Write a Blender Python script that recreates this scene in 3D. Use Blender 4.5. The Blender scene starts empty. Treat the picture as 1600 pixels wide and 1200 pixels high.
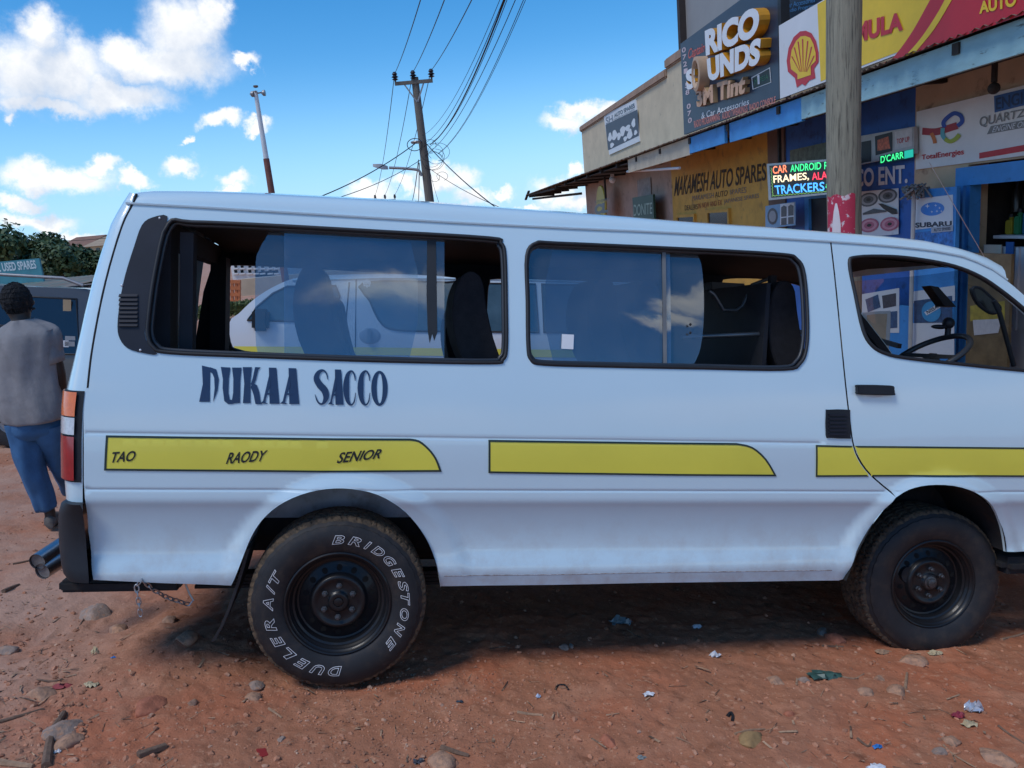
import bpy, bmesh, math, random
import numpy as np
from mathutils import Vector, Matrix
from mathutils.geometry import delaunay_2d_cdt
random.seed(7); RNG = np.random.default_rng(7)
scene = bpy.context.scene
C_ = scene.collection

# ------------------------------------------------------------------ camera calibration
# street frame: Z is true up, X right, Y ahead. van frame: the sloping ground the van stands on
# (x along the van, y across it, z square to the ground). Pixels are of the 1600x1200 photograph.
F, CX, CY = 1200.0, 800.0, 600.0
nrm = lambda v: np.array(v, float) / np.linalg.norm(v)
XV = nrm([7100, 185, F]); _h = nrm([0, 520 - CY, F])
ZV = nrm(np.cross(_h, XV)); ZV = -ZV if ZV[1] > 0 else ZV
YV = np.cross(ZV, XV)
RV = np.stack([XV, YV, ZV], 1)
_hb = lambda x: 352 - 0.09 * (x - 800)
ZB = nrm(np.cross(nrm([-CX, _hb(0) - CY, F]), nrm([CX, _hb(1600) - CY, F])))
ZB = -ZB if ZB[1] > 0 else ZB
YB = nrm(np.array([0, 0, 1.0]) - ZB * ZB[2]); XB = np.cross(YB, ZB)
RB = np.stack([XB, YB, ZB], 1)
CV = np.array([0.14198, -3.02165, 1.43205])          # eye in van frame
M3 = RB.T @ RV
CB = M3 @ CV                                          # eye in street frame
MV = Matrix(M3.tolist()).to_4x4()
rayV = lambda x, y: RV.T @ np.array([x - CX, y - CY, F])
rayB = lambda x, y: RB.T @ np.array([x - CX, y - CY, F])

cam_d = bpy.data.cameras.new("camera"); cam = bpy.data.objects.new("camera", cam_d); C_.objects.link(cam)
cam_d.sensor_width = 36; cam_d.lens = 36 * F / 1600; cam_d.clip_start = 0.05; cam_d.clip_end = 3000
mm = Matrix.Identity(4)
for i in range(3):
    mm[i][0] = RB[0][i]; mm[i][1] = -RB[1][i]; mm[i][2] = -RB[2][i]; mm[i][3] = CB[i]
cam.matrix_world = mm
scene.camera = cam
scene.view_settings.view_transform = 'Standard'; scene.view_settings.look = 'None'
scene.view_settings.exposure = EXPO = 0.50; scene.view_settings.gamma = 1
scene.render.resolution_x = 1024; scene.render.resolution_y = 768

# ------------------------------------------------------------------ sun and sky
SUN_EL, SUN_AZ = math.radians(60), math.radians(-128)      # azimuth from +Y (ahead) towards +X
sd = Vector((math.sin(SUN_AZ) * math.cos(SUN_EL), math.cos(SUN_AZ) * math.cos(SUN_EL), math.sin(SUN_EL)))
sun_d = bpy.data.lights.new("sun", 'SUN'); sun_d.energy = 1.3; sun_d.angle = math.radians(20); sun_d.color = (1, .965, .91)
sun = bpy.data.objects.new("sun", sun_d); C_.objects.link(sun)
sun.rotation_euler = (-sd).to_track_quat('-Z', 'Y').to_euler()

W = bpy.data.worlds.new("World"); scene.world = W; W.use_nodes = True
nt = W.node_tree; nt.nodes.clear(); L = nt.links
def N(tree, t, **kw):
    n = tree.nodes.new(t)
    for k, v in kw.items(): setattr(n, k, v)
    return n
def setin(n, **kw):
    for k, v in kw.items(): n.inputs[k.replace('_', ' ')].default_value = v
def px_dir(x, y):
    return Vector(nrm(rayB(x, y)).tolist())
# clouds of the photograph as (centre px, half sizes px); the rest of the sky gets scattered ones
CL = [(30,115,75,62),(105,115,75,48),(55,55,42,36),(292,45,62,62),(262,92,92,42),(382,93,28,13),(180,150,75,30),(85,168,65,18),
      (5,196,13,11),(200,85,50,35),(330,15,32,40),(20,165,40,25),
      (95,280,75,27),(150,256,30,17),(60,290,45,18),(205,275,25,12),(340,190,30,17),(298,215,10,9),(288,260,32,18),(398,196,24,11),(372,284,32,16),
      (368,300,28,8),(30,322,36,13),(48,352,56,16),(120,372,40,10),
      (575,302,42,16),(640,292,35,14),(700,283,46,28),(740,312,45,18),(690,262,20,13),(785,300,22,10),(860,290,42,22),(890,312,50,16),(820,322,50,9),
      (885,190,42,18),(905,172,30,18),(948,170,42,16),(905,276,20,12),
      (560,350,200,16),(760,345,160,14),(330,330,80,14),(1020,300,120,25)]
# group: density of the traced clouds for a direction
g = bpy.data.node_groups.new("cloud_density", 'ShaderNodeTree')
g.interface.new_socket("Dir", in_out='INPUT', socket_type='NodeSocketVector')
g.interface.new_socket("Density", in_out='OUTPUT', socket_type='NodeSocketFloat')
gi = N(g, 'NodeGroupInput'); go = N(g, 'NodeGroupOutput'); GL = g.links
def noise(tree, src, scale, detail, rough=.55):
    n = N(tree, 'ShaderNodeTexNoise'); setin(n, Scale=scale, Detail=detail, Roughness=rough); tree.links.new(src, n.inputs['Vector']); return n
n1 = noise(g, gi.outputs[0], 16, 9, .64)
sub = N(g, 'ShaderNodeVectorMath', operation='SUBTRACT'); GL.new(n1.outputs['Color'], sub.inputs[0]); sub.inputs[1].default_value = (.5, .5, .5)
scl = N(g, 'ShaderNodeVectorMath', operation='SCALE'); GL.new(sub.outputs[0], scl.inputs[0]); scl.inputs['Scale'].default_value = .085
add = N(g, 'ShaderNodeVectorMath', operation='ADD'); GL.new(gi.outputs[0], add.inputs[0]); GL.new(scl.outputs[0], add.inputs[1])
prev = None
# clouds behind the camera: the ones mirrored in the panes and an unseen low bank added as fill light
CB_ = [((.215, -.765, .61), .11, .050), ((.285, -.75, .60), .07, .04), ((.556, -.66, .506), .05, .035), ((.53, -.70, .475), .05, .018),
       ((0, -1, .14), .5, .10), ((.7, -.8, .16), .4, .09), ((-.7, -.8, .18), .45, .12), ((-.3, -.9, .30), .2, .06), ((.95, -.2, .2), .3, .1), ((-.95, -.1, .25), .3, .1)]
for it in [(px_dir(x, y), px_dir(x + 20, y) - px_dir(x, y), px_dir(x, y - 20) - px_dir(x, y), rx / F, ry / F) for (x, y, rx, ry) in CL] + [(Vector(c_).normalized(), Vector(c_).cross((0, 0, 1)), Vector((0, 0, 1)), rx, ry) for c_, rx, ry in CB_]:
    c, ex, upv, rx, ry = it; ex = (ex - c * ex.dot(c)).normalized(); ey = c.cross(ex)
    if upv.dot(ey) < 0: ey = -ey
    ez = ex.cross(ey)
    mp = N(g, 'ShaderNodeMapping', vector_type='TEXTURE')
    mp.inputs['Location'].default_value = c
    mp.inputs['Rotation'].default_value = Matrix((ex, ey, ez)).transposed().to_euler()
    mp.inputs['Scale'].default_value = (.93 * rx, .90 * ry, max(.1, rx))
    GL.new(add.outputs[0], mp.inputs['Vector'])
    ln = N(g, 'ShaderNodeVectorMath', operation='LENGTH'); GL.new(mp.outputs[0], ln.inputs[0])
    if prev is None: prev = ln.outputs['Value']
    else:
        m = N(g, 'ShaderNodeMath', operation='SMOOTH_MIN'); GL.new(prev, m.inputs[0]); GL.new(ln.outputs['Value'], m.inputs[1]); m.inputs[2].default_value = .12
        prev = m.outputs[0]
mr = N(g, 'ShaderNodeMapRange', interpolation_type='SMOOTHERSTEP'); GL.new(prev, mr.inputs[0])
setin(mr, From_Min=1.28, From_Max=.22, To_Min=0, To_Max=1)
# scattered fair weather clouds over the part of the sky behind the camera
n2 = noise(g, add.outputs[0], 2.3, 5, .55)
sx = N(g, 'ShaderNodeSeparateXYZ'); GL.new(gi.outputs[0], sx.inputs[0])
back = N(g, 'ShaderNodeMapRange'); GL.new(sx.outputs['Y'], back.inputs[0]); setin(back, From_Min=.15, From_Max=-.25, To_Min=0, To_Max=1)
th = N(g, 'ShaderNodeMapRange', interpolation_type='SMOOTHSTEP'); GL.new(n2.outputs['Fac'], th.inputs[0]); setin(th, From_Min=.68, From_Max=.76, To_Min=0, To_Max=1)
mu = N(g, 'ShaderNodeMath', operation='MULTIPLY'); GL.new(th.outputs[0], mu.inputs[0]); GL.new(back.outputs[0], mu.inputs[1])
mx = N(g, 'ShaderNodeMath', operation='MAXIMUM'); GL.new(mr.outputs[0], mx.inputs[0]); GL.new(mu.outputs[0], mx.inputs[1])
GL.new(mx.outputs[0], go.inputs[0])

tc = N(nt, 'ShaderNodeTexCoord')
sky = N(nt, 'ShaderNodeTexSky', sky_type='NISHITA'); sky.sun_disc = False
sky.sun_elevation = SUN_EL; sky.sun_rotation = SUN_AZ; sky.altitude = 1500; sky.air_density = 1.0; sky.dust_density = .6; sky.ozone_density = 2.2
hs = N(nt, 'ShaderNodeHueSaturation'); setin(hs, Hue=.497, Saturation=1.40, Value=1.30); L.new(sky.outputs[0], hs.inputs['Color'])
d1 = N(nt, 'ShaderNodeGroup'); d1.node_tree = g; L.new(tc.outputs['Generated'], d1.inputs[0])
up = N(nt, 'ShaderNodeVectorMath', operation='ADD'); L.new(tc.outputs['Generated'], up.inputs[0]); up.inputs[1].default_value = (-.004, 0, .03)
d2 = N(nt, 'ShaderNodeGroup'); d2.node_tree = g; L.new(up.outputs[0], d2.inputs[0])
pf = noise(nt, tc.outputs['Generated'], 22, 6, .6)
sh1 = N(nt, 'ShaderNodeMath', operation='MULTIPLY_ADD'); L.new(pf.outputs['Fac'], sh1.inputs[0]); sh1.inputs[1].default_value = 1.5
sh0 = N(nt, 'ShaderNodeMath', operation='MULTIPLY_ADD'); L.new(d2.outputs[0], sh0.inputs[0]); sh0.inputs[1].default_value = .55; sh0.inputs[2].default_value = -.72; L.new(sh0.outputs[0], sh1.inputs[2])
ccr = N(nt, 'ShaderNodeValToRGB'); L.new(sh1.outputs[0], ccr.inputs[0])
cr = ccr.color_ramp; cr.elements[0].position = .02; cr.elements[0].color = (1, 1, 1, 1); cr.elements[1].position = .85; cr.elements[1].color = (.58, .66, .79, 1)
csc = N(nt, 'ShaderNodeVectorMath', operation='SCALE'); L.new(ccr.outputs[0], csc.inputs[0]); csc.inputs['Scale'].default_value = 8.3
# clear pale blue air towards the horizon
szn = N(nt, 'ShaderNodeSeparateXYZ'); L.new(tc.outputs['Generated'], szn.inputs[0])
hmr = N(nt, 'ShaderNodeMapRange', interpolation_type='SMOOTHSTEP'); L.new(szn.outputs['Z'], hmr.inputs[0]); setin(hmr, From_Min=.22, From_Max=-.02, To_Min=0, To_Max=.85)
hzn = N(nt, 'ShaderNodeMix', data_type='RGBA'); L.new(hmr.outputs[0], hzn.inputs['Factor']); L.new(hs.outputs[0], hzn.inputs['A']); hzn.inputs['B'].default_value = (2.7, 5.4, 8.6, 1)
mixc = N(nt, 'ShaderNodeMix', data_type='RGBA'); L.new(d1.outputs[0], mixc.inputs['Factor']); L.new(hzn.outputs['Result'], mixc.inputs['A']); L.new(csc.outputs[0], mixc.inputs['B'])
bg = N(nt, 'ShaderNodeBackground'); L.new(mixc.outputs['Result'], bg.inputs[0]); bg.inputs['Strength'].default_value = .094
wo = N(nt, 'ShaderNodeOutputWorld'); L.new(bg.outputs[0], wo.inputs[0])

# ------------------------------------------------------------------ materials
MATS = {}
def pm(name, col, rough=.6, metal=0, var=.12, scale=6, bump=0, bscale=60, coat=0, spec=.5, col2=None, lo=.4, hi=.6, emit=None, stretch=None, alpha=None):
    """procedural principled material: colour with noise variation, a second colour in patches, bump"""
    if name in MATS: return MATS[name]
    m = bpy.data.materials.new(name); m.use_nodes = True; t = m.node_tree; b = t.nodes['Principled BSDF']; K = t.links
    tcn = N(t, 'ShaderNodeTexCoord'); src = tcn.outputs['Object']
    if stretch:
        mp = N(t, 'ShaderNodeMapping'); mp.inputs['Scale'].default_value = stretch; K.new(src, mp.inputs[0]); src = mp.outputs[0]
    nz = noise(t, src, scale, 6, .6)
    r = N(t, 'ShaderNodeValToRGB'); K.new(nz.outputs['Fac'], r.inputs[0])
    a = [max(0, c * (1 - var)) for c in col]; z = [min(1, c * (1 + var)) for c in col]
    r.color_ramp.elements[0].position = .3; r.color_ramp.elements[0].color = (*a, 1)
    r.color_ramp.elements[1].position = .7; r.color_ramp.elements[1].color = (*z, 1)
    out = r.outputs[0]
    if col2:
        n2 = noise(t, src, scale * 1.7, 8, .65)
        mrn = N(t, 'ShaderNodeMapRange'); K.new(n2.outputs['Fac'], mrn.inputs[0]); setin(mrn, From_Min=lo, From_Max=hi)
        mx = N(t, 'ShaderNodeMix', data_type='RGBA'); K.new(mrn.outputs[0], mx.inputs['Factor']); K.new(out, mx.inputs['A']); mx.inputs['B'].default_value = (*col2, 1)
        out = mx.outputs['Result']
    K.new(out, b.inputs['Base Color'])
    b.inputs['Roughness'].default_value = rough; b.inputs['Metallic'].default_value = metal
    b.inputs['Specular IOR Level'].default_value = spec; b.inputs['Coat Weight'].default_value = coat; b.inputs['Coat Roughness'].default_value = .06
    if emit: b.inputs['Emission Color'].default_value = (*col, 1); b.inputs['Emission Strength'].default_value = emit
    if bump:
        n3 = noise(t, src, bscale, 6, .6); bp = N(t, 'ShaderNodeBump'); bp.inputs['Strength'].default_value = bump; bp.inputs['Distance'].default_value = .01
        K.new(n3.outputs['Fac'], bp.inputs['Height']); K.new(bp.outputs[0], b.inputs['Normal'])
    MATS[name] = m; return m
def glass(name, tint, refl=.10, rough=.0, dust=0):
    m = bpy.data.materials.new(name); m.use_nodes = True; t = m.node_tree; t.nodes.clear(); K = t.links
    o = N(t, 'ShaderNodeOutputMaterial'); mxs = N(t, 'ShaderNodeMixShader'); tr = N(t, 'ShaderNodeBsdfTransparent'); gl = N(t, 'ShaderNodeBsdfGlossy')
    tr.inputs[0].default_value = (*tint, 1); gl.inputs['Roughness'].default_value = rough; gl.inputs[0].default_value = (.9, .95, 1, 1)
    fr = N(t, 'ShaderNodeFresnel'); geo = N(t, 'ShaderNodeNewGeometry'); ir = N(t, 'ShaderNodeMapRange'); K.new(geo.outputs['Backfacing'], ir.inputs[0]); setin(ir, To_Min=1.5, To_Max=1 / 1.5); K.new(ir.outputs[0], fr.inputs[0])
    ad = N(t, 'ShaderNodeMath', operation='ADD'); K.new(fr.outputs[0], ad.inputs[0]); ad.inputs[1].default_value = refl; ad.use_clamp = True
    K.new(ad.outputs[0], mxs.inputs[0]); K.new(tr.outputs[0], mxs.inputs[1]); K.new(gl.outputs[0], mxs.inputs[2])
    if dust:
        df = N(t, 'ShaderNodeBsdfDiffuse'); df.inputs[0].default_value = (.46, .50, .54, 1); m2 = N(t, 'ShaderNodeMixShader')  # pale diffuse colour mixed in for the pane's reflected haze
        tcn = N(t, 'ShaderNodeTexCoord'); nz = noise(t, tcn.outputs['Object'], 4, 8, .7); q = N(t, 'ShaderNodeMapRange'); K.new(nz.outputs['Fac'], q.inputs[0]); setin(q, From_Min=.3, From_Max=.75, To_Min=dust * .55, To_Max=dust * 1.5); K.new(q.outputs[0], m2.inputs[0])
        K.new(mxs.outputs[0], m2.inputs[1]); K.new(df.outputs[0], m2.inputs[2]); K.new(m2.outputs[0], o.inputs[0])
    else: K.new(mxs.outputs[0], o.inputs[0])
    return m

# ------------------------------------------------------------------ mesh builder
def frames_of(pts, closed=False):
    P = [Vector(p) for p in pts]; n = len(P); T = []
    for i in range(n):
        a = P[i - 1] if (i or closed) else P[0]; b = P[(i + 1) % n] if (i < n - 1 or closed) else P[-1]
        d = b - a; T.append(d.normalized() if d.length > 1e-9 else Vector((0, 0, 1)))
    ref = Vector((0, 0, 1)) if abs(T[0].z) < .9 else Vector((1, 0, 0))
    u = T[0].cross(ref).normalized(); out = []
    for t in T:
        u = (u - t * u.dot(t)); u = u.normalized() if u.length > 1e-6 else t.orthogonal().normalized()
        out.append((u, t.cross(u)))
    return P, T, out
def catmull(pts, n=6, closed=False):
    P = [np.array(p, float) for p in pts]; k = len(P); out = []
    for i in range(k if closed else k - 1):
        if closed: a, b, c, d = P[i - 1], P[i], P[(i + 1) % k], P[(i + 2) % k]
        else: a, b, c, d = P[max(i - 1, 0)], P[i], P[i + 1], P[min(i + 2, k - 1)]
        for j in range(n):
            t = j / n
            out.append(.5 * ((2 * b) + (c - a) * t + (2 * a - 5 * b + 4 * c - d) * t * t + (3 * b - a - 3 * c + d) * t ** 3))
    if not closed: out.append(P[-1])
    return [tuple(p) for p in out]
def inside(P, polys):
    P = np.asarray(P, float); r = np.zeros(len(P), bool)
    for q in polys:
        q = np.asarray(q, float); x, y = P[:, 0], P[:, 1]
        for i in range(len(q)):
            x1, y1 = q[i]; x2, y2 = q[i - 1]
            if y1 == y2: continue
            r ^= ((y1 > y) != (y2 > y)) & (x < (x2 - x1) * (y - y1) / (y2 - y1) + x1)
    return r
def resample(poly, step):
    out = []
    for i in range(len(poly)):
        a = np.array(poly[i], float); b = np.array(poly[(i + 1) % len(poly)], float)
        k = max(1, int(np.linalg.norm(b - a) / step))
        out += [tuple(a + (b - a) * j / k) for j in range(k)]
    return out
def fill2(polys, gx=None, gz=None, step=None):
    """triangulate outline(s) with holes (even-odd), optional interior grid lines"""
    polys = [[tuple(p) for p in q] for q in polys]
    if step: polys = [resample(q, step) for q in polys]
    V = []; E = []
    for q in polys:
        s = len(V); V += q; E += [(s + i, s + (i + 1) % len(q)) for i in range(len(q))]
    if gx is not None:
        G = np.array([(a, b) for a in gx for b in gz]); G = G[inside(G, polys)]
        B = np.array(V)
        if len(G):
            keep = np.array([np.min(np.sum((B - p) ** 2, 1)) > .008 ** 2 for p in G]); G = G[keep]
        V = V + [tuple(p) for p in G]
    r = delaunay_2d_cdt([Vector(p) for p in V], E, [], 0, 1e-7)
    vo = [tuple(v) for v in r[0]]; tri = [tuple(f) for f in r[2]]
    c = [(sum(vo[i][0] for i in f) / 3, sum(vo[i][1] for i in f) / 3) for f in tri]
    ok = inside(c, polys); tri = [f for f, k in zip(tri, ok) if k]
    tri = [f if ((vo[f[1]][0]-vo[f[0]][0])*(vo[f[2]][1]-vo[f[0]][1])-(vo[f[1]][1]-vo[f[0]][1])*(vo[f[2]][0]-vo[f[0]][0])) > 0 else f[::-1] for f in tri]
    return vo, tri
_TXT = {}
def text_tris(s, bold=0, shear=0, spacing=1, lines=1):
    """letters of Blender's own font as 2-D triangles scaled to the unit square"""
    key = (s, bold, shear, spacing)
    if key in _TXT: return _TXT[key]
    cu = bpy.data.curves.new("t", 'FONT'); cu.body = s; cu.offset = bold; cu.shear = shear; cu.space_character = spacing; cu.resolution_u = 5; cu.align_x = 'CENTER'
    ob = bpy.data.objects.new("t", cu); C_.objects.link(ob); bpy.context.view_layer.update()
    me = ob.to_mesh(); V = np.array([v.co[:2] for v in me.vertices]); Fc = [tuple(p.vertices) for p in me.polygons]
    from collections import Counter
    ec = Counter(tuple(sorted(e)) for f in Fc for e in zip(f, f[1:] + f[:1])); E = [e for e, k in ec.items() if k == 1]
    ob.to_mesh_clear(); bpy.data.objects.remove(ob); bpy.data.curves.remove(cu)
    lo, hi = V.min(0), V.max(0); asp = (hi[0] - lo[0]) / (hi[1] - lo[1]); V = (V - lo) / (hi - lo)
    _TXT[key] = (V, Fc, E, asp); return _TXT[key]
class MB:
    def __init__(s): s.v = []; s.f = []
    def add(s, v, f):
        o = len(s.v); s.v += [tuple(map(float, p)) for p in v]; s.f += [tuple(i + o for i in q) for q in f]; return s
    def box(s, x0, y0, z0, x1, y1, z1):
        return s.add([(x0,y0,z0),(x1,y0,z0),(x1,y1,z0),(x0,y1,z0),(x0,y0,z1),(x1,y0,z1),(x1,y1,z1),(x0,y1,z1)],
                     [(0,3,2,1),(4,5,6,7),(0,1,5,4),(1,2,6,5),(2,3,7,6),(3,0,4,7)])
    def obox(s, c, size, R=None):
        R = R or Matrix.Identity(3); c = Vector(c); h = [k / 2 for k in size]; b = MB().box(-h[0], -h[1], -h[2], *h)
        return s.add([c + R @ Vector(p) for p in b.v], b.f)
    def bar(s, a, b, w, h=None):
        a, b = Vector(a), Vector(b); d = (b - a); z = d.normalized(); x = z.cross(Vector((0, 0, 1)))
        x = x.normalized() if x.length > 1e-4 else Vector((1, 0, 0)); y = z.cross(x)
        return s.obox((a + b) / 2, (w, h or w, d.length), Matrix((x, y, z)).transposed())
    def tube(s, pts, r, n=8, closed=False, cap=True, flat=1.0):
        P, T, fr = frames_of(pts, closed); k = len(P); rr = r if hasattr(r, '__len__') else [r] * k; V = []; Fc = []
        for p, (u, w), q in zip(P, fr, rr):
            for j in range(n):
                a = 2 * math.pi * j / n; V.append(p + u * (q * math.cos(a)) + w * (q * flat * math.sin(a)))
        for i in range(k if closed else k - 1):
            i2 = (i + 1) % k
            for j in range(n): Fc.append((i * n + j, i * n + (j + 1) % n, i2 * n + (j + 1) % n, i2 * n + j))
        if cap and not closed: Fc += [tuple(range(n))[::-1], tuple(range((k - 1) * n, k * n))]
        return s.add(V, Fc)
    def lathe(s, prof, c=(0, 0, 0), axis='Y', n=48, cap=False):
        V = []; Fc = []; k = len(prof)
        for j in range(n):
            a = 2 * math.pi * j / n; ca, sa = math.cos(a), math.sin(a)
            for r, h in prof: V.append((c[0] + r * ca, c[1] + h, c[2] + r * sa) if axis == 'Y' else (c[0] + r * ca, c[1] + r * sa, c[2] + h) if axis == 'Z' else (c[0] + h, c[1] + r * ca, c[2] + r * sa))
        for j in range(n):
            j2 = (j + 1) % n
            for i in range(k - 1): Fc.append((j * k + i, j * k + i + 1, j2 * k + i + 1, j2 * k + i))
        if cap: Fc += [tuple(j * k for j in range(n)), tuple(j * k + k - 1 for j in range(n))[::-1]]
        return s.add(V, Fc)
    def flat(s, polys, fn, **kw):
        v, t = fill2(polys, **kw); return s.add([fn(*p) for p in v], t)
    def prism(s, poly, fn0, fn1):
        """solid between two maps of the same outline"""
        v, t = fill2([poly]); n = len(v)
        s.add([fn0(*p) for p in v] + [fn1(*p) for p in v], [q[::1] for q in t] + [tuple(i + n for i in q[::-1]) for q in t])
        m = len(poly); return s.add([fn0(*p) for p in poly] + [fn1(*p) for p in poly], [(i, i + m, (i + 1) % m + m, (i + 1) % m) for i in range(m)])
    def loft(s, secs, closed=False, capends=False):
        n = len(secs[0]); V = [p for q in secs for p in q]; Fc = []
        for i in range(len(secs) - 1):
            for j in range(n if closed else n - 1): Fc.append((i * n + j, i * n + (j + 1) % n, (i + 1) * n + (j + 1) % n, (i + 1) * n + j))
        if capends: Fc += [tuple(range(n))[::-1], tuple(range((len(secs) - 1) * n, len(secs) * n))]
        return s.add(V, Fc)
    def sphere(s, c, r, n=12, m=8, jit=0, seed=0):
        rx, ry, rz = r if hasattr(r, '__len__') else (r,) * 3; rg = random.Random(seed); V = []; Fc = []
        for i in range(m + 1):
            th = math.pi * i / m
            for j in range(n):
                a = 2 * math.pi * j / n; k = 1 + (rg.uniform(-jit, jit) if 0 < i < m else 0)
                V.append((c[0] + rx * k * math.sin(th) * math.cos(a), c[1] + ry * k * math.sin(th) * math.sin(a), c[2] + rz * k * math.cos(th)))
        for i in range(m):
            for j in range(n): Fc.append((i * n + j, (i + 1) * n + j, (i + 1) * n + (j + 1) % n, i * n + (j + 1) % n))
        return s.add(V, Fc)
    def mesh(s, name, base=(0, 0, 0), bevel=0, smooth=None, weld=True, normals=None, recalc=True):
        me = bpy.data.meshes.new(name); b = Vector(base)
        me.from_pydata([tuple(Vector(p) - b) for p in s.v], [], s.f); me.validate()
        if normals is None:
            bm = bmesh.new(); bm.from_mesh(me)
            if weld: bmesh.ops.remove_doubles(bm, verts=bm.verts, dist=1e-5)
            if recalc: bmesh.ops.recalc_face_normals(bm, faces=bm.faces)
            if bevel:
                ed = [e for e in bm.edges if len(e.link_faces) == 2 and e.calc_face_angle(0) > .6]
                bmesh.ops.bevel(bm, geom=ed, offset=bevel, segments=2, affect='EDGES', clamp_overlap=True)
            bm.to_mesh(me); bm.free()
        if smooth:
            me.shade_smooth()
            if smooth < 179: me.set_sharp_from_angle(angle=math.radians(smooth))
        if normals is not None:
            me.shade_smooth(); me.normals_split_custom_set_from_vertices([tuple(x) for x in normals])
        return me
class T:
    """a thing: root (Empty at its base, or its one mesh) with parts and sub-parts, built in a frame"""
    def __init__(s, name, label=None, cat=None, group=None, frame=None, kind=None, base=None):
        s.name, s.label, s.cat, s.group, s.frame, s.kind, s.base = name, label, cat, group, frame or Matrix.Identity(4), kind, base; s.parts = []
    def part(s, name, mb, mat, parent=None, label=None, kind=None, **kw):
        s.parts.append((name, mb, mat, parent, label, kind, kw)); return len(s.parts) - 1
    def done(s, single=False):
        allv = np.array([p for q in s.parts if q[1] for p in q[1].v]); lo, hi = allv.min(0), allv.max(0)
        base = Vector(s.base) if s.base is not None else Vector(((lo[0] + hi[0]) / 2, (lo[1] + hi[1]) / 2, lo[2])); objs = []
        root = None
        if not single:
            root = bpy.data.objects.new(s.name, None); root.empty_display_size = .2; C_.objects.link(root); root.matrix_world = s.frame @ Matrix.Translation(base)
        for i, (name, mb, mat, parent, label, kind, kw) in enumerate(s.parts):
            o = bpy.data.objects.new(s.name if single and i == 0 else name, mb.mesh(name, base, **kw)); C_.objects.link(o); o.data.materials.append(mat)
            if single and i == 0: root = o; o.matrix_world = s.frame @ Matrix.Translation(base)
            else: o.parent = objs[parent] if parent is not None else root
            if label: o['label'] = label
            if kind: o['kind'] = kind
            objs.append(o)
        if s.label: root['label'] = s.label
        if s.cat: root['category'] = s.cat
        if s.group: root['group'] = s.group
        if s.kind: root['kind'] = s.kind
        s.objs = objs; s.root = root; return root
def one(name, mb, mat, label=None, cat=None, group=None, frame=None, kind=None, **kw):
    t = T(name, label, cat, group, frame, kind); t.part(name, mb, mat, **kw); return t.done(single=True)
def dup(root, loc=None, label=None):
    r = root.copy(); C_.objects.link(r)
    if loc is not None: r.location = loc
    if label: r['label'] = label
    for ch in root.children:
        c = ch.copy(); C_.objects.link(c); c.parent = r
        for g_ in ch.children:
            d = g_.copy(); C_.objects.link(d); d.parent = c
    return r
def vY(px, py, y):
    r = rayV(px, py); return CV + r * ((y - CV[1]) / r[1])
def vZ(px, py, z=0):
    r = rayV(px, py); return CV + r * ((z - CV[2]) / r[2])
def bP(px, py, depth):
    """point of the street frame at a distance ahead of the eye"""
    r = rayB(px, py); return CB + r * (depth / r[1])
def smoothstep(a, b, x):
    t = np.clip((x - a) / (b - a), 0, 1); return t * t * (3 - 2 * t)
# ================================================================== THE VAN (built in van frame)
_kz = np.array([.30, .40, .45, .55, .66, .725, .75, .79, .84, .95, 1.02, 1.10, 1.2, 1.3, 1.42, 1.6, 1.8, 1.9, 2.0])
_ky = np.array([.070, .036, .022, .043, .034, .014, .002, .000, .000, .000, .003, .009, .020, .036, .060, .105, .158, .188, .220])
def _pch(z):
    # smooth monotone-ish interpolation with Catmull-Rom tangents
    z = np.asarray(z, float); i = np.clip(np.searchsorted(_kz, z) - 1, 0, len(_kz) - 2)
    m = np.gradient(_ky, _kz); h = _kz[i + 1] - _kz[i]; t = (z - _kz[i]) / h
    return (_ky[i] * (2*t**3 - 3*t**2 + 1) + m[i] * h * (t**3 - 2*t**2 + t) + _ky[i+1] * (-2*t**3 + 3*t**2) + m[i+1] * h * (t**3 - t**2))
ARCH = [(0.03, .37, .51, .505), (2.62, .38, .49, .52)]     # flare ellipses around the wheels
def S(x, z):
    """distance of the near side skin from the van's flat side plane"""
    x = np.asarray(x, float); z = np.asarray(z, float); y = _pch(z)
    y = y + .004 * np.exp(-((z - .796) / .0045) ** 2) + .0035 * np.exp(-((z - 1.006) / .006) ** 2) * (x < 2.02)
    y = y + .003 * np.clip((z - 1.0) / .02, 0, 1) * 0
    for (cx, cz, a, b) in ARCH:
        d = np.sqrt(((x - cx) / a) ** 2 + ((z - cz) / b) ** 2)
        y = y - (.021 * smoothstep(1.0, .86, d)) * smoothstep(.35, .6, z)
    y = y + .0015 * np.sin(3.1 * x + 1.0) * np.sin(4.3 * z) + .0008 * np.sin(9 * x + 5 * z)
    return y
def Sn(x, z):
    e = 2e-3; dx = (S(x + e, z) - S(x - e, z)) / (2 * e); dz = (S(x, z + e) - S(x, z - e)) / (2 * e)
    n = np.stack([dx, -np.ones_like(dx), dz], -1); return n / np.linalg.norm(n, axis=-1, keepdims=True)
def sp(px, py):
    y = 0.0
    for _ in range(12):
        p = vY(px, py, y); y = float(S(p[0], p[2]))
    return (p[0], p[2])
spl = lambda pts: [sp(*p) for p in pts]
def sidept(off):
    return lambda x, z: (x, float(S(x, z)) + off, z)
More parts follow.
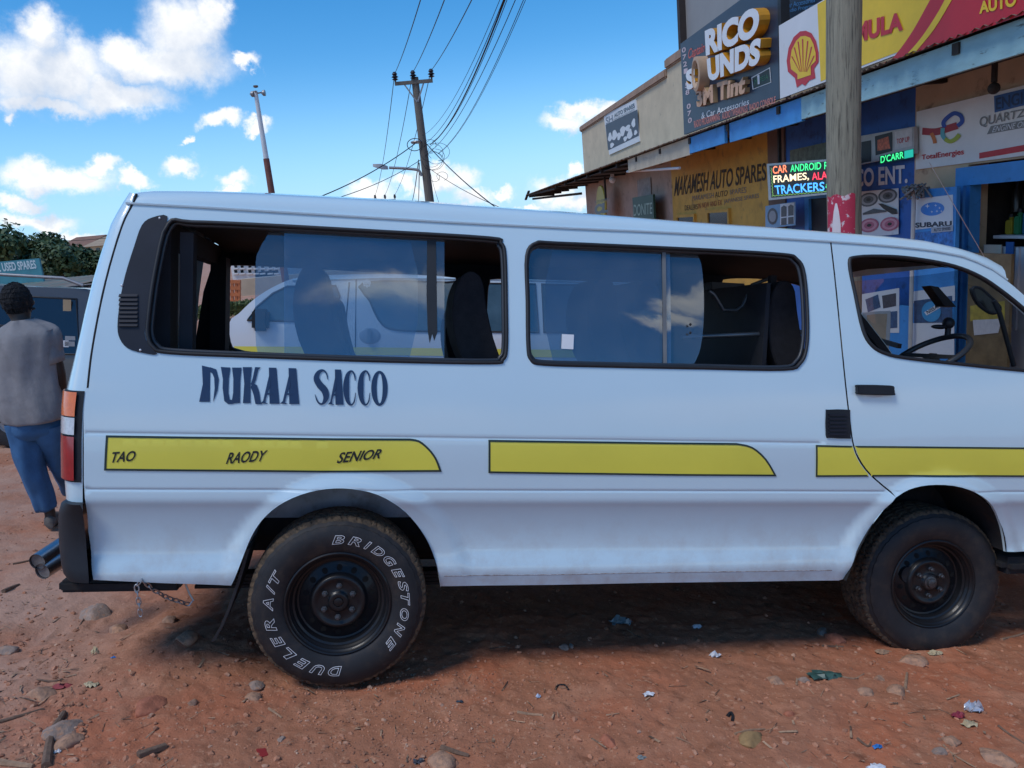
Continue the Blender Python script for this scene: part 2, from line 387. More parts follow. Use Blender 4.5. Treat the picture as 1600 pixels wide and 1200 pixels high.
def side_patch(polys, off=0.0, gx=.022, gz=.016, grid=True, step=.02):
    A = np.concatenate([np.array(q) for q in polys]); lo, hi = A.min(0), A.max(0)
    if grid:
        zs = np.unique(np.round(np.concatenate([np.arange(lo[1], hi[1], gz), [.782, .788, .792, .796, .80, .804, .81, .72, .73, .74, .75, .76, .995, 1.001, 1.006, 1.011, 1.017]]), 4)); zs = zs[(zs > lo[1]) & (zs < hi[1])]
        v, t = fill2(polys, np.arange(lo[0] + .01, hi[0], gx), zs, step)
    else: v, t = fill2(polys, step=step)
    a = np.array(v); y = S(a[:, 0], a[:, 1]) + off
    mb = MB().add(np.stack([a[:, 0], y, a[:, 1]], 1), t); return mb, Sn(a[:, 0], a[:, 1])
def edge_in(mb, loop, depth, off=0.0):
    """turn a panel's edge inwards (returned flange)"""
    k = len(loop); V = [(x, float(S(x, z)) + off, z) for x, z in loop]; V2 = [(x, float(S(x, z)) + depth, z) for x, z in loop]
    return mb.add(V + V2, [(i, (i + 1) % k, k + (i + 1) % k, k + i) for i in range(k)])

white = pm('white_paint', (.585, .745, .815), rough=.24, var=.012, scale=3, coat=.8, spec=.5)
# dusty lower body: red dust clings in streaks with shapes of their own
def dusty(m):
    t = m.node_tree; K = t.links; b = t.nodes['Principled BSDF']; src = b.inputs['Base Color'].links[0].from_socket
    tcn = N(t, 'ShaderNodeTexCoord'); sx = N(t, 'ShaderNodeSeparateXYZ'); K.new(tcn.outputs['Object'], sx.inputs[0])
    r = N(t, 'ShaderNodeMapRange'); K.new(sx.outputs['Z'], r.inputs[0]); setin(r, From_Min=.72, From_Max=.40, To_Min=0, To_Max=.42)
    nz = noise(t, tcn.outputs['Object'], 9, 8, .7); m1 = N(t, 'ShaderNodeMapRange'); K.new(nz.outputs['Fac'], m1.inputs[0]); setin(m1, From_Min=.42, From_Max=.7)
    mu = N(t, 'ShaderNodeMath', operation='MULTIPLY'); K.new(r.outputs[0], mu.inputs[0]); K.new(m1.outputs[0], mu.inputs[1])
    mx = N(t, 'ShaderNodeMix', data_type='RGBA'); K.new(mu.outputs[0], mx.inputs['Factor']); K.new(src, mx.inputs['A']); mx.inputs['B'].default_value = (.36, .24, .17, 1)
    K.new(mx.outputs['Result'], b.inputs['Base Color'])
    n3 = noise(t, tcn.outputs['Object'], 2.2, 3, .5); bp = N(t, 'ShaderNodeBump'); bp.inputs['Strength'].default_value = .05; bp.inputs['Distance'].default_value = .02
    K.new(n3.outputs['Fac'], bp.inputs['Height']); K.new(bp.outputs[0], b.inputs['Normal']); K.new(bp.outputs[0], b.inputs['Coat Normal'])
dusty(white)
black_pl = pm('black_plastic', (.014, .016, .021), rough=.5, var=.25, spec=.35, bump=.15, bscale=300)
vent_pl = pm('dark_vent_plastic', (.013, .017, .028), rough=.55, var=.2, spec=.3)
rubber = pm('rubber_seal', (.016, .017, .020), rough=.55, var=.2)
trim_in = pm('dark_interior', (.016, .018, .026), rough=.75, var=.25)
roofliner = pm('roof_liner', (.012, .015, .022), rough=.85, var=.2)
gapm = pm('panel_gap', (.01, .01, .012), rough=.8)
steel_blk = pm('black_steel', (.012, .0125, .015), rough=.32, var=.3, metal=.0, coat=.3)
under = pm('underbody', (.012, .012, .014), rough=.85, var=.4, scale=12, col2=(.05, .03, .02), lo=.55, hi=.8)
navy = pm('navy_vinyl', (.012, .040, .105), rough=.4, var=.1)
yellow = pm('yellow_vinyl', (.80, .70, .075), rough=.38, var=.06, scale=2, coat=.2)
dkline = pm('dark_green_line', (.012, .03, .03), rough=.4)
inkm = pm('black_ink', (.012, .012, .012), rough=.45)
gl_tint = glass('tinted_glass', (.55, .66, .74), .12, 0, .07)
gl_tint2 = glass('blue_tinted_glass', (.34, .47, .58), .13, 0, .09)
gl_clear = glass('clear_glass', (.66, .74, .78), .03)

van = T('minibus', 'white passenger minibus with yellow side stripes parked across the red earth', 'minibus', frame=MV, base=(1.3, .845, 0))
YC = .845
BW = 2 * YC
# ---- outlines traced in the picture, placed on the van's own side skin
gut_px = [(207,320),(300,325),(400,331),(500,337),(600,343),(700,349),(800,354),(900,359),(1000,363),(1100,368),(1200,373),(1296,379)]
seam_px = catmull([(1297,379),(1304,440),(1312,520),(1320,600),(1327,660),(1333,698),(1345,725),(1365,748),(1400,777)], 3)
archR_px = catmull([(688,916),(686,900),(680,875),(668,845),(650,818),(625,793),(590,773),(550,764),(510,764),(470,773),(435,790),(410,812),(393,838),(380,870),(366,905),(361,915)], 3)
archF_px = catmull([(1400,777),(1420,765),(1450,758),(1490,759),(1525,770),(1550,790),(1565,825),(1571,862)], 3)
rear_px = [(146,906),(143,880),(138,830),(134,787),(131,752),(131,700),(131,650),(133,608)] + catmull([(137,606),(145,540),(165,440),(190,355),(207,320)], 4)
body_px = gut_px + seam_px[:-1] + [(1400,777),(1380,797),(1355,830),(1338,862),(1322,897),(1317,905),(1310,907),(1150,909),(1000,911),(850,914)] + archR_px + [(250,911)] + rear_px[:-1]
w1_px = catmull([(262,350),(300,347),(420,352),(600,362),(765,372),(783,380),(789,400),(791,480),(791,545),(785,562),(765,567),(600,564),(400,557),(265,551),(240,543),(231,525),(232,495),(242,425)], 4, True)
w2_px = catmull([(838,380),(870,380),(1050,388),(1215,397),(1245,405),(1257,430),(1262,500),(1260,545),(1250,568),(1225,577),(1100,575),(950,572),(850,569),(830,562),(825,540),(824,470),(823,400)], 4, True)
dw_px = catmull([(1327,412),(1338,402),(1390,401),(1440,406),(1490,416),(1530,432),(1565,455),(1605,488),(1640,525),(1660,560),(1655,582),(1600,579),(1500,569),(1420,560),(1385,553),(1362,540),(1348,515),(1336,460)], 4, True)
w1, w2, dw = spl(w1_px), spl(w2_px), spl(dw_px)
bodyL = spl(body_px)
mb, nn = side_patch([bodyL, w1, w2])
body = van.part('body', mb, white, normals=nn)
door_px = [(p[0] + 2.2, p[1] + (.0 if i < len(seam_px) - 8 else -1.2)) for i, p in enumerate(seam_px)]
dtop = [(1299,379),(1380,385),(1450,392),(1500,401),(1540,416)]
dfront = catmull([(1540,416),(1570,436),(1610,470),(1660,515),(1720,575),(1760,640),(1785,720),(1790,800),(1785,866)], 3)
doorL = spl(dtop[:-1] + dfront + [(1680,864)] + archF_px[::-1] + door_px[::-1][1:])
mb, nn = side_patch([doorL, dw])
door = van.part('front_door', mb, white, normals=nn)
# far side skin and its inner trim with the same openings
def mirror_skin(polys, inset, gx=.08, gz=.05):
    A = np.concatenate([np.array(q) for q in polys]); lo, hi = A.min(0), A.max(0)
    v, t = fill2(polys, np.arange(lo[0] + .02, hi[0], gx), np.arange(lo[1] + .02, hi[1], gz), .05)
    return MB().add([(x, BW - float(S(x, z)) - inset, z) for x, z in v], [q[::-1] for q in t])
fw1_px = catmull([(350,470),(352,430),(360,416),(378,412),(500,418),(640,426),(700,430),(716,440),(719,500),(718,560),(600,562),(420,556),(370,550),(354,535)], 3, True)
fw2_px = catmull([(757,470),(760,441),(775,433),(900,436),(1010,441),(1024,452),(1026,520),(1022,566),(900,568),(775,566),(758,555)], 3, True)
fdw_px = catmull([(1315,490),(1322,476),(1360,465),(1420,454),(1500,448),(1540,446),(1580,466),(1640,520),(1670,560),(1600,560),(1450,556),(1350,552),(1322,540)], 3, True)
farpt = lambda y: (lambda p: (lambda q: (q[0], q[2]))(vY(p[0], p[1], y)))
fw1 = [farpt(1.585)(p) for p in fw1_px]; fw2 = [farpt(1.585)(p) for p in fw2_px]; fdw = [(x + (.0), z) for x, z in dw]
farL = [(-.90,.47),(-.93,.80),(-.94,1.2),(-.86,1.6),(-.76,1.88)] + [(a, b) for a, b in spl(gut_px + dtop[1:-1] + dfront[::2])] + [(3.2,.45),(3.06,.45),(2.98,.78),(2.6,.9),(2.24,.78),(2.12,.42),(.42,.41),(.36,.75),(.02,.86),(-.34,.75),(-.42,.42)]
# lay the far side out as two openings plus the door window
van.part('body', mirror_skin([farL, fw1, fw2, fdw], 0), white, smooth=60)
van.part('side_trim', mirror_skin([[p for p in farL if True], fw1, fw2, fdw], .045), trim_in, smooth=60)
van.parts[-2] = ('side_panel',) + van.parts[-2][1:]
for q, nm in ((fw1, 'window_seal'), (fw2, 'window_seal'), (fdw, 'window_seal')):
    van.part(nm, MB().tube([(x, BW - float(S(x, z)) - .022, z) for x, z in q], .02, 8, True, flat=.8), rubber, smooth=80)

# ---- roof: sections across the van from one drip rail to the other
gx_ = spl(gut_px + dtop[1:-1] + dfront[:5]); gx_ = sorted(gx_)
GX = np.array([p[0] for p in gx_]); GZ = np.array([p[1] for p in gx_])
top_px = [(209,304),(214,301),(240,298),(300,298),(400,301),(500,306),(650,314),(800,325),(950,336),(1100,348),(1200,354),(1300,362),(1380,368),(1440,375),(1490,387),(1530,402),(1543,412)]
tp = []
for p in top_px:
    q = vY(p[0], p[1], .27); tp.append((q[0], q[2]))
TX = np.array([p[0] for p in tp]); TZ = np.array([p[1] for p in tp])
xs = np.unique(np.concatenate([np.linspace(TX[0], TX[3], 9), np.linspace(TX[3], TX[-1], 50)]))
secs = []; liner = []
for x in xs:
    zg = np.interp(x, GX, GZ) - .001; zt = np.interp(x, TX, TZ); yg = float(S(x, zg)); h = max(zt - zg, .003); cr = .05 * smoothstep(TX[0], TX[0] + .25, x) * smoothstep(TX[-1] + .05, TX[-1] - .5, x)
    half = [(yg + .004, zg), (yg - .006, zg + .003), (yg - .007, zg + .009), (yg + .004, zg + .012), (yg + .008, zg + .18 * h + .010), (yg + .016, zg + .45 * h + .006), (yg + .035, zg + .74 * h + .003), (yg + .07, zg + .93 * h), (yg + .13, zg + 1.03 * h), (yg + .3, zg + 1.06 * h + cr * .6), (YC, zg + 1.06 * h + cr)]
    secs.append([(x, y, z) for y, z in half] + [(x, BW - y, z) for y, z in half[::-1][1:]])
mb = MB().loft(secs); n0 = len(secs[0])
mb.add(secs[0], [tuple(range(n0))])
van.part('roof', mb, white, smooth=50)
lin = MB(); ls = []
for x in np.linspace(-.74, 2.75, 20):
    zg = np.interp(x, GX, GZ); ls.append([(x, float(S(x, zg)) + .03, zg - .055), (x, .3, zg - .03), (x, YC, zg - .01), (x, BW - .3, zg - .03), (x, BW - float(S(x, zg)) - .03, zg - .055)])
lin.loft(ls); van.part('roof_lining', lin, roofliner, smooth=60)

# ---- tailgate wrapping round the rear corner
st = [((131,800),(108,795)),((131,750),(104,748)),((131,690),(103,690)),((133,640),(104,640)),((137,606),(107,607)),((145,540),(122,552)),((154,490),(136,492)),((165,440),(149,440)),((178,393),(162,397)),((190,355),(178,350)),((198,338),(188,332)),((205,322),(199,315)),((212,303),(209,303))]
ts = []
for (a, b) in st:
    xs_, zs_ = sp(*a); ys_ = float(S(xs_, zs_)); e = vY(b[0], b[1], ys_ + .11); xe = min(e[0], xs_ - .002) - .006
    sec = []
    for k in range(9):
        t = k / 8 * math.pi / 2; sec.append((xs_ - .004 - (xs_ - xe) * math.sin(t) ** .9, ys_ + .17 * (1 - math.cos(t)), zs_ + (e[2] - zs_) * math.sin(t)))
    sec.append((xe - .012, YC, e[2])); ts.append(sec + [(x, BW - y, z) for x, y, z in sec[::-1][1:]])
ts = [[(x, y, z - .38 + .0) if False else (x, y, z) for x, y, z in s_] for s_ in ts]
low = [(x, y, .47) for x, y, z in ts[0]]
tgate = van.part('tailgate', MB().loft([low] + ts), white, smooth=60)
# seam between tailgate and body side
def seamline(pxs, off=.004, r=.0035):
    return MB().tube([(x, float(S(x, z)) + off, z) for x, z in spl(pxs)], r, 6)
van.part('door_gap', seamline(catmull([(137,606),(145,540),(165,440),(190,355),(207,320),(213,303)], 4), .003, .005), gapm)
van.part('door_gap', seamline([(p[0] + 1.1, p[1]) for p in seam_px], .006, .004), gapm)

# ---- rear lamp cluster
def corner_patch(z0, z1, xr_px, rows=6, proud=.006, full=1.0):
    secs = []
    for z in np.linspace(z0, z1, rows):
        i = [s_[0][2] for s_ in ts]; j = max(0, min(len(ts) - 2, np.searchsorted(i, z) - 1)); f = (z - i[j]) / (i[j + 1] - i[j])
        sec = [tuple((1 - f) * np.array(ts[j][k]) + f * np.array(ts[j + 1][k])) for k in range(9)]
        out = []
        for k in range(9):
            p = np.array(sec[k]); a = np.array(sec[min(k + 1, 8)]) - np.array(sec[max(k - 1, 0)]); nrm_ = nrm([a[1], -a[0], 0]); nrm_ = -nrm_ if nrm_[1] > 0 and k < 4 or nrm_[0] > 0 else nrm_
            out.append((*(p + proud * nrm_)[:2], z))
        out[0] = (sec[0][0] - .004, sec[0][1] - proud * .6, z); secs.append(out)
    return MB().loft(secs)
zt_ = lambda py: vY(118, py, .06)[2]
orange_l = pm('orange_lens', (.80, .16, .01), rough=.18, coat=.6, var=.15, scale=40)
clear_l = pm('clear_lens', (.55, .56, .58), rough=.2, coat=.6, var=.2, scale=60)
red_l = pm('red_lens', (.33, .008, .012), rough=.16, coat=.6, var=.15, scale=40)
tl = van.part('tail_light', corner_patch(zt_(749), zt_(609), 132, 14, .004), black_pl, smooth=60)
for (a, b, m_) in ((611, 648, orange_l), (650, 676, clear_l), (679, 746, red_l)):
    mbp = corner_patch(zt_(b), zt_(a), 128, 5, .012); keep = MB()
    # drop the two facets next to the bezel
    q = [f for f in mbp.f if (min(f) % 9) >= 1]; keep.v = mbp.v; keep.f = q
    van.part('lamp_lens', keep, m_, tl, smooth=60, weld=False)
# ---- bumper corner, skid strip, exhaust pipes
bs = []
for (xr, xl, py) in ((131,108,786),(134,99,792),(136,95,805),(139,94,830),(141,95,860),(143,98,885),(144,102,900),(144,108,907)):
    xs_, zs_ = sp(xr, py); ys_ = float(S(xs_, zs_)); xe = vY(xl, py, ys_ + .10)[0] - .002; sec = []
    for k in range(9):
        t = k / 8 * math.pi / 2; sec.append((xs_ - (xs_ - xe) * math.sin(t) ** .85, ys_ - .034 + .16 * (1 - math.cos(t)), zs_))
    sec.append((xe - .03, YC, zs_)); bs.append(sec + [(x, BW - y, z) for x, y, z in sec[::-1][1:]])
van.part('rear_bumper', MB().loft(bs, capends=True), black_pl, smooth=50)
a = vY(97, 908, .10); b = vY(285, 912, .10)
van.part('step_bar', MB().box(a[0], .06, a[2] - .035, b[0], .30, a[2] + .012), under, bevel=.012)
chrome = pm('chrome_pipe', (.42, .43, .46), rough=.34, metal=1, var=.15)
soot = pm('sooty_pipe_mouth', (.16, .14, .13), rough=.7, var=.4, scale=30)
for (pa, pb) in (((58, 878), (92, 855)), ((66, 893), (106, 868))):
    A = Vector(vY(*pa, .52)); B = Vector(vY(*pb, .66)); ex = MB().tube([tuple(q) for q in [B + (B - A) * 1.1, B, A]], .036, 20, cap=False)
    e = van.part('exhaust_pipe', ex, chrome, smooth=60)
    d = (A - B).normalized(); van.part('pipe_mouth', MB().tube([A - d * .01, A - d * .03], .034, 20), soot, e, smooth=60)
# chain looped over the sill
chm = pm('galvanised_chain', (.42, .42, .43), rough=.4, metal=.8, var=.2)
ch = MB()
def chain(pts):
    P = [np.array(p) for p in pts]; d = 0; k = 0
    for a, b in zip(P[:-1], P[1:]):
        L_ = np.linalg.norm(b - a); n_ = max(1, int(L_ / .024)); dr = (b - a) / L_
        for i in range(n_):
            c = a + dr * (i + .5) * L_ / n_; side = nrm(np.cross(dr, [0, 1, .2])) if k % 2 else nrm(np.cross(dr, [1, .3, 0])); k += 1
            ch.tube([c + dr * .017 * math.cos(t) + side * .008 * math.sin(t) for t in np.linspace(0, 2 * math.pi, 11)[:-1]], .0028, 5, True)
hk = vY(222, 906, .02)
chain([hk, vY(213, 915, .03), vY(216, 935, .03), vY(220, 962, .04)]); chain([hk, vY(240, 922, .06), vY(262, 934, .10), vY(296, 945, .16)])
van.part('chain', ch, chm, smooth=60)
van.part('hook', MB().tube([vY(290, 913, .12), vY(296, 928, .12), vY(302, 938, .12), vY(296, 946, .12)], .004, 6), chm)
# ---- mud flap
fl = MB(); pth = [vY(*p, .05) for p in ((386,856),(372,905),(356,950),(344,978),(331,1000))]; wd = [.20, .20, .16, .03, .004]
sec = [[(p[0], .035, p[2]), (p[0] + .012, .035, p[2]), (p[0] + .012, .035 + w, p[2]), (p[0], .035 + w, p[2])] for p, w in zip(pth, wd)]
fl.loft(sec, closed=True, capends=True); van.part('mud_flap', fl, rubber, smooth=40)
# ---- wheel wells
wellm = pm('wheel_well', (.42, .45, .50), rough=.7, var=.25, scale=8, col2=(.22, .16, .12), lo=.5, hi=.8)
for lp, mt in ((spl(archR_px), wellm), (spl([(1317,905),(1338,862),(1355,830),(1380,797)] + archF_px), under)):
    mbw = MB(); k = len(lp)
    mbw.add([(x, float(S(x, z)) - .001, z) for x, z in lp] + [(x, float(S(x, z)) + .012, z + .0) for x, z in lp], [(i, i + 1, k + i + 1, k + i) for i in range(k - 1)])
    van.part('arch_lip', mbw, white, smooth=60)
    mbw = MB(); mbw.add([(x, .012, z) for x, z in lp] + [(x, .36, z + .01) for x, z in lp], [(i, i + 1, k + i + 1, k + i) for i in range(k - 1)])
    xa, xb = min(p[0] for p in lp), max(p[0] for p in lp)
    mbw.box(xa - .02, .36, .60, xb + .02, .38, .98)
    van.part('wheel_arch', mbw, mt, smooth=50)
ub = MB()
ub.box(-.80, .36, .52, 3.4, BW - .36, .60).box(.44, .08, .43, 2.10, BW - .08, .58).box(-.84, .07, .47, -.40, BW - .07, .60)
ub.box(-.86, .42, .44, 3.3, .50, .56).box(-.86, BW - .5, .44, 3.3, BW - .42, .56)
ub.tube([(0, .1, .35), (0, BW - .1, .35)], .05, 12).sphere((0, YC, .35), .15).tube([(2.6, .15, .37), (2.6, BW - .15, .37)], .04, 12)
for k in range(4): ub.box(-.62 + .05 * k, .34, .30 + .016 * k, .60 - .05 * k, .41, .313 + .016 * k)
ub.box(-.10, .32, .28, .10, .43, .30).tube([(.3, .7, .36), (1.2, .7, .34), (2.1, .75, .36)], .05, 10).box(.9, .95, .33, 1.6, 1.4, .44)
van.part('underbody', ub, under, smooth=40)
gold = pm('dented_tank', (.10, .07, .045), rough=.7, var=.4)
a = vY(1572, 866, .03); van.part('front_step', MB().box(a[0], .02, .40, a[0] + .5, .25, .48), under, bevel=.03)

sm_ = spl([(694,900),(850,898),(1000,895),(1150,893),(1300,891)]); van.part('sill_seam', MB().tube([(x, float(S(x, z)) + .0005, z) for x, z in catmull(sm_, 8)], .0022, 6), pm('rusty_seam', (.22, .17, .14), .8, 0, .4, 20, col2=(.45, .47, .5), lo=.40, hi=.6))
# ---- wheels
tyre_m = pm('tyre_rubber', (.014, .0145, .017), rough=.66, var=.3, scale=9, col2=(.055, .040, .030), lo=.50, hi=.82)
tread_m = pm('dusty_tread', (.060, .045, .032), rough=.9, var=.35, scale=22, col2=(.16, .105, .06), lo=.42, hi=.66, bump=.5, bscale=60)
rim_m = pm('black_rim', (.0085, .009, .011), rough=.42, var=.25, coat=.15, spec=.35)
hole_m = pm('dark_hole_disc', (.002, .002, .002), rough=.9)  # black discs laid on the rim in place of shaded vent holes
lug_m = pm('worn_lug_nut', (.075, .075, .08), rough=.35, metal=.5, var=.4, scale=60)
ltr_m = pm('white_letter', (.78, .79, .80), rough=.6, var=.1, scale=40)
R_ = .350
side_prof = [(.202,-.100),(.208,-.108),(.222,-.116),(.236,-.1215),(.255,-.1265),(.275,-.1285),(.292,-.1265),(.306,-.122),(.318,-.117),(.3195,-.1125),(.332,-.104)]
def yside(r): return np.interp(r, [p[0] for p in side_prof], [p[1] for p in side_prof])
wheel_spots = [(vY(528, 940, 0.0)[0], .128, .336, 0, True), (vY(1465, 905, .09)[0], .216, .338, 0, False)]
def make_wheel(cx, cy, cz, steer, lettered, mirror=False):
    sgn = -1 if mirror else 1; c = (cx, cy, cz)
    rot = Matrix.Rotation(math.radians(steer), 3, 'Z')
    def put(mb):
        o = MB(); o.f = mb.f; o.v = [tuple(Vector(c) + rot @ Vector((p[0], sgn * p[1], p[2]))) for p in mb.v]; return o
    rim = MB().lathe([(.203,-.100),(.208,-.106),(.209,-.111),(.204,-.114),(.199,-.112),(.195,-.103),(.189,-.099),(.187,-.092),(.182,-.088),(.179,-.078),(.171,-.074),(.167,-.058),(.164,-.048),(.157,-.046),(.149,-.0500),(.117,-.0606),(.112,-.066),(.107,-.078),(.101,-.084),(.093,-.085),(.085,-.080),(.078,-.078),(.045,-.078),(.041,-.080),(.037,-.088),(.033,-.090),(.020,-.088),(.018,-.084),(.0,-.084)], n=72)
    rim.lathe([(.203, -.1), (.198, .10), (.209, .11)], n=48)
    w = van.part('wheel', put(rim), rim_m, smooth=40)
    for k in range(14):
        if mirror: break
        a_ = 2 * math.pi * (k + .5) / 14; er, et = (math.cos(a_), math.sin(a_)), (-math.sin(a_), math.cos(a_)); V_ = [(.132 + .0125 * math.cos(q), .0115 * math.sin(q)) for q in np.linspace(0, 2 * math.pi, 17)[:-1]]; van.part('dark_hole_disc', put(MB().add([(r_ * er[0] + t_ * et[0], -.0558 + (r_ - .1325) * .331 - .0009, r_ * er[1] + t_ * et[1]) for r_, t_ in V_], [tuple(range(16))])), hole_m, w)
    for k in range(6):
        a_ = 2 * math.pi * k / 6 + .5; cc = (.063 * math.cos(a_), -.077, .063 * math.sin(a_)); van.part('lug_nut', put(MB().lathe([(.0125, 0), (.0125, -.006), (.0095, -.008), (.0095, -.019), (.006, -.022), (0, -.0225)], cc, 'Y', 6)), lug_m, w, smooth=30)
    van.part('hub_cap', put(MB().lathe([(.030, -.086), (.030, -.090), (.022, -.092), (.020, -.104), (.012, -.107), (0, -.107)] if not lettered else [(.018, -.083), (.017, -.088), (.010, -.090), (0, -.090)], n=24)), lug_m if not lettered else rim_m, w, smooth=40)
    ty = MB(); n = 144; V = []; Fc = []; prof = side_prof
    for j in range(n):
        a_ = 2 * math.pi * j / n; g_ = (j % 4 == 0)
        row = []
        for r, h in prof: row.append((r - (.0035 if g_ and r > .312 else 0), h))
        row += [(.338 - .0 - (.007 if g_ else 0), -.097), (.338 - (.006 if g_ else 0), -.097)]
        row += [(q[0], -q[1]) for q in row[::-1]]
        V += [(r * math.cos(a_), h, r * math.sin(a_)) for r, h in row]
    k = len(row); nb = len(prof)
    sw = []
    for j in range(n):
        j2 = (j + 1) % n
        for i in range(k - 1):
            if i < nb - 1 or i >= k - nb: sw.append((j * k + i, j * k + i + 1, j2 * k + i + 1, j2 * k + i))
    ty.v = V; ty.f = sw
    van.part('tyre', put(ty), tyre_m, w, smooth=35)
    # tread: five ribs cut by cross grooves
    tr = MB(); cols = np.linspace(-.104, .104, 27); V = []; n2 = 288
    for j in range(n2):
        a_ = 2 * math.pi * j / n2; row = []
        for q, h in enumerate(cols):
            r = .3505 - .35 * h * h - (.016 if abs(h) > .099 else 0) - (.004 if abs(h) > .09 else 0)
            zig = .006 * math.sin(j * 2 * math.pi / 8)
            if any(abs(h - zig - c0) < .005 for c0 in (-.058, -.02, .02, .058)): r -= .008
            off = int(3 * math.sin(h * 40)); 
            if (j + off) % 8 in (0,) and abs(abs(h) - .08) < .03: r -= .008
            elif (j + off + 3) % 8 == 0: r -= .006
            row.append((r * math.cos(a_), h, r * math.sin(a_)))
        V += row
    k = len(cols); tr.v = V; tr.f = [(j * k + i, j * k + i + 1, ((j + 1) % n2) * k + i + 1, ((j + 1) % n2) * k + i) for j in range(n2) for i in range(k - 1)]
    van.part('tread', put(tr), tread_m, w, smooth=35)
    if lettered:
        def word(chars, angs, rb, hh, ww, lw=.0020):
            let = MB()
            for chh, ad in zip(chars, angs):
                v, fcs, E_, asp = text_tris(chh, bold=.02, shear=.25); a0 = math.radians(ad)
                wd_ = ww * (.40 if chh == 'I' else .6 if chh == '/' else 1)
                for e in E_:
                    p, q = v[e[0]], v[e[1]]
                    P2 = []
                    for t in (p, q): P2.append(((t[0] - .5) * wd_, t[1] * hh))
                    dx, dz = P2[1][0] - P2[0][0], P2[1][1] - P2[0][1]; l = math.hypot(dx, dz)
                    if l < 1e-6: continue
                    nx, nz = -dz / l * lw / 2, dx / l * lw / 2; ex_, ez_ = dx / l * lw * .3, dz / l * lw * .3
                    Q = [(P2[0][0] + nx - ex_, P2[0][1] + nz - ez_), (P2[0][0] - nx - ex_, P2[0][1] - nz - ez_), (P2[1][0] - nx + ex_, P2[1][1] - nz + ez_), (P2[1][0] + nx + ex_, P2[1][1] + nz + ez_)]
                    W3 = []
                    for (s_, r_) in Q:
                        rr = rb + r_; an = a0 - s_ / (rb + hh / 2); W3.append((rr * math.cos(an), yside(rr) - .0022, rr * math.sin(an)))
                    let.add(W3, [(0, 1, 2, 3)])
            van.part('tyre_lettering', put(let), ltr_m, w)
        word("BRIDGESTONE", [91, 77, 65.5, 55, 42, 29, 16.5, 4.5, -9, -23, -37], .247, .034, .048)
        word("DUELER", [-91, -106, -120, -134, -148.5, -163.5], .247, .036, .052)
        word("A/T", [-182, -195, -206], .247, .036, .052)
for sp_ in wheel_spots: make_wheel(*sp_[:3], -3 if not sp_[4] else 0, sp_[4])
for sp_ in wheel_spots: make_wheel(sp_[0], BW - sp_[1], sp_[2], 0, False, True)

# ---- side windows: seals, sliding panes
def window(loop, name):
    w_ = van.part('side_window', MB().tube([(x, float(S(x, z)) + .002, z) for x, z in loop], .0115, 8, True, flat=.7), rubber, smooth=80); return w_
W1 = window(w1, 'w1'); W2 = window(w2, 'w2')
frm = pm('window_frame_metal', (.030, .034, .042), rough=.4, var=.2)
def in_loop(pxs, off, n=4):
    return [(x, float(S(x, z)) + off, z) for x, z in spl(catmull(pxs, n, True))]
for lp, Wn in ((w1, W1), (w2, W2)):
    A = np.array(lp); c = A.mean(0); q = c + (A - c) * np.array([.988, .964]); van.part('inner_frame', MB().tube([(x, float(S(x, z)) + .022, z) for x, z in q], .0085, 8, True), frm, Wn, smooth=80)
van.part('window_seal', MB().tube([(x, float(S(x, z)) + .002, z) for x, z in dw], .0125, 8, True, flat=.7), rubber, door, smooth=80)
def pane(pxs, off, n=3, smoothc=True):
    q = spl(catmull(pxs, n, True) if smoothc else pxs); v, t = fill2([q], step=.08)
    mbp = MB().add([(x, float(S(x, z)) + off, z) for x, z in v], t); return mbp, Sn(np.array(v)[:, 0], np.array(v)[:, 1])
mbp, nn = pane([(397,410),(402,390),(412,372),(430,358),(520,358),(640,366),(640,562),(520,561),(418,557),(400,552),(396,500)], .040); van.part('glass_pane', mbp, gl_tint, W1, normals=nn)
mbp, nn = pane([(443,356),(570,364),(695,372),(695,566),(570,563),(443,558)], .026, smoothc=False); van.part('glass_pane', mbp, gl_tint, W1, normals=nn)
mbp, nn = pane([(826,384),(930,386),(1050,392),(1052,573),(940,571),(826,566)], .026, smoothc=False); van.part('glass_pane', mbp, gl_tint2, W2, normals=nn)
mbp, nn = pane([(868,384),(980,388),(1080,393),(1098,402),(1104,430),(1106,480),(1103,530),(1094,562),(1076,572),(980,571),(868,568)], .040); van.part('glass_pane', mbp, gl_tint2, W2, normals=nn)
dull = pm('grey_seal_strip', (.16, .165, .17), rough=.6, var=.2)
for x0, x1 in ((1037, 1043),): van.part('pane_seal', MB().add(*(lambda q: (q, [(0, 1, 2, 3)]))([(x, float(S(x, z)) + .020, z) for x, z in spl([(x0, 389), (x1, 389), (x1 + 2, 573), (x0 + 2, 573)])])), dull, W2)
ragged = [(668,374),(682,374),(683,440),(684,520),(679,533),(676,522),(672,537),(669,518),(667,460)]
van.part('seal_strip', MB().add(*(lambda vt: ([(x, float(S(x, z)) + .023, z) for x, z in vt[0]], vt[1]))(fill2([spl(ragged)]))), rubber, W1)
paper = pm('white_paper', (.75, .76, .78), rough=.7, var=.05)
van.part('paper_sticker', MB().add([(x, float(S(x, z)) + .0235, z) for x, z in spl([(880,522),(899,523),(898,546),(879,545)])], [(0, 3, 2, 1)]), paper, W2)
for py in (507, 520): van.part('pane_screw', MB().sphere(sidept(.024)(*sp(1082, py)), (.006, .003, .006)), rubber, W2)
# far panes in door window left open; far side panes
for q in (fw1, fw2):
    v, t = fill2([q]); 
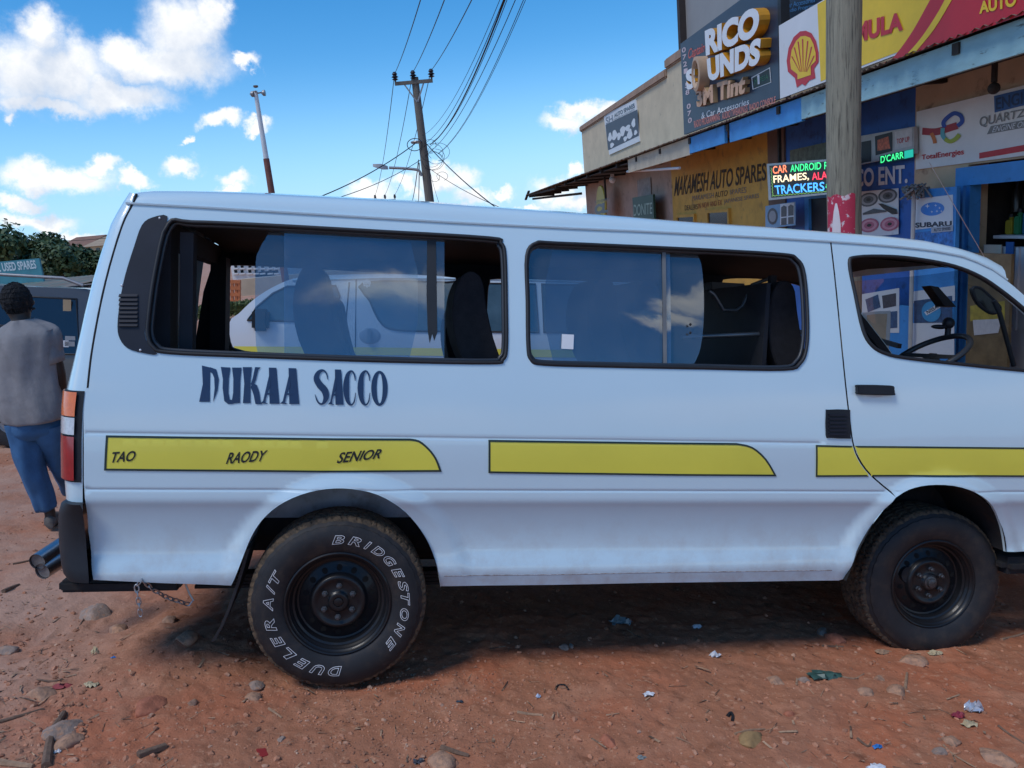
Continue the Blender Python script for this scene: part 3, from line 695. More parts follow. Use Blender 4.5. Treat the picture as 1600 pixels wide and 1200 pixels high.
# ---- dark ventilation panel behind the rear window
vp = spl(catmull([(262,338),(238,340),(222,352),(210,385),(196,430),(188,470),(184,510),(188,530),(200,544),(222,551),(246,553),(228,530),(229,495),(240,425),(252,370)], 3, True))
mbp, nn = side_patch([vp], -.004, grid=True, gx=.02, gz=.02); vent = van.part('vent_panel', mbp, vent_pl, normals=nn)
lv = MB()
for k in range(8):
    py = 461 + 6.6 * k; a = sp(187, py); b = sp(216, py)
    lv.add([(a[0], float(S(*a)) - .005, a[1] + .004), (b[0], float(S(*b)) - .005, b[1] + .004), (b[0], float(S(*b)) - .013, b[1] - .006), (a[0], float(S(*a)) - .013, a[1] - .006)], [(0, 1, 2, 3)])
    lv.add([(a[0], float(S(*a)) - .013, a[1] - .006), (b[0], float(S(*b)) - .013, b[1] - .006), (b[0], float(S(*b)) - .005, b[1] - .009), (a[0], float(S(*a)) - .005, a[1] - .009)], [(0, 1, 2, 3)])
van.part('louvre', lv, vent_pl, vent)
sc = MB()
for p in ((191,446),(250,341),(220,547)): sc.sphere(sidept(-.005)(*sp(*p)), (.005, .003, .005), 8, 5)
van.part('vent_screw', sc, pm('screw_steel', (.6, .6, .62), .4, .6), vent, smooth=80)
# ---- fuel flap vent, handle
q = spl(catmull([(1290,644),(1294,640),(1324,640),(1327,645),(1328,681),(1325,685),(1296,684),(1290,680)], 2, True))
fm = MB(); fm.prism(q, sidept(-.006), sidept(.002)); fv = van.part('side_vent', fm, black_pl, bevel=0)
lv = MB()
for k in range(6):
    a = sp(1294, 648 + 6 * k); b = sp(1320, 648 + 6 * k); lv.bar((a[0], float(S(*a)) - .010, a[1]), (b[0], float(S(*b)) - .010, b[1]), .007, .009)
van.part('louvre', lv, vent_pl, fv)
hq = spl(catmull([(1336,604),(1338,601),(1388,602),(1392,606),(1393,615),(1390,617),(1340,616),(1336,613)], 2, True))
hp = MB(); hp.prism(hq, sidept(-.026), sidept(.0)); dh = van.part('door_handle', hp, black_pl, door, bevel=.004, smooth=40)
a = sp(1366, 616); van.part('handle_recess', MB().sphere((a[0], float(S(*a)) + .003, a[1] - .004), (.065, .006, .022), 24, 10), white, door, smooth=80)

# ---- stripes and writing on the side
def sticker(px, name, inner=None):
    q = spl(px); mbp, nn = side_patch([q], -.0022, gx=.05, gz=.03); s_ = van.part('yellow_stripe', mbp, yellow, normals=nn)
    w = .0075; A = np.array(q); k = len(q); V = []; cen = A.mean(0); area = sum(A[i - 1][0] * A[i][1] - A[i][0] * A[i - 1][1] for i in range(k)); sg = 1 if area > 0 else -1
    B = []
    for i in range(k):
        e1 = A[i] - A[i - 1]; e2 = A[(i + 1) % k] - A[i]; e1 = e1 / np.linalg.norm(e1); e2 = e2 / np.linalg.norm(e2)
        n_ = np.array([-e1[1] - e2[1], e1[0] + e2[0]]); n_ = n_ / np.linalg.norm(n_); c_ = max(.4, abs(n_ @ np.array([-e1[1], e1[0]]))); B.append(A[i] + sg * n_ * w / c_)
    ro = resample([tuple(p) for p in A], 9e9)
    V = [(x, float(S(x, z)) - .0034, z) for x, z in A] + [(x, float(S(x, z)) - .0034, z) for x, z in B]
    return s_, q, B
def ringpart(q, B, s_, skip=()):
    mbp = MB(); k = len(q)
    for i in range(k):
        if i in skip: continue
        j = (i + 1) % k; n_ = max(1, int(math.dist(q[i], q[j]) / .04)); 
        for t in range(n_):
            f0, f1 = t / n_, (t + 1) / n_
            P = [np.array(q[i]) * (1 - f) + np.array(q[j]) * f for f in (f0, f1)] + [np.array(B[i]) * (1 - f) + np.array(B[j]) * f for f in (f1, f0)]
            mbp.add([(x, float(S(x, z)) - .0036, z) for x, z in P], [(0, 1, 2, 3)])
    van.part('stripe_border', mbp, dkline, s_)
S1 = [(166,680),(300,682),(400,683),(520,684.5),(640,685)] + catmull([(640,685),(655,688),(670,700),(682,716),(690,737)], 3)[1:] + [(600,737.5),(500,738),(330,736.5),(163,735)]
S2 = [(763,687),(900,689),(1050,691),(1150,692)] + catmull([(1150,692),(1175,698),(1197,717),(1213,744)], 3)[1:] + [(1050,743),(900,741),(763,739)]
S3a = [(1274,695),(1331.5,696.5)] + [(p[0] - 1.2, p[1]) for p in seam_px if 697 < p[1] < 744] + [(1356.5,744.5),(1274,745)]
S3b = [(1334.5,696.5),(1400,697),(1500,698),(1600,699),(1700,700),(1760,701),(1770,745),(1600,745),(1480,745),(1361,744.5)] + [(p[0] + 2.8, p[1]) for p in seam_px[::-1] if 697 < p[1] < 744]
s1, q, B = sticker(S1, 's1'); ringpart(q, B, s1)
s2, q, B = sticker(S2, 's2'); ringpart(q, B, s2)
s3, q, B = sticker(S3a, 's3'); ringpart(q, B, s3, skip=range(1, len(S3a) - 2))
s4, q, B = sticker(S3b, 's4'); ringpart(q, B, s4, skip=list(range(9, len(S3b))))
def side_text(s, quad, mat, parent=None, bold=.0, shear=0, off=-.004, name='lettering', spacing=1):
    """quad: TL, TR, BR, BL pixels"""
    v, fcs, _, _ = text_tris(s, bold, shear, spacing); TL, TR, BR, BL = [np.array(p, float) for p in quad]; V = []
    for (a_, b_) in v:
        p = (BL * (1 - a_) + BR * a_) * (1 - b_) + (TL * (1 - a_) + TR * a_) * b_; x, z = sp(*p); V.append((x, float(S(x, z)) + off, z))
    return van.part(name, MB().add(V, fcs), mat, parent)
side_text("TAO", [(176,706),(213,704),(212,720),(175,723)], inkm, s1, .02, .35)
side_text("RAODY", [(355,707),(419,703),(416,720),(353,725)], inkm, s1, .02, .35)
side_text("SENIOR", [(528,707),(597,701),(594,716),(526,724)], inkm, s1, .02, .35)
# hand-drawn letters of the big name
def stroke(pts, ws):
    P = [np.array(p, float) for p in catmull(pts, 4)]; Wd = [w[0] for w in catmull([(w, 0) for w in ws], 4)]; Lf, Rt = [], []
    for i, (p, w) in enumerate(zip(P, Wd)):
        d = P[min(i + 1, len(P) - 1)] - P[max(i - 1, 0)]; d = d / (np.linalg.norm(d) + 1e-9); n_ = np.array([-d[1], d[0]]); Lf.append(tuple(p + n_ * w / 2)); Rt.append(tuple(p - n_ * w / 2))
    return Lf + Rt[::-1]
def Aglyph(x0, x1, y0, y1, dy=0):
    w = x1 - x0; ap = x0 + w * .44
    return [[(ap, y0), (ap + w * .40, y0 + 1), (x1, y1), (x1 - w * .52, y1)], [(ap + 2, y0 + 30), (ap + 8, y0 + 75), (x0 + w * .28, y1 - 22), (x0 + w * .26, y1 - 6), (x0 + w * .42, y1), (x0, y1 - 2), (x0 + w * .14, y1 - 14)], [(x0 + w * .25, y1 - 48), (x0 + w * .62, y1 - 48), (x0 + w * .64, y1 - 40), (x0 + w * .23, y1 - 40)]]
G_ = []
G_ += [[(465,31),(502,40),(500,190),(453,190),(469,112)], [(500,38),(528,48),(539,92),(534,140),(514,193),(521,130),(519,85),(510,64),(498,58)]]
G_ += [[(548,37),(590,40),(583,90),(581,150),(587,180),(597,182),(602,150),(603,90),(597,40),(639,40),(633,100),(632,195),(608,197),(598,200),(580,200),(563,186),(556,130),(557,90)]]
G_ += [[(644,38),(684,38),(678,95),(678,196),(645,196),(651,110)], [(723,39),(698,38),(688,85),(680,112),(688,128),(702,92),(712,50)], [(686,108),(706,116),(717,150),(722,188),(729,201),(700,200),(692,160),(679,125)]]
G_ += Aglyph(722, 805, 40, 199) + Aglyph(808, 892, 42, 200)
G_ += [stroke([(1016,92),(1011,66),(996,52),(976,62),(967,88),(982,116),(1003,140),(1009,172),(993,199),(973,190),(961,158)], [3,6,9,18,25,30,30,24,9,7,3])]
G_ += Aglyph(1018, 1086, 48, 203)
for dx in (0, 63): G_ += [stroke([(1137+dx,98),(1133+dx,70),(1120+dx,55),(1103+dx,75),(1097+dx,128),(1103+dx,182),(1119+dx,203),(1133+dx,188),(1139+dx,150)], [3,7,8,18,26,18,8,6,3])]
cp = lambda p: (150 + p[0] / 2.807, 560 + p[1] / 2.807)
lm = MB()
for k, poly in enumerate(G_):
    v, t = fill2([[sp(*cp(p)) for p in poly]]); lm.add([(x, float(S(x, z)) - .0025 - .00012 * k, z) for x, z in v], t)
th = np.linspace(0, 2 * math.pi, 33)[:-1]
O1 = [sp(*cp((1243 + 36 * math.cos(t), 131 + 77 * math.sin(t)))) for t in th]; O2 = [sp(*cp((1244 + 13 * math.cos(t), 131 + 66 * math.sin(t)))) for t in th]
v, t = fill2([O1, O2]); lm.add([(x, float(S(x, z)) - .0025, z) for x, z in v], t)
van.part('side_lettering', lm, navy)

# ---- cab front: windscreen, nose, bumper, far mirror, aerial
af = spl(dfront); ws = [p for p in af if p[1] > 1.25]; ns = [p for p in af if p[1] <= 1.27] + [(af[-1][0] + .05, .45)]
def across(line, inset=0):
    secs = []
    for x, z in line:
        y0 = float(S(x, z)) + inset; secs.append([(x + .10 * (1 - ((y - YC) / (YC - y0)) ** 2), y, z) for y in np.linspace(y0, BW - y0, 13)])
    return MB().loft(secs)
van.part('windscreen', across(ws, .07), gl_clear, smooth=60)
pil = MB()
for s_ in (0, 1):
    pil.loft([[(x, (float(S(x, z)) if not s_ else BW - float(S(x, z))), z), (x + .03, (float(S(x, z)) + .075 if not s_ else BW - float(S(x, z)) - .075), z), (x - .05, (float(S(x, z)) + .06 if not s_ else BW - float(S(x, z)) - .06), z - .01)] for x, z in ws], closed=True)
van.part('windscreen_pillar', pil, white, smooth=50)
van.part('pillar_trim', MB().loft([[(x - .055, BW - float(S(x, z)) - .05, z - .02), (x + .02, BW - float(S(x, z)) - .082, z), (x - .03, BW - float(S(x, z)) - .085, z - .02)] for x, z in ws], closed=True), trim_in, smooth=50)
nose = van.part('nose', across(ns), white, smooth=60)
xn = af[-1][0]
van.part('front_bumper', MB().box(xn - .05, .02, .40, xn + .17, BW - .02, .60), black_pl, bevel=.03)
for y in (.12, BW - .42): van.part('headlight', MB().box(xn + .04, y, .82, xn + .12, y + .30, 1.0), clear_l, bevel=.02)
van.part('grille', MB().box(xn + .08, .46, .84, xn + .13, BW - .46, .97), black_pl, bevel=.01)
mirm = pm('mirror_face', (.75, .78, .80), rough=.02, metal=1, var=.0)
mq = [vY(*p, 1.88) for p in catmull([(1349,495),(1354,488),(1386,486),(1392,491),(1389,545),(1383,556),(1358,560),(1352,553)], 3, True)]
mh = MB(); mh.prism([(p[0], p[2]) for p in mq], lambda a_, b_: (a_, 1.88, b_), lambda a_, b_: (a_ + .04, 1.98, b_)); mir = van.part('wing_mirror', mh, pm('mirror_shell', (.35, .36, .38), .4), bevel=.006, smooth=40)
cm = np.mean(mq, 0); van.part('mirror_glass', MB().add([(p[0] * .86 + cm[0] * .14 + .0, 1.872 + .10 * (p[0] - cm[0]), p[2] * .88 + cm[2] * .12) for p in mq], [tuple(range(len(mq)))]), mirm, mir)
van.part('mirror_arm', MB().bar((cm[0] + .02, 1.66, cm[2] - .08), (cm[0] + .02, 1.90, cm[2] - .04), .03), black_pl, mir)
ar = vY(1570, 437, 1.50); ab = vY(1452, 254, 1.50); am = vY(1540, 405, 1.50)
aer = van.part('aerial', MB().tube([ar, am], .011, 8), black_pl, smooth=80); van.part('aerial_rod', MB().tube([am, ab], .0022, 6), pm('aerial_steel', (.6, .6, .6), .3, .8), aer)

# ---- cabin: floor, seats, rails, dashboard, steering wheel
seat_m = pm('seat_cloth', (.022, .020, .024), rough=.9, var=.25, scale=30, bump=.2, bscale=200)
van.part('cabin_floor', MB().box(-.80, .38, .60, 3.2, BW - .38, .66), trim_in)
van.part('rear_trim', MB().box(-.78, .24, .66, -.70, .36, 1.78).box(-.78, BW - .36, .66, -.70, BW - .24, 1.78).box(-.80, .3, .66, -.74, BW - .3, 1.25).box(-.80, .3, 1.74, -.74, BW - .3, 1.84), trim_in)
van.part('pillar_trim', MB().box(-.66, .22, 1.15, -.61, .28, 1.78), trim_in)
prof = [(470,440),(478,424),(490,416),(503,420),(512,434),(518,470),(530,520),(545,560),(556,600),(520,600),(492,570),(472,530),(464,490),(465,460)]
base_x = vY(490, 430, .48)[0]
bp_ = [(p[0] - base_x, p[2]) for p in [vY(a_, b_, .48) for a_, b_ in catmull(prof, 2, True)]]
def seat(x, y0, y1, dz=0):
    m_ = MB(); m_.prism(bp_, lambda a_, b_: (x + a_, y0, b_ + dz), lambda a_, b_: (x + a_, y1, b_ + dz))
    s_ = van.part('seat', m_, seat_m, bevel=.02, smooth=45)
    van.part('seat_base', MB().box(x + .06, y0, .98 + dz, x + .50, y1, 1.10 + dz).box(x + .15, y0 + .08, .66, x + .40, y1 - .08, .98 + dz), seat_m, s_, bevel=.02, smooth=45)
for pxx in (490, 728):
    x = vY(pxx, 430, .48)[0]
    seat(x, .33, .70)
    if pxx == 490: pass
    seat(x + .03, 1.02, 1.42, -.10)
for pxx in (925, 990): seat(vY(pxx, 450, .75)[0], .55, 1.0, .02)
for pxx in (1195,): seat(vY(pxx, 450, .5)[0], .32, .78, .03); seat(vY(pxx, 450, .5)[0], .95, 1.4, .03)
rail = pm('grey_rail', (.16, .17, .18), rough=.35, metal=.6, var=.2)
van.part('grab_rail', MB().tube([vY(1065, 527, .35), vY(1255, 519, .35)], .011, 8), rail, smooth=80)
van.part('partition', MB().box(vY(1110, 500, .9)[0], .30, .66, vY(1110, 500, .9)[0] + .02, 1.5, vY(1110, 452, .9)[2]).box(vY(1185, 500, .5)[0], .4, .66, vY(1185, 500, .5)[0] + .03, .43, 1.75), trim_in)
van.part('grab_handle', MB().tube([vY(*p, .5) for p in ((1108,455),(1116,460),(1130,484),(1150,485),(1160,478),(1175,445),(1200,436))], .009, 8), rail, smooth=80)
e = vY(1166, 484, .55); van.part('white_disc', MB().lathe([(0, -.006), (.020, -.006), (.022, 0)], (e[0], .55, e[2]), 'Y', 20), paper, smooth=50)  # white disc added for the bright round hole in the partition, no lamp
e = vY(1135, 456, 1.2); van.part('speaker_box', MB().box(e[0] - .12, 1.15, e[2] - .06, e[0] + .1, 1.3, e[2] + .05), pm('grey_box', (.10, .11, .13), .5), bevel=.01)
d0 = vY(1470, 548, .5)
van.part('dashboard', MB().box(d0[0] - .05, .14, 1.0, 3.45, BW - .14, 1.22).box(d0[0] + .30, .14, 1.2, 3.4, BW - .14, 1.315), pm('dashboard_plastic', (.014, .014, .016), .6, bump=.2, bscale=200), bevel=.03, smooth=45)
c = Vector(vY(1452, 556, .42)); ax = Vector((-.55, 0, .83)).normalized(); ux = Vector((0, 1, 0)); uy = ax.cross(ux)
sw = van.part('steering_wheel', MB().tube([c + (ux * math.cos(t) + uy * math.sin(t)) * .19 for t in np.linspace(0, 2 * math.pi, 41)[:-1]], .014, 10, True).bar(c - ux * .19, c + ux * .19, .03, .02).bar(c, c - ax * .35, .05), pm('wheel_plastic', (.03, .032, .037), .42), smooth=60)
k0 = Vector(vY(1482, 505, .42)); van.part('steering_knob', MB().sphere(k0 + Vector((0, 0, .0)), (.028, .03, .030), 14, 10).sphere(k0 + Vector((-.05, .0, -.02)), (.045, .02, .012), 12, 8).tube([k0, k0 - Vector((0, 0, .06))], .014, 8), black_pl, sw, smooth=60)
vs = [vY(*p, .75) for p in ((1443,447),(1456,449),(1484,480),(1466,479))]; m_ = MB(); m_.prism([(p[0], p[2]) for p in vs], lambda a_, b_: (a_, .70, b_), lambda a_, b_: (a_ + .01, .78, b_)); van.part('sun_visor', m_, black_pl)
mvp = [vY(*p, .55) for p in catmull([(1519,452),(1530,450),(1545,462),(1562,480),(1558,488),(1545,488),(1528,474)], 3, True)]; m_ = MB(); m_.tube(mvp, .009, 8, True); rvm = van.part('quarter_mirror', m_, black_pl, smooth=60)
m_ = MB(); m_.prism([(p[0], p[2]) for p in mvp], lambda a_, b_: (a_, .545, b_), lambda a_, b_: (a_, .57, b_)); van.part('mirror_glass', m_, pm('dim_mirror', (.035, .035, .033), .25, .5), rvm)
van.part('pillar_grip', MB().tube([vY(*p, .5) for p in ((1553,470),(1562,490),(1570,520),(1577,545),(1584,572))], .012, 8), black_pl, smooth=60)
van.done()
# ================================================================== GROUND (van frame, one sheet)
def vnoise(x, y, seed):
    """smooth value noise"""
    def h(i, j):
        k = (i.astype(np.int64) * 374761393 + j.astype(np.int64) * 668265263 + seed * 1442695041) & 0xffffffff
        k = ((k ^ (k >> 13)) * 1274126177) & 0xffffffff
        return ((k ^ (k >> 16)) & 0xffff) / 65535.0
    i = np.floor(x); j = np.floor(y); u = x - i; v = y - j; u = u*u*u*(u*(u*6-15)+10); v = v*v*v*(v*(v*6-15)+10)
    return (h(i, j) * (1-u) + h(i+1, j) * u) * (1-v) + (h(i, j+1) * (1-u) + h(i+1, j+1) * u) * v
def sm(t, w):   # smooth max(t, 0)
    return .5 * (t + np.sqrt(t * t + w * w)) - .5 * w * 0
def ground_z(x, y):
    x = np.asarray(x, float); y = np.asarray(y, float)
    near = np.exp(-((x - .5) ** 2 + (y - .5) ** 2) / 160)
    z = .008 * smoothstep(.4, 2.4, x) * np.exp(-((x - 2.8) / 2.5) ** 2)
    z = z + near * (.030 * (vnoise(x * .9 + 5, y * .9, 1) - .5) * smoothstep(-.1, -.9, y) + .045 * (vnoise(x * 1.7, y * 1.7 + 3, 2) - .5) * smoothstep(.2, 1.2, np.abs(x - 1.3) - 1.0) * smoothstep(-.5, .4, y)
                + .014 * (vnoise(x * 5, y * 5, 3) - .5) + .012 * (vnoise(x * 13, y * 13, 4) - .5) + .009 * (vnoise(x * 34, y * 34, 5) - .5)
                + .006 * np.clip(vnoise(x * 22, y * 22, 8) - .70, 0, 1) * 4.5)
    # loose earth under the tail, and the tyres' hollows
    z = z + .085 * np.exp(-((x + .72) / .34) ** 2 - ((y - .42) / .40) ** 2) - .018 * np.exp(-((x) / .3) ** 2 - ((y - .12) / .3) ** 2)
    t = (.148 * x + .116 * y)
    z = z + sm(t - .75, .25) - sm(-t - 1.6, .4) - .0
    return z
gxs = np.concatenate([-np.geomspace(4.2, 900, 50)[::-1], np.arange(-4.18, -1.6, .03), np.arange(-1.6, 3.6, .0135), np.arange(3.6, 5, .04), np.geomspace(5.05, 900, 50)])
gys = np.concatenate([-np.geomspace(1.3, 400, 30)[::-1], np.arange(-1.28, .7, .0135), np.arange(.7, 3, .03), np.arange(3.02, 9, .08), np.geomspace(9.1, 1500, 60)])
XX, YY = np.meshgrid(gxs, gys, indexing='ij'); ZZ = ground_z(XX, YY)
mb = MB(); mb.v = np.stack([XX, YY, ZZ], -1).reshape(-1, 3); nx_, ny_ = XX.shape
ii = (np.arange(nx_ - 1)[:, None] * ny_ + np.arange(ny_ - 1)[None]).ravel(); mb.f = np.stack([ii, ii + ny_, ii + ny_ + 1, ii + 1], 1)
me = bpy.data.meshes.new('ground'); me.vertices.add(len(mb.v)); me.vertices.foreach_set('co', mb.v.astype(np.float32).ravel())
me.loops.add(len(mb.f) * 4); me.loops.foreach_set('vertex_index', mb.f.astype(np.int32).ravel()); me.polygons.add(len(mb.f)); me.polygons.foreach_set('loop_start', np.arange(len(mb.f), dtype=np.int32) * 4)
me.update(calc_edges=True); me.validate(); me.shade_smooth()
gr = bpy.data.objects.new('ground', me); C_.objects.link(gr); gr.matrix_world = MV; gr['kind'] = 'structure'
def earth():
    m = bpy.data.materials.new('red_earth'); m.use_nodes = True; t = m.node_tree; K = t.links; b = t.nodes['Principled BSDF']
    tcn = N(t, 'ShaderNodeTexCoord'); s_ = tcn.outputs['Object']
    def mixn(fac, a, bcol):
        mx = N(t, 'ShaderNodeMix', data_type='RGBA'); K.new(fac, mx.inputs['Factor'])
        if isinstance(a, tuple): mx.inputs['A'].default_value = (*a, 1)
        else: K.new(a, mx.inputs['A'])
        if isinstance(bcol, tuple): mx.inputs['B'].default_value = (*bcol, 1)
        else: K.new(bcol, mx.inputs['B'])
        return mx.outputs['Result']
    def band(scale, lo, hi, det=7, r=.6):
        n_ = noise(t, s_, scale, det, r); q = N(t, 'ShaderNodeMapRange', interpolation_type='SMOOTHSTEP'); K.new(n_.outputs['Fac'], q.inputs[0]); setin(q, From_Min=lo, From_Max=hi); return q.outputs[0]
    c = mixn(band(.9, .38, .62, 5), (.47, .158, .078), (.40, .172, .098))          # red and browner earth
    c = mixn(band(1.9, .46, .60, 6), c, (.41, .170, .092))
    c = mixn(band(3.2, .50, .70), c, (.50, .225, .130))                              # paler dusty drifts
    c = mixn(band(6.5, .56, .74), c, (.27, .105, .055))                              # damp dark patches
    c = mixn(band(38, .55, .78, 5), c, (.62, .34, .21))                              # grit
    c = mixn(band(75, .60, .74, 4), c, (.20, .080, .042))
    sx = N(t, 'ShaderNodeSeparateXYZ'); K.new(s_, sx.inputs[0])                       # trodden pale lane behind the van
    fx = N(t, 'ShaderNodeMapRange', interpolation_type='SMOOTHSTEP'); K.new(sx.outputs['X'], fx.inputs[0]); setin(fx, From_Min=-.5, From_Max=-1.6)
    fm = N(t, 'ShaderNodeMath', operation='MULTIPLY'); K.new(fx.outputs[0], fm.inputs[0]); K.new(band(1.6, .25, .60), fm.inputs[1])
    c = mixn(fm.outputs[0], c, (.50, .29, .205))
    K.new(c, b.inputs['Base Color']); b.inputs['Roughness'].default_value = .95; b.inputs['Specular IOR Level'].default_value = .2
    prev = None
    for sc_, st_, ds in ((9, .55, .02), (45, .8, .008), (160, .7, .003)):
        n_ = noise(t, s_, sc_, 6, .65); bp = N(t, 'ShaderNodeBump'); bp.inputs['Strength'].default_value = st_; bp.inputs['Distance'].default_value = ds; K.new(n_.outputs['Fac'], bp.inputs['Height'])
        if prev: K.new(prev, bp.inputs['Normal'])
        prev = bp.outputs[0]
    K.new(prev, b.inputs['Normal']); return m
me.materials.append(earth())

# ---- stones, gravel and litter lying on it
stone_brown = pm('brown_stone', (.38, .22, .145), rough=.9, var=.35, scale=25, bump=.5, bscale=90, col2=(.50, .27, .16), lo=.45, hi=.6)
stone_red = pm('red_stone', (.42, .145, .080), rough=.9, var=.3, scale=25, bump=.5, bscale=90)
stone_grey = pm('grey_stone', (.31, .225, .18), rough=.9, var=.35, scale=25, bump=.5, bscale=90, col2=(.46, .24, .14), lo=.5, hi=.65)
def gpt(px, py):
    z = 0.0
    for _ in range(8):
        p = vZ(px, py, z); z = float(ground_z(p[0], p[1]))
    return p
def rock(mb, c, r, seed, flat=.55, sub=1.0):
    rg = random.Random(seed); bm = bmesh.new(); bmesh.ops.create_icosphere(bm, subdivisions=3 if sub >= 1 else 1, radius=1)
    cuts = [(Vector((rg.uniform(-1, 1), rg.uniform(-1, 1), rg.uniform(-.6, 1))).normalized(), rg.uniform(.55, .9)) for _ in range(9)]; a = rg.uniform(0, 6.28); s_ = (rg.uniform(.8, 1.25), rg.uniform(.65, 1))
    V = []
    for v in bm.verts:
        p = v.co.copy()
        for n_, d in cuts:
            e = p.dot(n_) - d
            if e > 0: p -= n_ * e * .9
        p *= 1 + .05 * math.sin(7 * p.x + seed) * math.sin(6 * p.y + 2 * seed)
        x, y = p.x * s_[0], p.y * s_[1]; V.append((c[0] + r * (x * math.cos(a) - y * math.sin(a)), c[1] + r * (x * math.sin(a) + y * math.cos(a)), c[2] + r * flat * (p.z + .45)))
    fc = [tuple(q.index for q in f.verts) for f in bm.faces]; bm.free(); return mb.add(V, fc)
STONES = [ # px, py, half width px, material, label
    (150,962,30,stone_grey,"grey half buried rock under the chain at the tail of the minibus"),
    (185,985,16,stone_brown,"flat brown stone just below the grey half buried rock"),
    (1305,997,17,stone_red,"red rock lying in shade left of the front wheel"),
    (1212,1065,13,stone_brown,"brown round stone between the white scrap and the green plastic"),
    (1399,1081,20,stone_brown,"broad tan stone with twigs under the front wheel, largest of its cluster"),
    (1352,1083,14,stone_brown,"flat tan stone left of the broad tan stone"),
    (1373,1062,9,stone_brown,"small pebble above the broad tan stone"),
    (1256,1064,10,stone_grey,"pale crumbly stone just left of the green plastic"),
    (1424,1033,18,stone_brown,"flat buff stone touching the ground under the front tyre"),
    (1487,1158,17,stone_brown,"angular tan stone near the lower right corner"),
    (1556,1186,20,stone_brown,"flat brown slab at the lower right edge"),
    (1176,1155,22,pm('ochre_stone',(.33,.20,.085),.9,0,.25,25,.4,90),"ochre stone with a dark chip in the right foreground"),
    (1235,1117,11,stone_red,"small reddish stone right of the black curl"),
    (690,1190,26,stone_brown,"long tan stone at the bottom edge next to a stick"),
    (950,1158,16,stone_red,"smooth reddish flat stone in the foreground below the black strap"),
    (880,1013,9,stone_grey,"dark round stone in the shadow under the minibus"),
    (893,1010,6,stone_grey,"smaller dark stone beside the dark round one under the minibus"),
    (395,1090,15,stone_brown,"brown stone against the left of the rear tyre"),
    (400,1072,13,stone_grey,"greyish stone just above the brown one left of the rear tyre"),
    (100,1140,22,stone_grey,"large grey stone at the lower left beside a bent branch"),
    (105,1163,24,stone_brown,"flat pale slab below the large grey stone at the lower left"),
    (235,1105,22,stone_red,"low red rock in the middle of the left foreground"),
    (65,1085,22,stone_brown,"broad brown rock at the left near the red rag"),
    (12,1017,13,stone_grey,"grey stone at the far left edge"),
    (440,1156,7,stone_grey,"little grey pebble in the foreground left of centre"),
    (300,1100,9,stone_brown,"pale pebble right of the low red rock"),
    (1285,988,12,stone_grey,"dark stone in shade behind the red rock"),
    (1468,1175,12,stone_grey,"grey stone near the blue scrap"),
    (265,970,14,stone_brown,"brown clod in the loose earth under the sill"),
    (290,998,20,stone_brown,"wide brown clod in the shade left of the mud flap"),
]
for i, (px, py, w, m_, lab) in enumerate(STONES):
    p = gpt(px, py); d = np.linalg.norm(p - CV); r = w * d / F
    one('stone', rock(MB(), (p[0], p[1], p[2] - r * .22), r, i + 3, .5 if w > 10 else .65), m_, lab, 'stone', None, MV, smooth=35)
gb = MB()
for i in range(4200):
    px, py = random.uniform(-30, 1630), random.uniform(915, 1215)
    if random.random() < .35: px, py = random.uniform(-60, 140), random.uniform(700, 1200)
    p = gpt(px, py); r = .003 + .014 * random.random() ** 4
    if py < 1000 and random.random() < .6: continue
    rock(gb, (p[0], p[1], p[2] - r * .25), r, i, .7, 0)
for i in range(900):
    px, py = random.gauss(640, 160), random.uniform(1050, 1180); p = gpt(px, py); r = .003 + .004 * random.random(); rock(gb, (p[0], p[1], p[2] - r * .2), r, i + 9000, .8, 0)
one('gravel', gb, pm('gravel_grit', (.42, .19, .11), .95, 0, .45, 8, col2=(.55, .36, .25), lo=.56, hi=.66), kind='stuff', frame=MV, smooth=30, weld=False, recalc=False)

fb_ = MB()
for i in range(420):
    px, py = random.uniform(-20, 1620), random.uniform(930, 1210)
    if random.random() < .3: px, py = random.uniform(-40, 120), random.uniform(720, 1200)
    p = gpt(px, py); a = random.uniform(0, 6.28); l = .012 + .035 * random.random() ** 2; w_ = .0012 + .0045 * random.random() ** 3; dx, dy = math.cos(a) * l, math.sin(a) * l; z0 = p[2] + .003
    fb_.add([(p[0] - dx - dy / l * w_, p[1] - dy + dx / l * w_, z0), (p[0] - dx + dy / l * w_, p[1] - dy - dx / l * w_, z0), (p[0] + dx * .9 + dy / l * w_, p[1] + dy * .9 - dx / l * w_, z0 + random.uniform(0, .006)), (p[0] + dx + -dy / l * w_ * .4, p[1] + dy + dx / l * w_ * .4, z0 + random.uniform(0, .008))], [(0, 1, 2, 3)])
one('straw_chaff', fb_, pm('chaff', (.42, .26, .16), .9, 0, .5, 9, col2=(.12, .07, .045), lo=.48, hi=.56), kind='stuff', frame=MV, weld=False, recalc=False)
def stick(px, w, mat, label, cat='stick', name='stick', taper=.6, lift=.4):
    P = [gpt(*p) for p in px]; d = np.linalg.norm(P[0] - CV) / F; rr = np.linspace(w, w * taper, len(px)) * d
    P = [(p[0], p[1], p[2] + r_ * lift) for p, r_ in zip(P, rr)]; P = catmull(P, 4); rr = np.interp(np.linspace(0, 1, len(P)), np.linspace(0, 1, len(rr)), rr)
    one(name, MB().tube(P, list(rr), 7), mat, label, cat, None, MV, smooth=50)
wood_d = pm('weathered_stick', (.17, .105, .07), .9, 0, .3, 40, .3, 120)
wood_l = pm('dry_wood_chip', (.34, .21, .13), .9, 0, .3, 40, .3, 120)
stick([(72,1200),(76,1170),(82,1145),(92,1128),(100,1115)], 6, wood_d, "bent thick branch standing out at the lower left corner")
stick([(-5,1130),(30,1120),(68,1108)], 2.4, wood_d, "thin straight stick at the left edge")
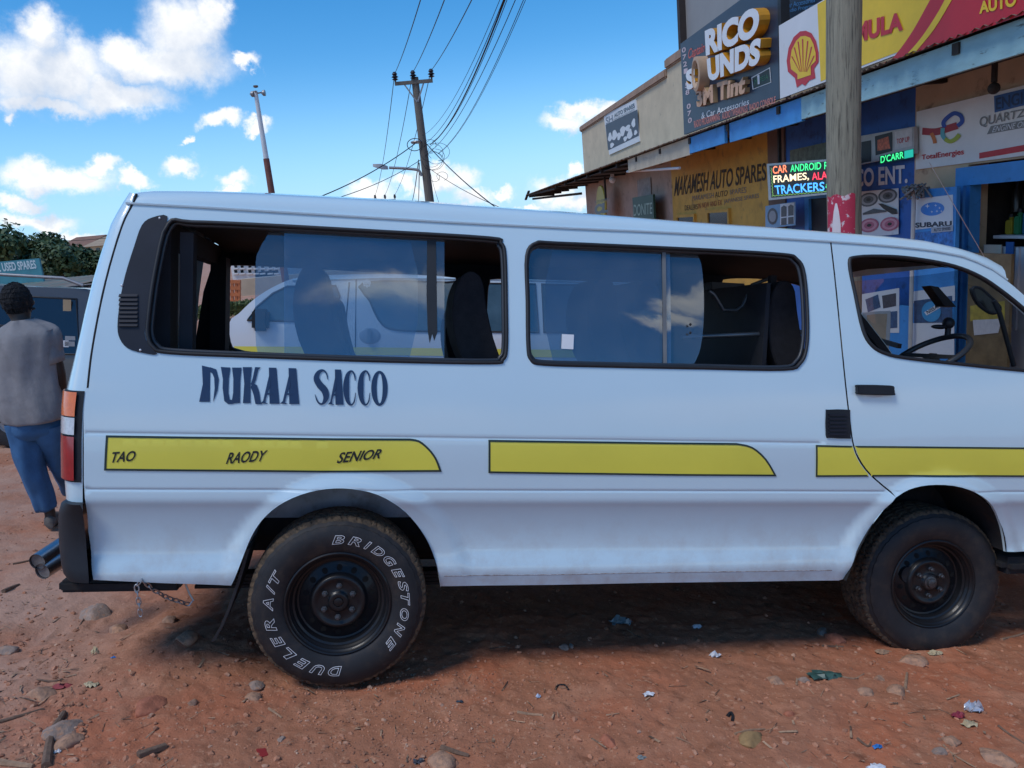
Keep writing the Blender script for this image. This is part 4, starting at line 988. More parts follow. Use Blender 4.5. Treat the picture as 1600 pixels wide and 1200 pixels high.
stick([(98,1062),(82,1065),(58,1062)], 1.6, wood_d, "short thin twig above the red rag at left")
stick([(-5,1193),(20,1196),(52,1199)], 5, wood_l, "pale piece of wood in the lower left corner")
stick([(690,1170),(710,1176),(732,1182)], 4.5, wood_d, "short round stick next to the long tan stone")
stick([(808,1114),(828,1117),(848,1118)], 2.6, wood_l, "flat dry sliver in the middle foreground")
stick([(1148,1148),(1170,1142),(1195,1140)], 2.2, wood_l, "thin dry stick behind the ochre stone")
stick([(1474,1165),(1490,1180),(1525,1200)], 1.5, wood_l, "long curved straw at the lower right")
stick([(1414,1078),(1416,1062),(1417,1052)], 2.5, wood_l, "twig standing beside the broad tan stone")
stick([(1315,1058),(1335,1061),(1350,1053)], 1.6, wood_l, "forked dry twig at the right end of the green plastic")
stick([(1285,1010),(1300,1011),(1318,1011)], 2.0, wood_d, "small stick in front of the red rock")
stick([(1340,1155),(1356,1167),(1361,1160)], 2.0, wood_d, "curled dark bark strip by the blue scrap")
stick([(1560,1135),(1580,1150),(1605,1165)], 1.8, wood_d, "dark twig at the right edge of the foreground")
stick([(1565,1000),(1585,995),(1605,988)], 2.0, wood_l, "straw right of the front wheel")
stick([(1224,1188),(1230,1196),(1233,1201)], 1.4, wood_l, "short pale straw at the bottom edge right of centre")
stick([(20,882),(50,875),(62,868)], 1.4, wood_d, "thin dark twig behind the exhaust pipes")
stick([(5,925),(20,918),(30,914)], 2.6, wood_d, "dark sliver of wood at the left edge below the person")
stick([(120,985),(128,972),(134,962)], 1.2, wood_d, "fine twig leaning left of the grey half buried rock")
stick([(420,1108),(432,1116),(440,1122)], 2.0, wood_l, "pale wood chip below the rear tyre")
def plank(px, th, mat, label, name, cat):
    P = [gpt(*p) for p in px]; mb_ = MB(); z = max(p[2] for p in P); mb_.prism([(p[0], p[1]) for p in P], lambda a, b: (a, b, z + th), lambda a, b: (a, b, z - .004)); one(name, mb_, mat, label, cat, None, MV, bevel=.0015)
plank([(213,1180),(258,1165),(262,1170),(218,1187)], .012, wood_d, "flat dark wooden slat in the left foreground", 'wood_slat', 'wood')
plank([(400,1171),(415,1170),(420,1180),(408,1184)], .002, pm('red_card', (.30, .02, .02), .7), "dark red scrap of card in the foreground below the rear wheel", 'card_scrap', 'litter')
def scrap(px, py, w, h, mat, label, name='litter_scrap', cat='litter', seed=0, n=7):
    """a crumpled piece of sheet"""
    w, h = w * .85, h * .85; p = gpt(px, py); d = np.linalg.norm(p - CV) / F; rg = random.Random(seed + int(px)); mb_ = MB(); k = n; V = []
    for i in range(k):
        for j in range(k):
            u, v = i / (k - 1) - .5, j / (k - 1) - .5; q = 1 - .35 * (abs(u) * abs(v)) * 4
            V.append((p[0] + w * d * (u * q + rg.uniform(-.10, .10)), p[1] + w * d * .6 * (v * q + rg.uniform(-.12, .12)), p[2] + h * d * (.06 + rg.uniform(0, .55) * (1.25 - u * u * 3 - v * v * 3))))
    mb_.add(V, [(i * k + j, (i + 1) * k + j, (i + 1) * k + j + 1, i * k + j + 1) for i in range(k - 1) for j in range(k - 1)]); one(name, mb_, mat, label, cat, None, MV, smooth=25)
wp = pm('white_litter', (.70, .71, .74), .6, 0, .1, 30); yl = pm('straw_litter', (.50, .40, .24), .8, 0, .25, 60); bl = pm('blue_litter', (.03, .20, .55), .5, 0, .2, 40)
scrap(1117,1026,20,16, wp, "crumpled white paper scrap in front of the sill, left of the red rock", seed=1)
scrap(1013,1086,20,12, wp, "white torn plastic flower-like scrap in the middle foreground", seed=2)
scrap(1522,1112,30,30, pm('foil_litter', (.60, .62, .68), .3, .3, .2, 30), "shiny crumpled white wrapper at the lower right", seed=3, n=9)
scrap(1497,1120,22,14, pm('maroon_litter', (.28, .03, .05), .6), "maroon crumpled wrapper beside the shiny white one", seed=4)
scrap(1515,1134,26,14, yl, "tan cloth scrap under the shiny white wrapper", seed=5)
scrap(1289,1057,58,14, pm('green_plastic', (.045, .10, .085), .45, 0, .3, 30), "dark green plastic sheet piece below the front wheel", seed=6)
scrap(1371,1168,18,10, bl, "bright blue plastic scrap at the lower right", seed=7)
scrap(841,1090,9,12, pm('white_blue_litter', (.45, .52, .65), .5), "tiny white and blue scrap in the middle foreground", seed=8)
scrap(149,1023,12,24, yl, "pale yellow dry husk standing left of the rear wheel", seed=9)
scrap(143,1072,26,14, yl, "cream coloured curled husk in the left foreground", seed=10)
scrap(100,1074,30,10, pm('red_rag', (.30, .05, .055), .8), "faded red rag at the left", seed=11)
scrap(177,1028,9,5, bl, "small light blue bottle cap scrap left of the rear wheel", seed=12)
scrap(90,1176,12,10, wp, "small white chip at the lower left", seed=13)
scrap(970,975,40,24, pm('clear_bag', (.16, .22, .24), .25, 0, .3, 20), "crumpled translucent bag in the shadow under the minibus", seed=14, n=9)
scrap(1090,980,22,8, wp, "white torn shred in the shadow under the minibus", seed=15)
scrap(655,1192,22,14, pm('dark_litter', (.05, .055, .07), .5), "dark crumpled scrap at the bottom edge", seed=16)
scrap(1003,1185,16,10, pm('grey_litter', (.20, .22, .21), .6), "grey green flattened scrap at the bottom edge", seed=17)
scrap(718,1097,12,6, pm('dark_litter2', (.05, .07, .09), .4), "dark blue bottle top in the foreground right of the rear tyre", seed=18)
stick([(868,1078),(872,1072),(882,1071),(888,1078)], 1.8, rubber, "black curved strap piece in the middle foreground", 'strap', 'strap_piece', .8)
stick([(1137,1120),(1142,1115),(1145,1120),(1144,1127)], 2.6, rubber, "small black curl of rubber in the right foreground", 'rubber', 'rubber_curl', .8)
scrap(1370,1200,34,10, wp, "white flat wrapper cut by the bottom edge", seed=19)
scrap(1395,994,20,10, yl, "dry leaf under the front tyre", seed=20)
scrap(1460,1022,24,10, yl, "tan leaf litter right under the front tyre", seed=21)
scrap(1380,1020,26,9, wood_l, "brown dry leaf by the front of the tyre", seed=22)
# ================================================================== SHOP ROW (its own frame: u along the front towards the eye, w into the wall, z up)
_d = rayB(660, 365); _d = np.array([_d[0], _d[1], 0]) / math.hypot(_d[0], _d[1]); FU = -_d; FW = np.cross([0, 0, 1.0], FU); DW = 5.5
_o = (CB @ FW + DW) * FW
MF = Matrix(((FU[0], FW[0], 0, _o[0]), (FU[1], FW[1], 0, _o[1]), (0, 0, 1, 0), (0, 0, 0, 1)))
def fp(px, py, w=0.0):
    """pixel to (u, z) on the upright plane w metres behind the shop wall"""
    r = rayB(px, py); t = (DW + w) / (r @ FW); p = CB + r * t; return (float(p @ FU), float(p[2]))
def rect(tl, br, w, bl=None):
    """u0,u1,z0,z1 from pixel corners: top left, bottom right (and bottom left)"""
    a = fp(*tl, w); b = fp(*br, w); return a[0], b[0], b[1], a[1]
def board(mb, r, w, th=.02): return mb.box(r[0], w - th, r[2], r[1], w, r[3])
def ftext(s, quad, w, bold=0, shear=0, depth=0, spacing=1):
    """text between pixels TL, TR, BR, BL on plane w; depth gives solid letters standing out"""
    v, fcs, E_, _ = text_tris(s, bold, shear, spacing); Q = [np.array(fp(*p, w)) for p in quad]; mb_ = MB(); P = []
    for a, b in v:
        q = (Q[3] * (1 - a) + Q[2] * a) * (1 - b) + (Q[0] * (1 - a) + Q[1] * a) * b; P.append(q)
    n = len(P); mb_.add([(q[0], w, q[1]) for q in P], fcs)
    if depth: mb_.add([(q[0], w, q[1]) for q in P] + [(q[0], w + depth, q[1]) for q in P], [(e[0], e[1], n + e[1], n + e[0]) for e in E_])
    return mb_
def fpoly(pxs, w, smooth_=0):
    q = [fp(*p, w) for p in (catmull(pxs, smooth_, True) if smooth_ else pxs)]; v, t = fill2([q]); return MB().add([(a, w, b) for a, b in v], t)
GZ_ = -1.0
cream = pm('cream_render', (.60, .50, .35), .85, 0, .10, 2.5, .15, 40, col2=(.25, .21, .16), lo=.62, hi=.78)
tanw = pm('tan_wall', (.56, .41, .26), .85, 0, .12, 3, .15, 40, col2=(.30, .20, .13), lo=.58, hi=.7)
pinkw = pm('pinkish_wall', (.45, .31, .24), .85, 0, .12, 3, .1, 40, col2=(.22, .15, .12), lo=.58, hi=.75)
copem = pm('brown_coping', (.36, .24, .17), .85, 0, .15, 4, .1, 40)
ochre = pm('ochre_board', (.62, .34, .055), .7, 0, .15, 3, .1, 30, col2=(.32, .19, .05), lo=.55, hi=.75)
bluew = pm('blue_wall', (.028, .13, .42), .65, 0, .15, 3, .1, 40, col2=(.015, .06, .18), lo=.55, hi=.7)
brightb = pm('bright_blue_paint', (.05, .27, .62), .6, 0, .15, 4, .1, 40, col2=(.02, .10, .26), lo=.6, hi=.75)
paleb = pm('pale_blue_board', (.30, .50, .54), .7, 0, .12, 4, .1, 40, col2=(.10, .14, .14), lo=.60, hi=.70, stretch=(1, 1, 3))
creamb = pm('cream_board', (.50, .44, .33), .75, 0, .12, 4, .1, 40, col2=(.25, .22, .18), lo=.6, hi=.75)
corr = pm('rusty_corrugated_iron', (.20, .17, .14), .7, .3, .3, 6, .2, 60, col2=(.10, .055, .03), lo=.45, hi=.6)
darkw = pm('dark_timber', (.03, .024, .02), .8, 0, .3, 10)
dkblue = pm('sign_navy', (.018, .032, .060), .4, 0, .15, 3)
wsign = pm('sign_white', (.68, .69, .70), .5, 0, .04, 3, col2=(.52, .52, .50), lo=.62, hi=.8)
wlet = pm('letter_white', (.74, .75, .76), .45, 0, .04)
redp = pm('sign_red', (.52, .012, .022), .45, 0, .06)
yelp = pm('sign_yellow', (.80, .52, .012), .45, 0, .06)
blk = pm('sign_black', (.012, .012, .014), .5)
greyb = pm('grey_hoarding', (.30, .29, .28), .6, 0, .06, 1.5)
UN = 1.5      # near end of the row (out of the picture)
uL = fp(915, 300)[0]; zc = 2.90
row = T('shop_building', 'long cream shop row with blue fascia boards and rusty tin canopy', 'shop row', frame=MF)
zp = 4.62
uJ = fp(1042, 108)[0]
par = MB().box(uL, 0, 3.05, uJ, .22, zp - .12).box(uJ, 0, 3.05, UN, .22, zp + .04)
row.part('parapet', par, cream)
cp_ = MB().box(uL - .06, -.06, zp - .12, uJ, .28, zp + .06).box(uJ, -.06, zp + .04, UN, .28, zp + .24)
row.part('coping', cp_, copem, bevel=.03)
u1 = fp(1050, 300)[0]; u2 = fp(1203, 280)[0]; u3 = fp(1228, 230)[0]; u4 = fp(1430, 200)[0]
row.part('wall', MB().box(uL, 0, GZ_, u1, .22, 3.05), pinkw); row.part('wall', MB().box(u1, 0, GZ_, u2, .22, 3.05), ochre, label='ochre painted shop wall')
row.part('wall', MB().box(u2, -.03, GZ_, u3, .22, 3.05), pm('brown_pillar', (.16, .10, .075), .8, 0, .2, 5), label='brown pillar'); row.part('wall', MB().box(u3, 0, GZ_, u4, .22, 3.05), bluew, label='blue shop wall')
uD0 = fp(1512, 300)[0]
row.part('wall', MB().box(u4, 0, GZ_, uD0, .22, 3.05).box(uD0, 0, 1.92, UN, .22, 3.05).box(uD0 + 1.3, 0, GZ_, UN, .22, 1.92), tanw, label='tan shop wall')
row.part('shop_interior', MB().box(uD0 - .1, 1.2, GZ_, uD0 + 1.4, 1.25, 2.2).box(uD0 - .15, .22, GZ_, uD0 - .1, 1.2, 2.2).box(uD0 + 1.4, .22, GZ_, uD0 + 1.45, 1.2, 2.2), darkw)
row.part('wall', MB().box(uL, 7.0, GZ_, UN, 7.2, 3.6).box(uL, .22, GZ_, uL + .2, 7.0, 3.6).box(UN - .2, .22, GZ_, UN, 7.0, 3.6), pinkw, label='side and back walls')
row.part('roof', MB().box(uL, .22, 3.6, UN, 7.2, 3.66), corr)
# canopy: corrugated sheet, beams and painted fascia boards
uc0 = fp(826, 303, -1.0)[0]
cs = MB(); us = np.arange(uc0, UN, .0475); V = []; rg = random.Random(4)
for i, u in enumerate(us):
    dz = .016 * math.cos(math.pi * i / 1.0 * .667 * 1.5); jt = rg.uniform(-.03, .03) if i % 3 == 0 else 0
    V += [(u, -1.12 + jt, zc - .01 + dz), (u, -.5, zc + .06 + dz), (u, 0 if u > uL else .8, zc + .13 + dz)]
cs.add(V, [(3 * i + j, 3 * i + j + 1, 3 * i + j + 4, 3 * i + j + 3) for i in range(len(us) - 1) for j in range(2)])
row.part('canopy', cs, corr, label='corrugated tin canopy')
for u in np.arange(uc0 + .4, UN, 1.6): row.part('canopy_beam', MB().box(u - .04, -1.05, zc - .13, u + .04, -.001, zc - .04), darkw)
for a_, b_, w_, h_ in (((uc0 - .15, -1.0, zc - .02), (uc0 + 6.5, -1.0, zc - .12), .10, .06), ((uc0 + .5, -.9, zc - .2), (uL + .2, -.2, zc - .35), .08, .08), ((uc0 - .3, -1.1, zc - .18), (uc0 + .5, -1.05, zc + .12), .09, .05)): row.part('canopy_beam', MB().bar(a_, b_, w_, h_), darkw)

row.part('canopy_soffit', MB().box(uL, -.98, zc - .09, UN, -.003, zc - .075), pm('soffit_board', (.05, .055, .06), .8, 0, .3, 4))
def fas(x0, x1, zt, zb, m_, lab):
    a = fp(*x0, -1.0)[0]; b = fp(*x1, -1.0)[0] if x1 else UN; row.part('fascia_board', MB().box(a, -1.03, zb, b, -.985, zt), m_, label=lab)
fas((983, 250), (1080, 230), zc - .025, 2.60, creamb, 'cream fascia board'); fas((1080, 230), (1135, 210), zc - .03, 2.62, brightb, 'short bright blue fascia board')
fas((1143, 205), (1256, 175), zc - .03, 2.61, brightb, 'bright blue fascia board'); fas((1256, 175), None, zc - .03, 2.63, paleb, 'long pale blue fascia board')
fr_ = row.part('door_frame', MB().box(uD0 - .12, -.05, GZ_, uD0 + .0, .0, 1.90).box(uD0, -.05, 1.72, uD0 + 1.3, 0, 1.90).box(uD0 + .0, -.02, GZ_, uD0 + .06, .1, 1.72), brightb)
row.part('shelf', MB().box(uD0 + .06, .25, 1.17, uD0 + 1.3, .6, 1.20).box(uD0 + .06, .25, .35, uD0 + 1.3, .6, .38), pm('white_shelf', (.6, .6, .6), .5))
row.part('counter_front', MB().box(uD0 + .25, .15, GZ_, uD0 + 1.25, .2, 1.10).box(uD0 + .52, .13, .3, uD0 + .56, .15, 1.1).box(uD0 + .75, .13, .3, uD0 + .79, .15, 1.1), pm('white_door', (.52, .53, .54), .6, 0, .1, 3))
# lettering painted straight on the ochre wall
fadedk = pm('faded_black_paint', (.05, .035, .02), .8, 0, .4, 30); fader = pm('faded_red_paint', (.30, .07, .03), .8); fadeb = pm('faded_grey_paint', (.19, .17, .15), .8)
row.part('wall_lettering', ftext("MAKAMESH AUTO SPARES", [(1056,276),(1197,254),(1197,282),(1053,307)], -.006, .015, 0, 0), fadedk)
row.part('wall_lettering', ftext("MAKAMESH", [(1082,306),(1115,301),(1115,309),(1081,314)], -.006), fadeb); row.part('wall_lettering', ftext("AUTO", [(1117,300),(1137,297),(1136,306),(1117,309)], -.006), fadedk); row.part('wall_lettering', ftext("SPARES", [(1140,297),(1166,292),(1166,301),(1140,304)], -.006), fadeb)
row.part('wall_lettering', ftext("DEALERS", [(1070,321),(1090,319),(1090,327),(1070,329)], -.006), fadedk); row.part('wall_lettering', ftext("IN NEW AND EX", [(1091,318),(1128,312),(1128,320),(1091,326)], -.006), fader); row.part('wall_lettering', ftext("JAPANESE SPARES", [(1131,312),(1186,302),(1186,311),(1131,320)], -.006), fadeb)
row.part('wall_lettering', ftext("CO ENT.", [(1336,264),(1418,257),(1418,286),(1336,293)], -.012, .03), wlet)
bulb = fp(1553, 138, -.5); row.part('bulb', MB().sphere((bulb[0], -.5, bulb[1]), .05).tube([(bulb[0], -.5, bulb[1] + .05), (bulb[0], -.5, zc)], .025), darkw, smooth=60)
cm_ = fp(957, 281, -.4); row.part('security_camera', MB().sphere((cm_[0], -.4, cm_[1]), .09).bar((cm_[0], -.4, cm_[1] + .02), (cm_[0], -.4, cm_[1] + .35), .08), wlet, smooth=60)
a = fp(980, 268, -.9); b = fp(1062, 258, -.9); row.part('lamp_tube', MB().tube([(a[0], -.9, a[1]), (b[0], -.9, b[1] - .05)], .025, 8), wlet)
# small windows along the ochre wall's foot and dark opening
for k, (tl, br) in enumerate((((1108,333),(1140,352)), ((1060,340),(1086,352)))):
    r = rect(tl, br, -.01); w_ = row.part('window', board(MB(), (r[0], r[1], .6, r[3]), -.004, .02), pm('dark_glass', (.02, .03, .035), .15)); row.part('window_frame', MB().box(r[0] - .06, -.05, .6, r[0], 0, r[3] + .06).box(r[1], -.05, .6, r[1] + .06, 0, r[3] + .06).box(r[0], -.05, r[3], r[1], 0, r[3] + .06), ochre, w_)
row.done()

# grey building / hoarding rising behind the parapet
hb = T('grey_building', 'plain grey sheet clad upper storey behind the large navy sign', 'building', frame=MF)
a = fp(1072, 30, 1.0)[0]; hb.part('wall', MB().box(a, 1.0, 3.7, -6.0, 4.0, 7.5), greyb); hb.part('corner_post', MB().box(a - .16, .85, 3.5, a, 1.0, 7.5), pm('brown_post', (.035, .025, .022), .7)); hb.done()

# ---- navy sign with standing letters
PW = -1.06
s = T('shop_sign', 'large navy signboard with raised white and orange letters standing on the canopy', 'shop sign', frame=MF)
r = rect((1065,70), (1220,158), PW); zt = 4.33
bd = s.part('board', MB().box(r[0], PW - .02, 2.93, r[1] + .02, PW + .02, zt), dkblue)
s.part('frame_edge', MB().box(r[1] + .02, PW - .03, 2.93, r[1] + .10, PW + .08, zt + .1), blk)
orange = pm('orange_letter_side', (.55, .25, .015), .5, 0, .2, 6)
def solid(txt, quad, depth, bold, face, side):
    n_ = s.part('raised_lettering', ftext(txt, quad, PW - .022 - depth, bold, 0, depth), side); s.part('letter_face', ftext(txt, quad, PW - .024 - depth, bold), face, n_)
solid("RICO", [(1101,48),(1188,6),(1184,56),(1103,88)], .14, .055, wlet, orange)
solid("UNDS", [(1104,92),(1190,57),(1186,100),(1107,128)], .14, .055, wlet, orange)
solid("S", [(1071,110),(1086,105),(1086,136),(1073,142)], .14, .055, wlet, orange)
oq = [fp(*p, PW - .1) for p in ((1086,93),(1104,138))]; oc = ((oq[0][0] + oq[1][0]) / 2, PW, (oq[0][1] + oq[1][1]) / 2); oz = (oq[0][1] - oq[1][1]) / 2
tor = MB().lathe([(oz, -.02), (oz, -.18), (oz - .05, -.19), (oz - .09, -.15), (oz - .09, -.02)], oc, 'Y', 32); tor.v = [(oc[0] + (p[0] - oc[0]) * .72, p[1], p[2]) for p in tor.v]
s.part('ring_letter', tor, pm('tan_ring', (.48, .33, .22), .6), smooth=40)
tint = pm('salmon_letter', (.60, .36, .22), .6, 0, .1)
solid("3M Tint", [(1086,140),(1166,115),(1163,146),(1089,168)], .07, .045, tint, pm('tan_letter_side', (.38, .26, .14), .6))
s.part('lettering', ftext("& Car Accessories", [(1096,176),(1171,153),(1170,163),(1096,186)], PW - .024, .005), wlet)
pinkl = pm('pink_lettering', (.60, .22, .18), .6)
s.part('lettering', ftext("RADIO PROGRAMMING", [(1084,189),(1125,176),(1125,187),(1085,200)], PW - .024, .02), pinkl); s.part('lettering', ftext("AUDIO TWEAKINGS", [(1128,176),(1168,163),(1168,175),(1128,187)], PW - .024, .02), pinkl); s.part('lettering', ftext("RADIO CONSOLE", [(1171,163),(1212,150),(1212,161),(1171,173)], PW - .024, .02), pinkl)
s.part('lettering', ftext("Captain", [(1075,77),(1101,66),(1101,85),(1076,97)], PW - .024, .01, .4), pm('coral_lettering', (.62, .13, .10), .6))
dg = pm('pale_pink_lettering', (.60, .48, .50), .6)
for k, ch in enumerate("0721 58 070"):
    if ch == ' ': continue
    x = 1068 + .95 * k; y = 74 + 11.0 * k; s.part('phone_digit', ftext(ch, [(x-2.5,y+1),(x+3.5,y-1),(x+3.5,y+7),(x-2.5,y+9)], PW - .024, .02), dg)
pb = s.part('payment_plate', fpoly([(1174,121),(1203,105),(1205,129),(1176,140)], PW - .025), wlet); s.part('payment_plate_face', fpoly([(1175.2,122),(1202,107),(1203.8,128.3),(1177,138.5)], PW - .028), pm('plate_green_black', (.012, .028, .022), .5), pb)
s.part('lettering', ftext("M", [(1179,124),(1183,122),(1183,130),(1179,132)], PW - .03), pm('dull_green', (.06, .22, .10), .6), pb); s.part('lettering', ftext("PESA", [(1187,121),(1200,115),(1200,123),(1188,128)], PW - .03), MATS['dull_green'], pb); s.part('phone_icon', fpoly([(1183,118),(1186.5,116.5),(1187,131),(1184,132)], PW - .031), wlet, pb)
s.done()
# ---- navy radio sign behind and above, scallop sign
s = T('shop_sign', 'small navy sign with light blue lettering above the scallop shell sign', 'shop sign', frame=MF)
q = rect((1216,-40), (1300,60), -.6); s.part('board', MB().box(q[0], -.60, 3.2, q[1] + .3, -.56, 4.6), dkblue)
lbl = pm('light_blue_lettering', (.10, .33, .68), .5)
s.part('lettering', ftext("Car Accessories", [(1228,5),(1274,-5),(1273,3),(1228,13)], -.61), lbl); s.part('lettering', ftext("Radio Programming", [(1229,14),(1289,2),(1288,10),(1229,22)], -.61), lbl); s.done()
s = T('oil_sign', 'long white yellow and red billboard with a scallop shell emblem', 'billboard', frame=MF)
PW2 = -1.08; a = fp(1219, 48, PW2)[0]; b = fp(1700, 20, PW2)[0]; z0, z1 = 2.925, 3.74; y0 = fp(1280, 80, PW2)[0]; rd = fp(1500, 40, PW2)[0]
s.part('board', MB().box(a, PW2 - .015, z0, b, PW2 + .02, z1), wsign)
s.part('yellow_field', MB().add([(y0, PW2 - .018, z1 - .01), (y0 + .06, PW2 - .018, z0 + .02), (b, PW2 - .018, z0 + .02), (b, PW2 - .018, z1 - .01)], [(0, 1, 2, 3)]), yelp)
s.part('red_field', fpoly(catmull([(1345,111),(1384,97),(1398,87),(1425,50),(1453,0),(1470,-30)], 5) + [(1760,-60),(1760,-20),(1600,23),(1450,75)], PW2 - .021), redp)
s.part('yellow_band', fpoly(catmull([(1414,88),(1440,58),(1468,15),(1485,-20)], 4) + [(1497,-20)] + catmull([(1487,0),(1460,45),(1430,82)], 4), PW2 - .024), yelp)
s.part('lettering', ftext("FORMULA", [(1291,47),(1409,18),(1411,47),(1293,80)], PW2 - .024, .05, .1), redp); s.part('lettering', ftext("AUTO", [(1530,3),(1588,-14),(1588,9),(1530,22)], PW2 - .026, .04), yelp)
shp = [(1245,137),(1242,122),(1231,112),(1229,95),(1232,75),(1240,58),(1250,49),(1259,48),(1268,52),(1275,64),(1279,82),(1279,97),(1272,107),(1274,122),(1264,126),(1258,134),(1253,131)]
s.part('shell_emblem', fpoly(shp, PW2 - .020), redp)
c0 = (1255, 123); inn = [(1246,124),(1246,116),(1236,108),(1234.5,95),(1237,78),(1244,64),(1251,57),(1258,56),(1266,59),(1271,69),(1274.5,83),(1274.5,95),(1266.5,103),(1267,117)]
e_ = s.part('shell_emblem', fpoly(inn, PW2 - .023), yelp)
rb = MB()
for tx, ty in ((1237,88),(1241,74),(1247,65),(1254,61),(1262,64),(1268,73),(1272,87)):
    v = fpoly([(tx - 1.1, ty), (tx + 1.1, ty), (1255.5 + (tx - 1255) * .30, 112), (1254.7 + (tx - 1255) * .30, 112)], PW2 - .025); rb.add(v.v, v.f)
s.part('shell_ribs', rb, redp, e_); s.done()
# ---- small black and white spares sign on the parapet
s = T('shop_sign', 'black and white auto spares signboard on the cream parapet', 'shop sign', frame=MF)
w_ = -.03; s.part('board', MB().add([(*(lambda q: (q[0], w_ + dz, q[1]))(fp(*p, w_)),) for dz in (0, .03) for p in ((943,180),(993,155),(999,221),(952,242))], [(0,3,2,1),(4,5,6,7),(0,1,5,4),(1,2,6,5),(2,3,7,6),(3,0,4,7)]), wsign)
s.part('dark_panel', fpoly([(946,195),(996,171),(998,212),(950,235)], w_ - .004), pm('sign_slate', (.05, .06, .085), .5))
s.part('lettering', ftext("SH", [(946,184),(957,179),(958,190),(947,195)], w_ - .005, .02), pm('grey_lettering', (.20, .22, .26), .5)); s.part('lettering', ftext("AUTO SPARES", [(959,178),(991,161),(992,168),(960,184)], w_ - .005, .03), dkblue)
s.part('lettering', ftext("DEALERS IN CAR PARTS", [(959,186),(991,170),(991,173),(959,189)], w_ - .006), dkblue)
pr = MB(); rg = random.Random(3)
for k, (cx, cy, rx, ry) in enumerate(((953,214,3,7),(960,211,4,8),(967,213,3,6),(973,205,4,8),(981,200,4,5),(990,192,3,7),(984,209,4,8),(993,207,2.5,4),(956,227,3,4),(977,217,3,4))):
    p_ = fpoly([(cx + rx * math.cos(t) * (1 + .25 * math.sin(3 * t + k)), cy - .4 * rx * math.cos(t) + ry * math.sin(t)) for t in np.linspace(0, 2 * math.pi, 15)[:-1]], w_ - .006 - .0005 * k); pr.add(p_.v, p_.f)
s.part('printed_parts', pr, wsign); s.done()
# ---- round yellow sign, green sign, things under the far canopy
s = T('round_sign', 'round yellow sign with dark emblem hung at the far end of the row', 'sign', frame=MF)
w_ = -.45; c = fp(940, 319, w_); s.part('disc', MB().lathe([(0, -.03), (.50, -.03), (.52, 0), (.5, .03), (0, .03)], (c[0], w_, c[1] - .0), 'Y', 40), pm('sign_mustard', (.50, .40, .06), .5, 0, .1), smooth=40)
s.part('emblem', ftext("CL", [(929,320),(950,315),(950,332),(929,336)], w_ - .035, .07), dkblue); s.part('lettering', ftext("AUTO EXPERT", [(929,314),(952,309),(952,313),(929,318)], w_ - .035), dkblue); s.part('hanger', MB().bar((c[0] + .55, w_, c[1] + .1), (c[0] + .55, w_, zc), .05), darkw); s.done()
s = T('shop_sign', 'dark green sign with pale letters beside the round yellow sign', 'shop sign', frame=MF)
w_ = -.30; q = rect((988,309), (1022,345), w_); s.part('board', MB().box(q[0], w_, .9, q[1], w_ + .05, q[3]), pm('sign_green', (.012, .065, .045), .5)); s.part('lettering', ftext("DONITE", [(990,320),(1019,316),(1019,334),(990,338)], w_ - .004, .01), pm('pale_green_lettering', (.35, .45, .36), .6)); s.done()
one('shop_poster', board(MB(), rect((996,282), (1018,306), -.02), -.012, .02), pm('poster_grey', (.30, .26, .24), .7, 0, .3, 8), "faded grey poster above the dark green sign", 'poster', None, MF)
# ---- LED message board
s = T('led_sign', 'LED message board with coloured words hung under the canopy beside the wooden pole', 'LED sign', frame=MF)
w_ = -.55; P4 = [(1198,256),(1330,246),(1330,300),(1201,313)]; Q = [fp(*p, w_) for p in P4]
s.part('housing', MB().add([(q[0], w_ + dz, q[1]) for dz in (0, .10) for q in Q], [(0,3,2,1),(4,5,6,7),(0,1,5,4),(1,2,6,5),(2,3,7,6),(3,0,4,7)]), pm('alu_frame', (.50, .52, .52), .4, .4))
s.part('screen', fpoly([(1202,259),(1330,249.5),(1330,297),(1205,309)], w_ - .004), pm('led_black', (.008, .012, .010), .4))
def led(n_, c, st): return pm(n_, c, .5, emit=st, var=0)
for txt, quad, c in (("CAR", [(1207,260),(1230,257),(1230,269),(1208,272)], led('led_orange', (1, .22, .10), 1.3)), ("ANDROID", [(1235,257.5),(1283,253),(1283,264.5),(1235,269)], led('led_green', (.06, .95, .30), .9)), ("RADIO", [(1288,253),(1320,250),(1320,262),(1288,264.5)], led('led_green', (), 1)),
                     ("FRAMES,", [(1208,274.5),(1264,269),(1264,282),(1209,288)], led('led_cream', (1, .78, .48), 1.1)), ("ALARMS", [(1268,270),(1318,265),(1318,278),(1269,281.5)], led('led_red', (1, .05, .09), 1.1)),
                     ("TRACKERS", [(1210,290),(1288,284),(1288,298),(1212,304)], led('led_blue', (.07, .36, 1), 1.3)), ("&", [(1290,287),(1295,286),(1295,293),(1290,294)], led('led_green', (), 1))):
    s.part('led_lettering', ftext(txt, quad, w_ - .007, .012), c)
zz = MB()
for k in range(22):
    for (x0, y0, dx, dy) in ((1206 + 5.2 * k, 306.5 - .44 * k, 2.6, -1.6),):
        p_ = fpoly([(x0, y0), (x0 + dx, y0 + dy), (x0 + 2 * dx, y0 - .3), (x0 + 2 * dx, y0 + .5), (x0 + dx, y0 + dy + .9), (x0, y0 + .8)], w_ - .006); zz.add(p_.v, p_.f)
for k in range(9):
    y0 = 262 + 4.8 * k; x0 = 1204 + .28 * k; p_ = fpoly([(x0, y0), (x0 + 1.4, y0 + 2.4), (x0, y0 + 4.8), (x0 + .8, y0 + 4.8), (x0 + 2.2, y0 + 2.4), (x0 + .8, y0)], w_ - .006); zz.add(p_.v, p_.f)
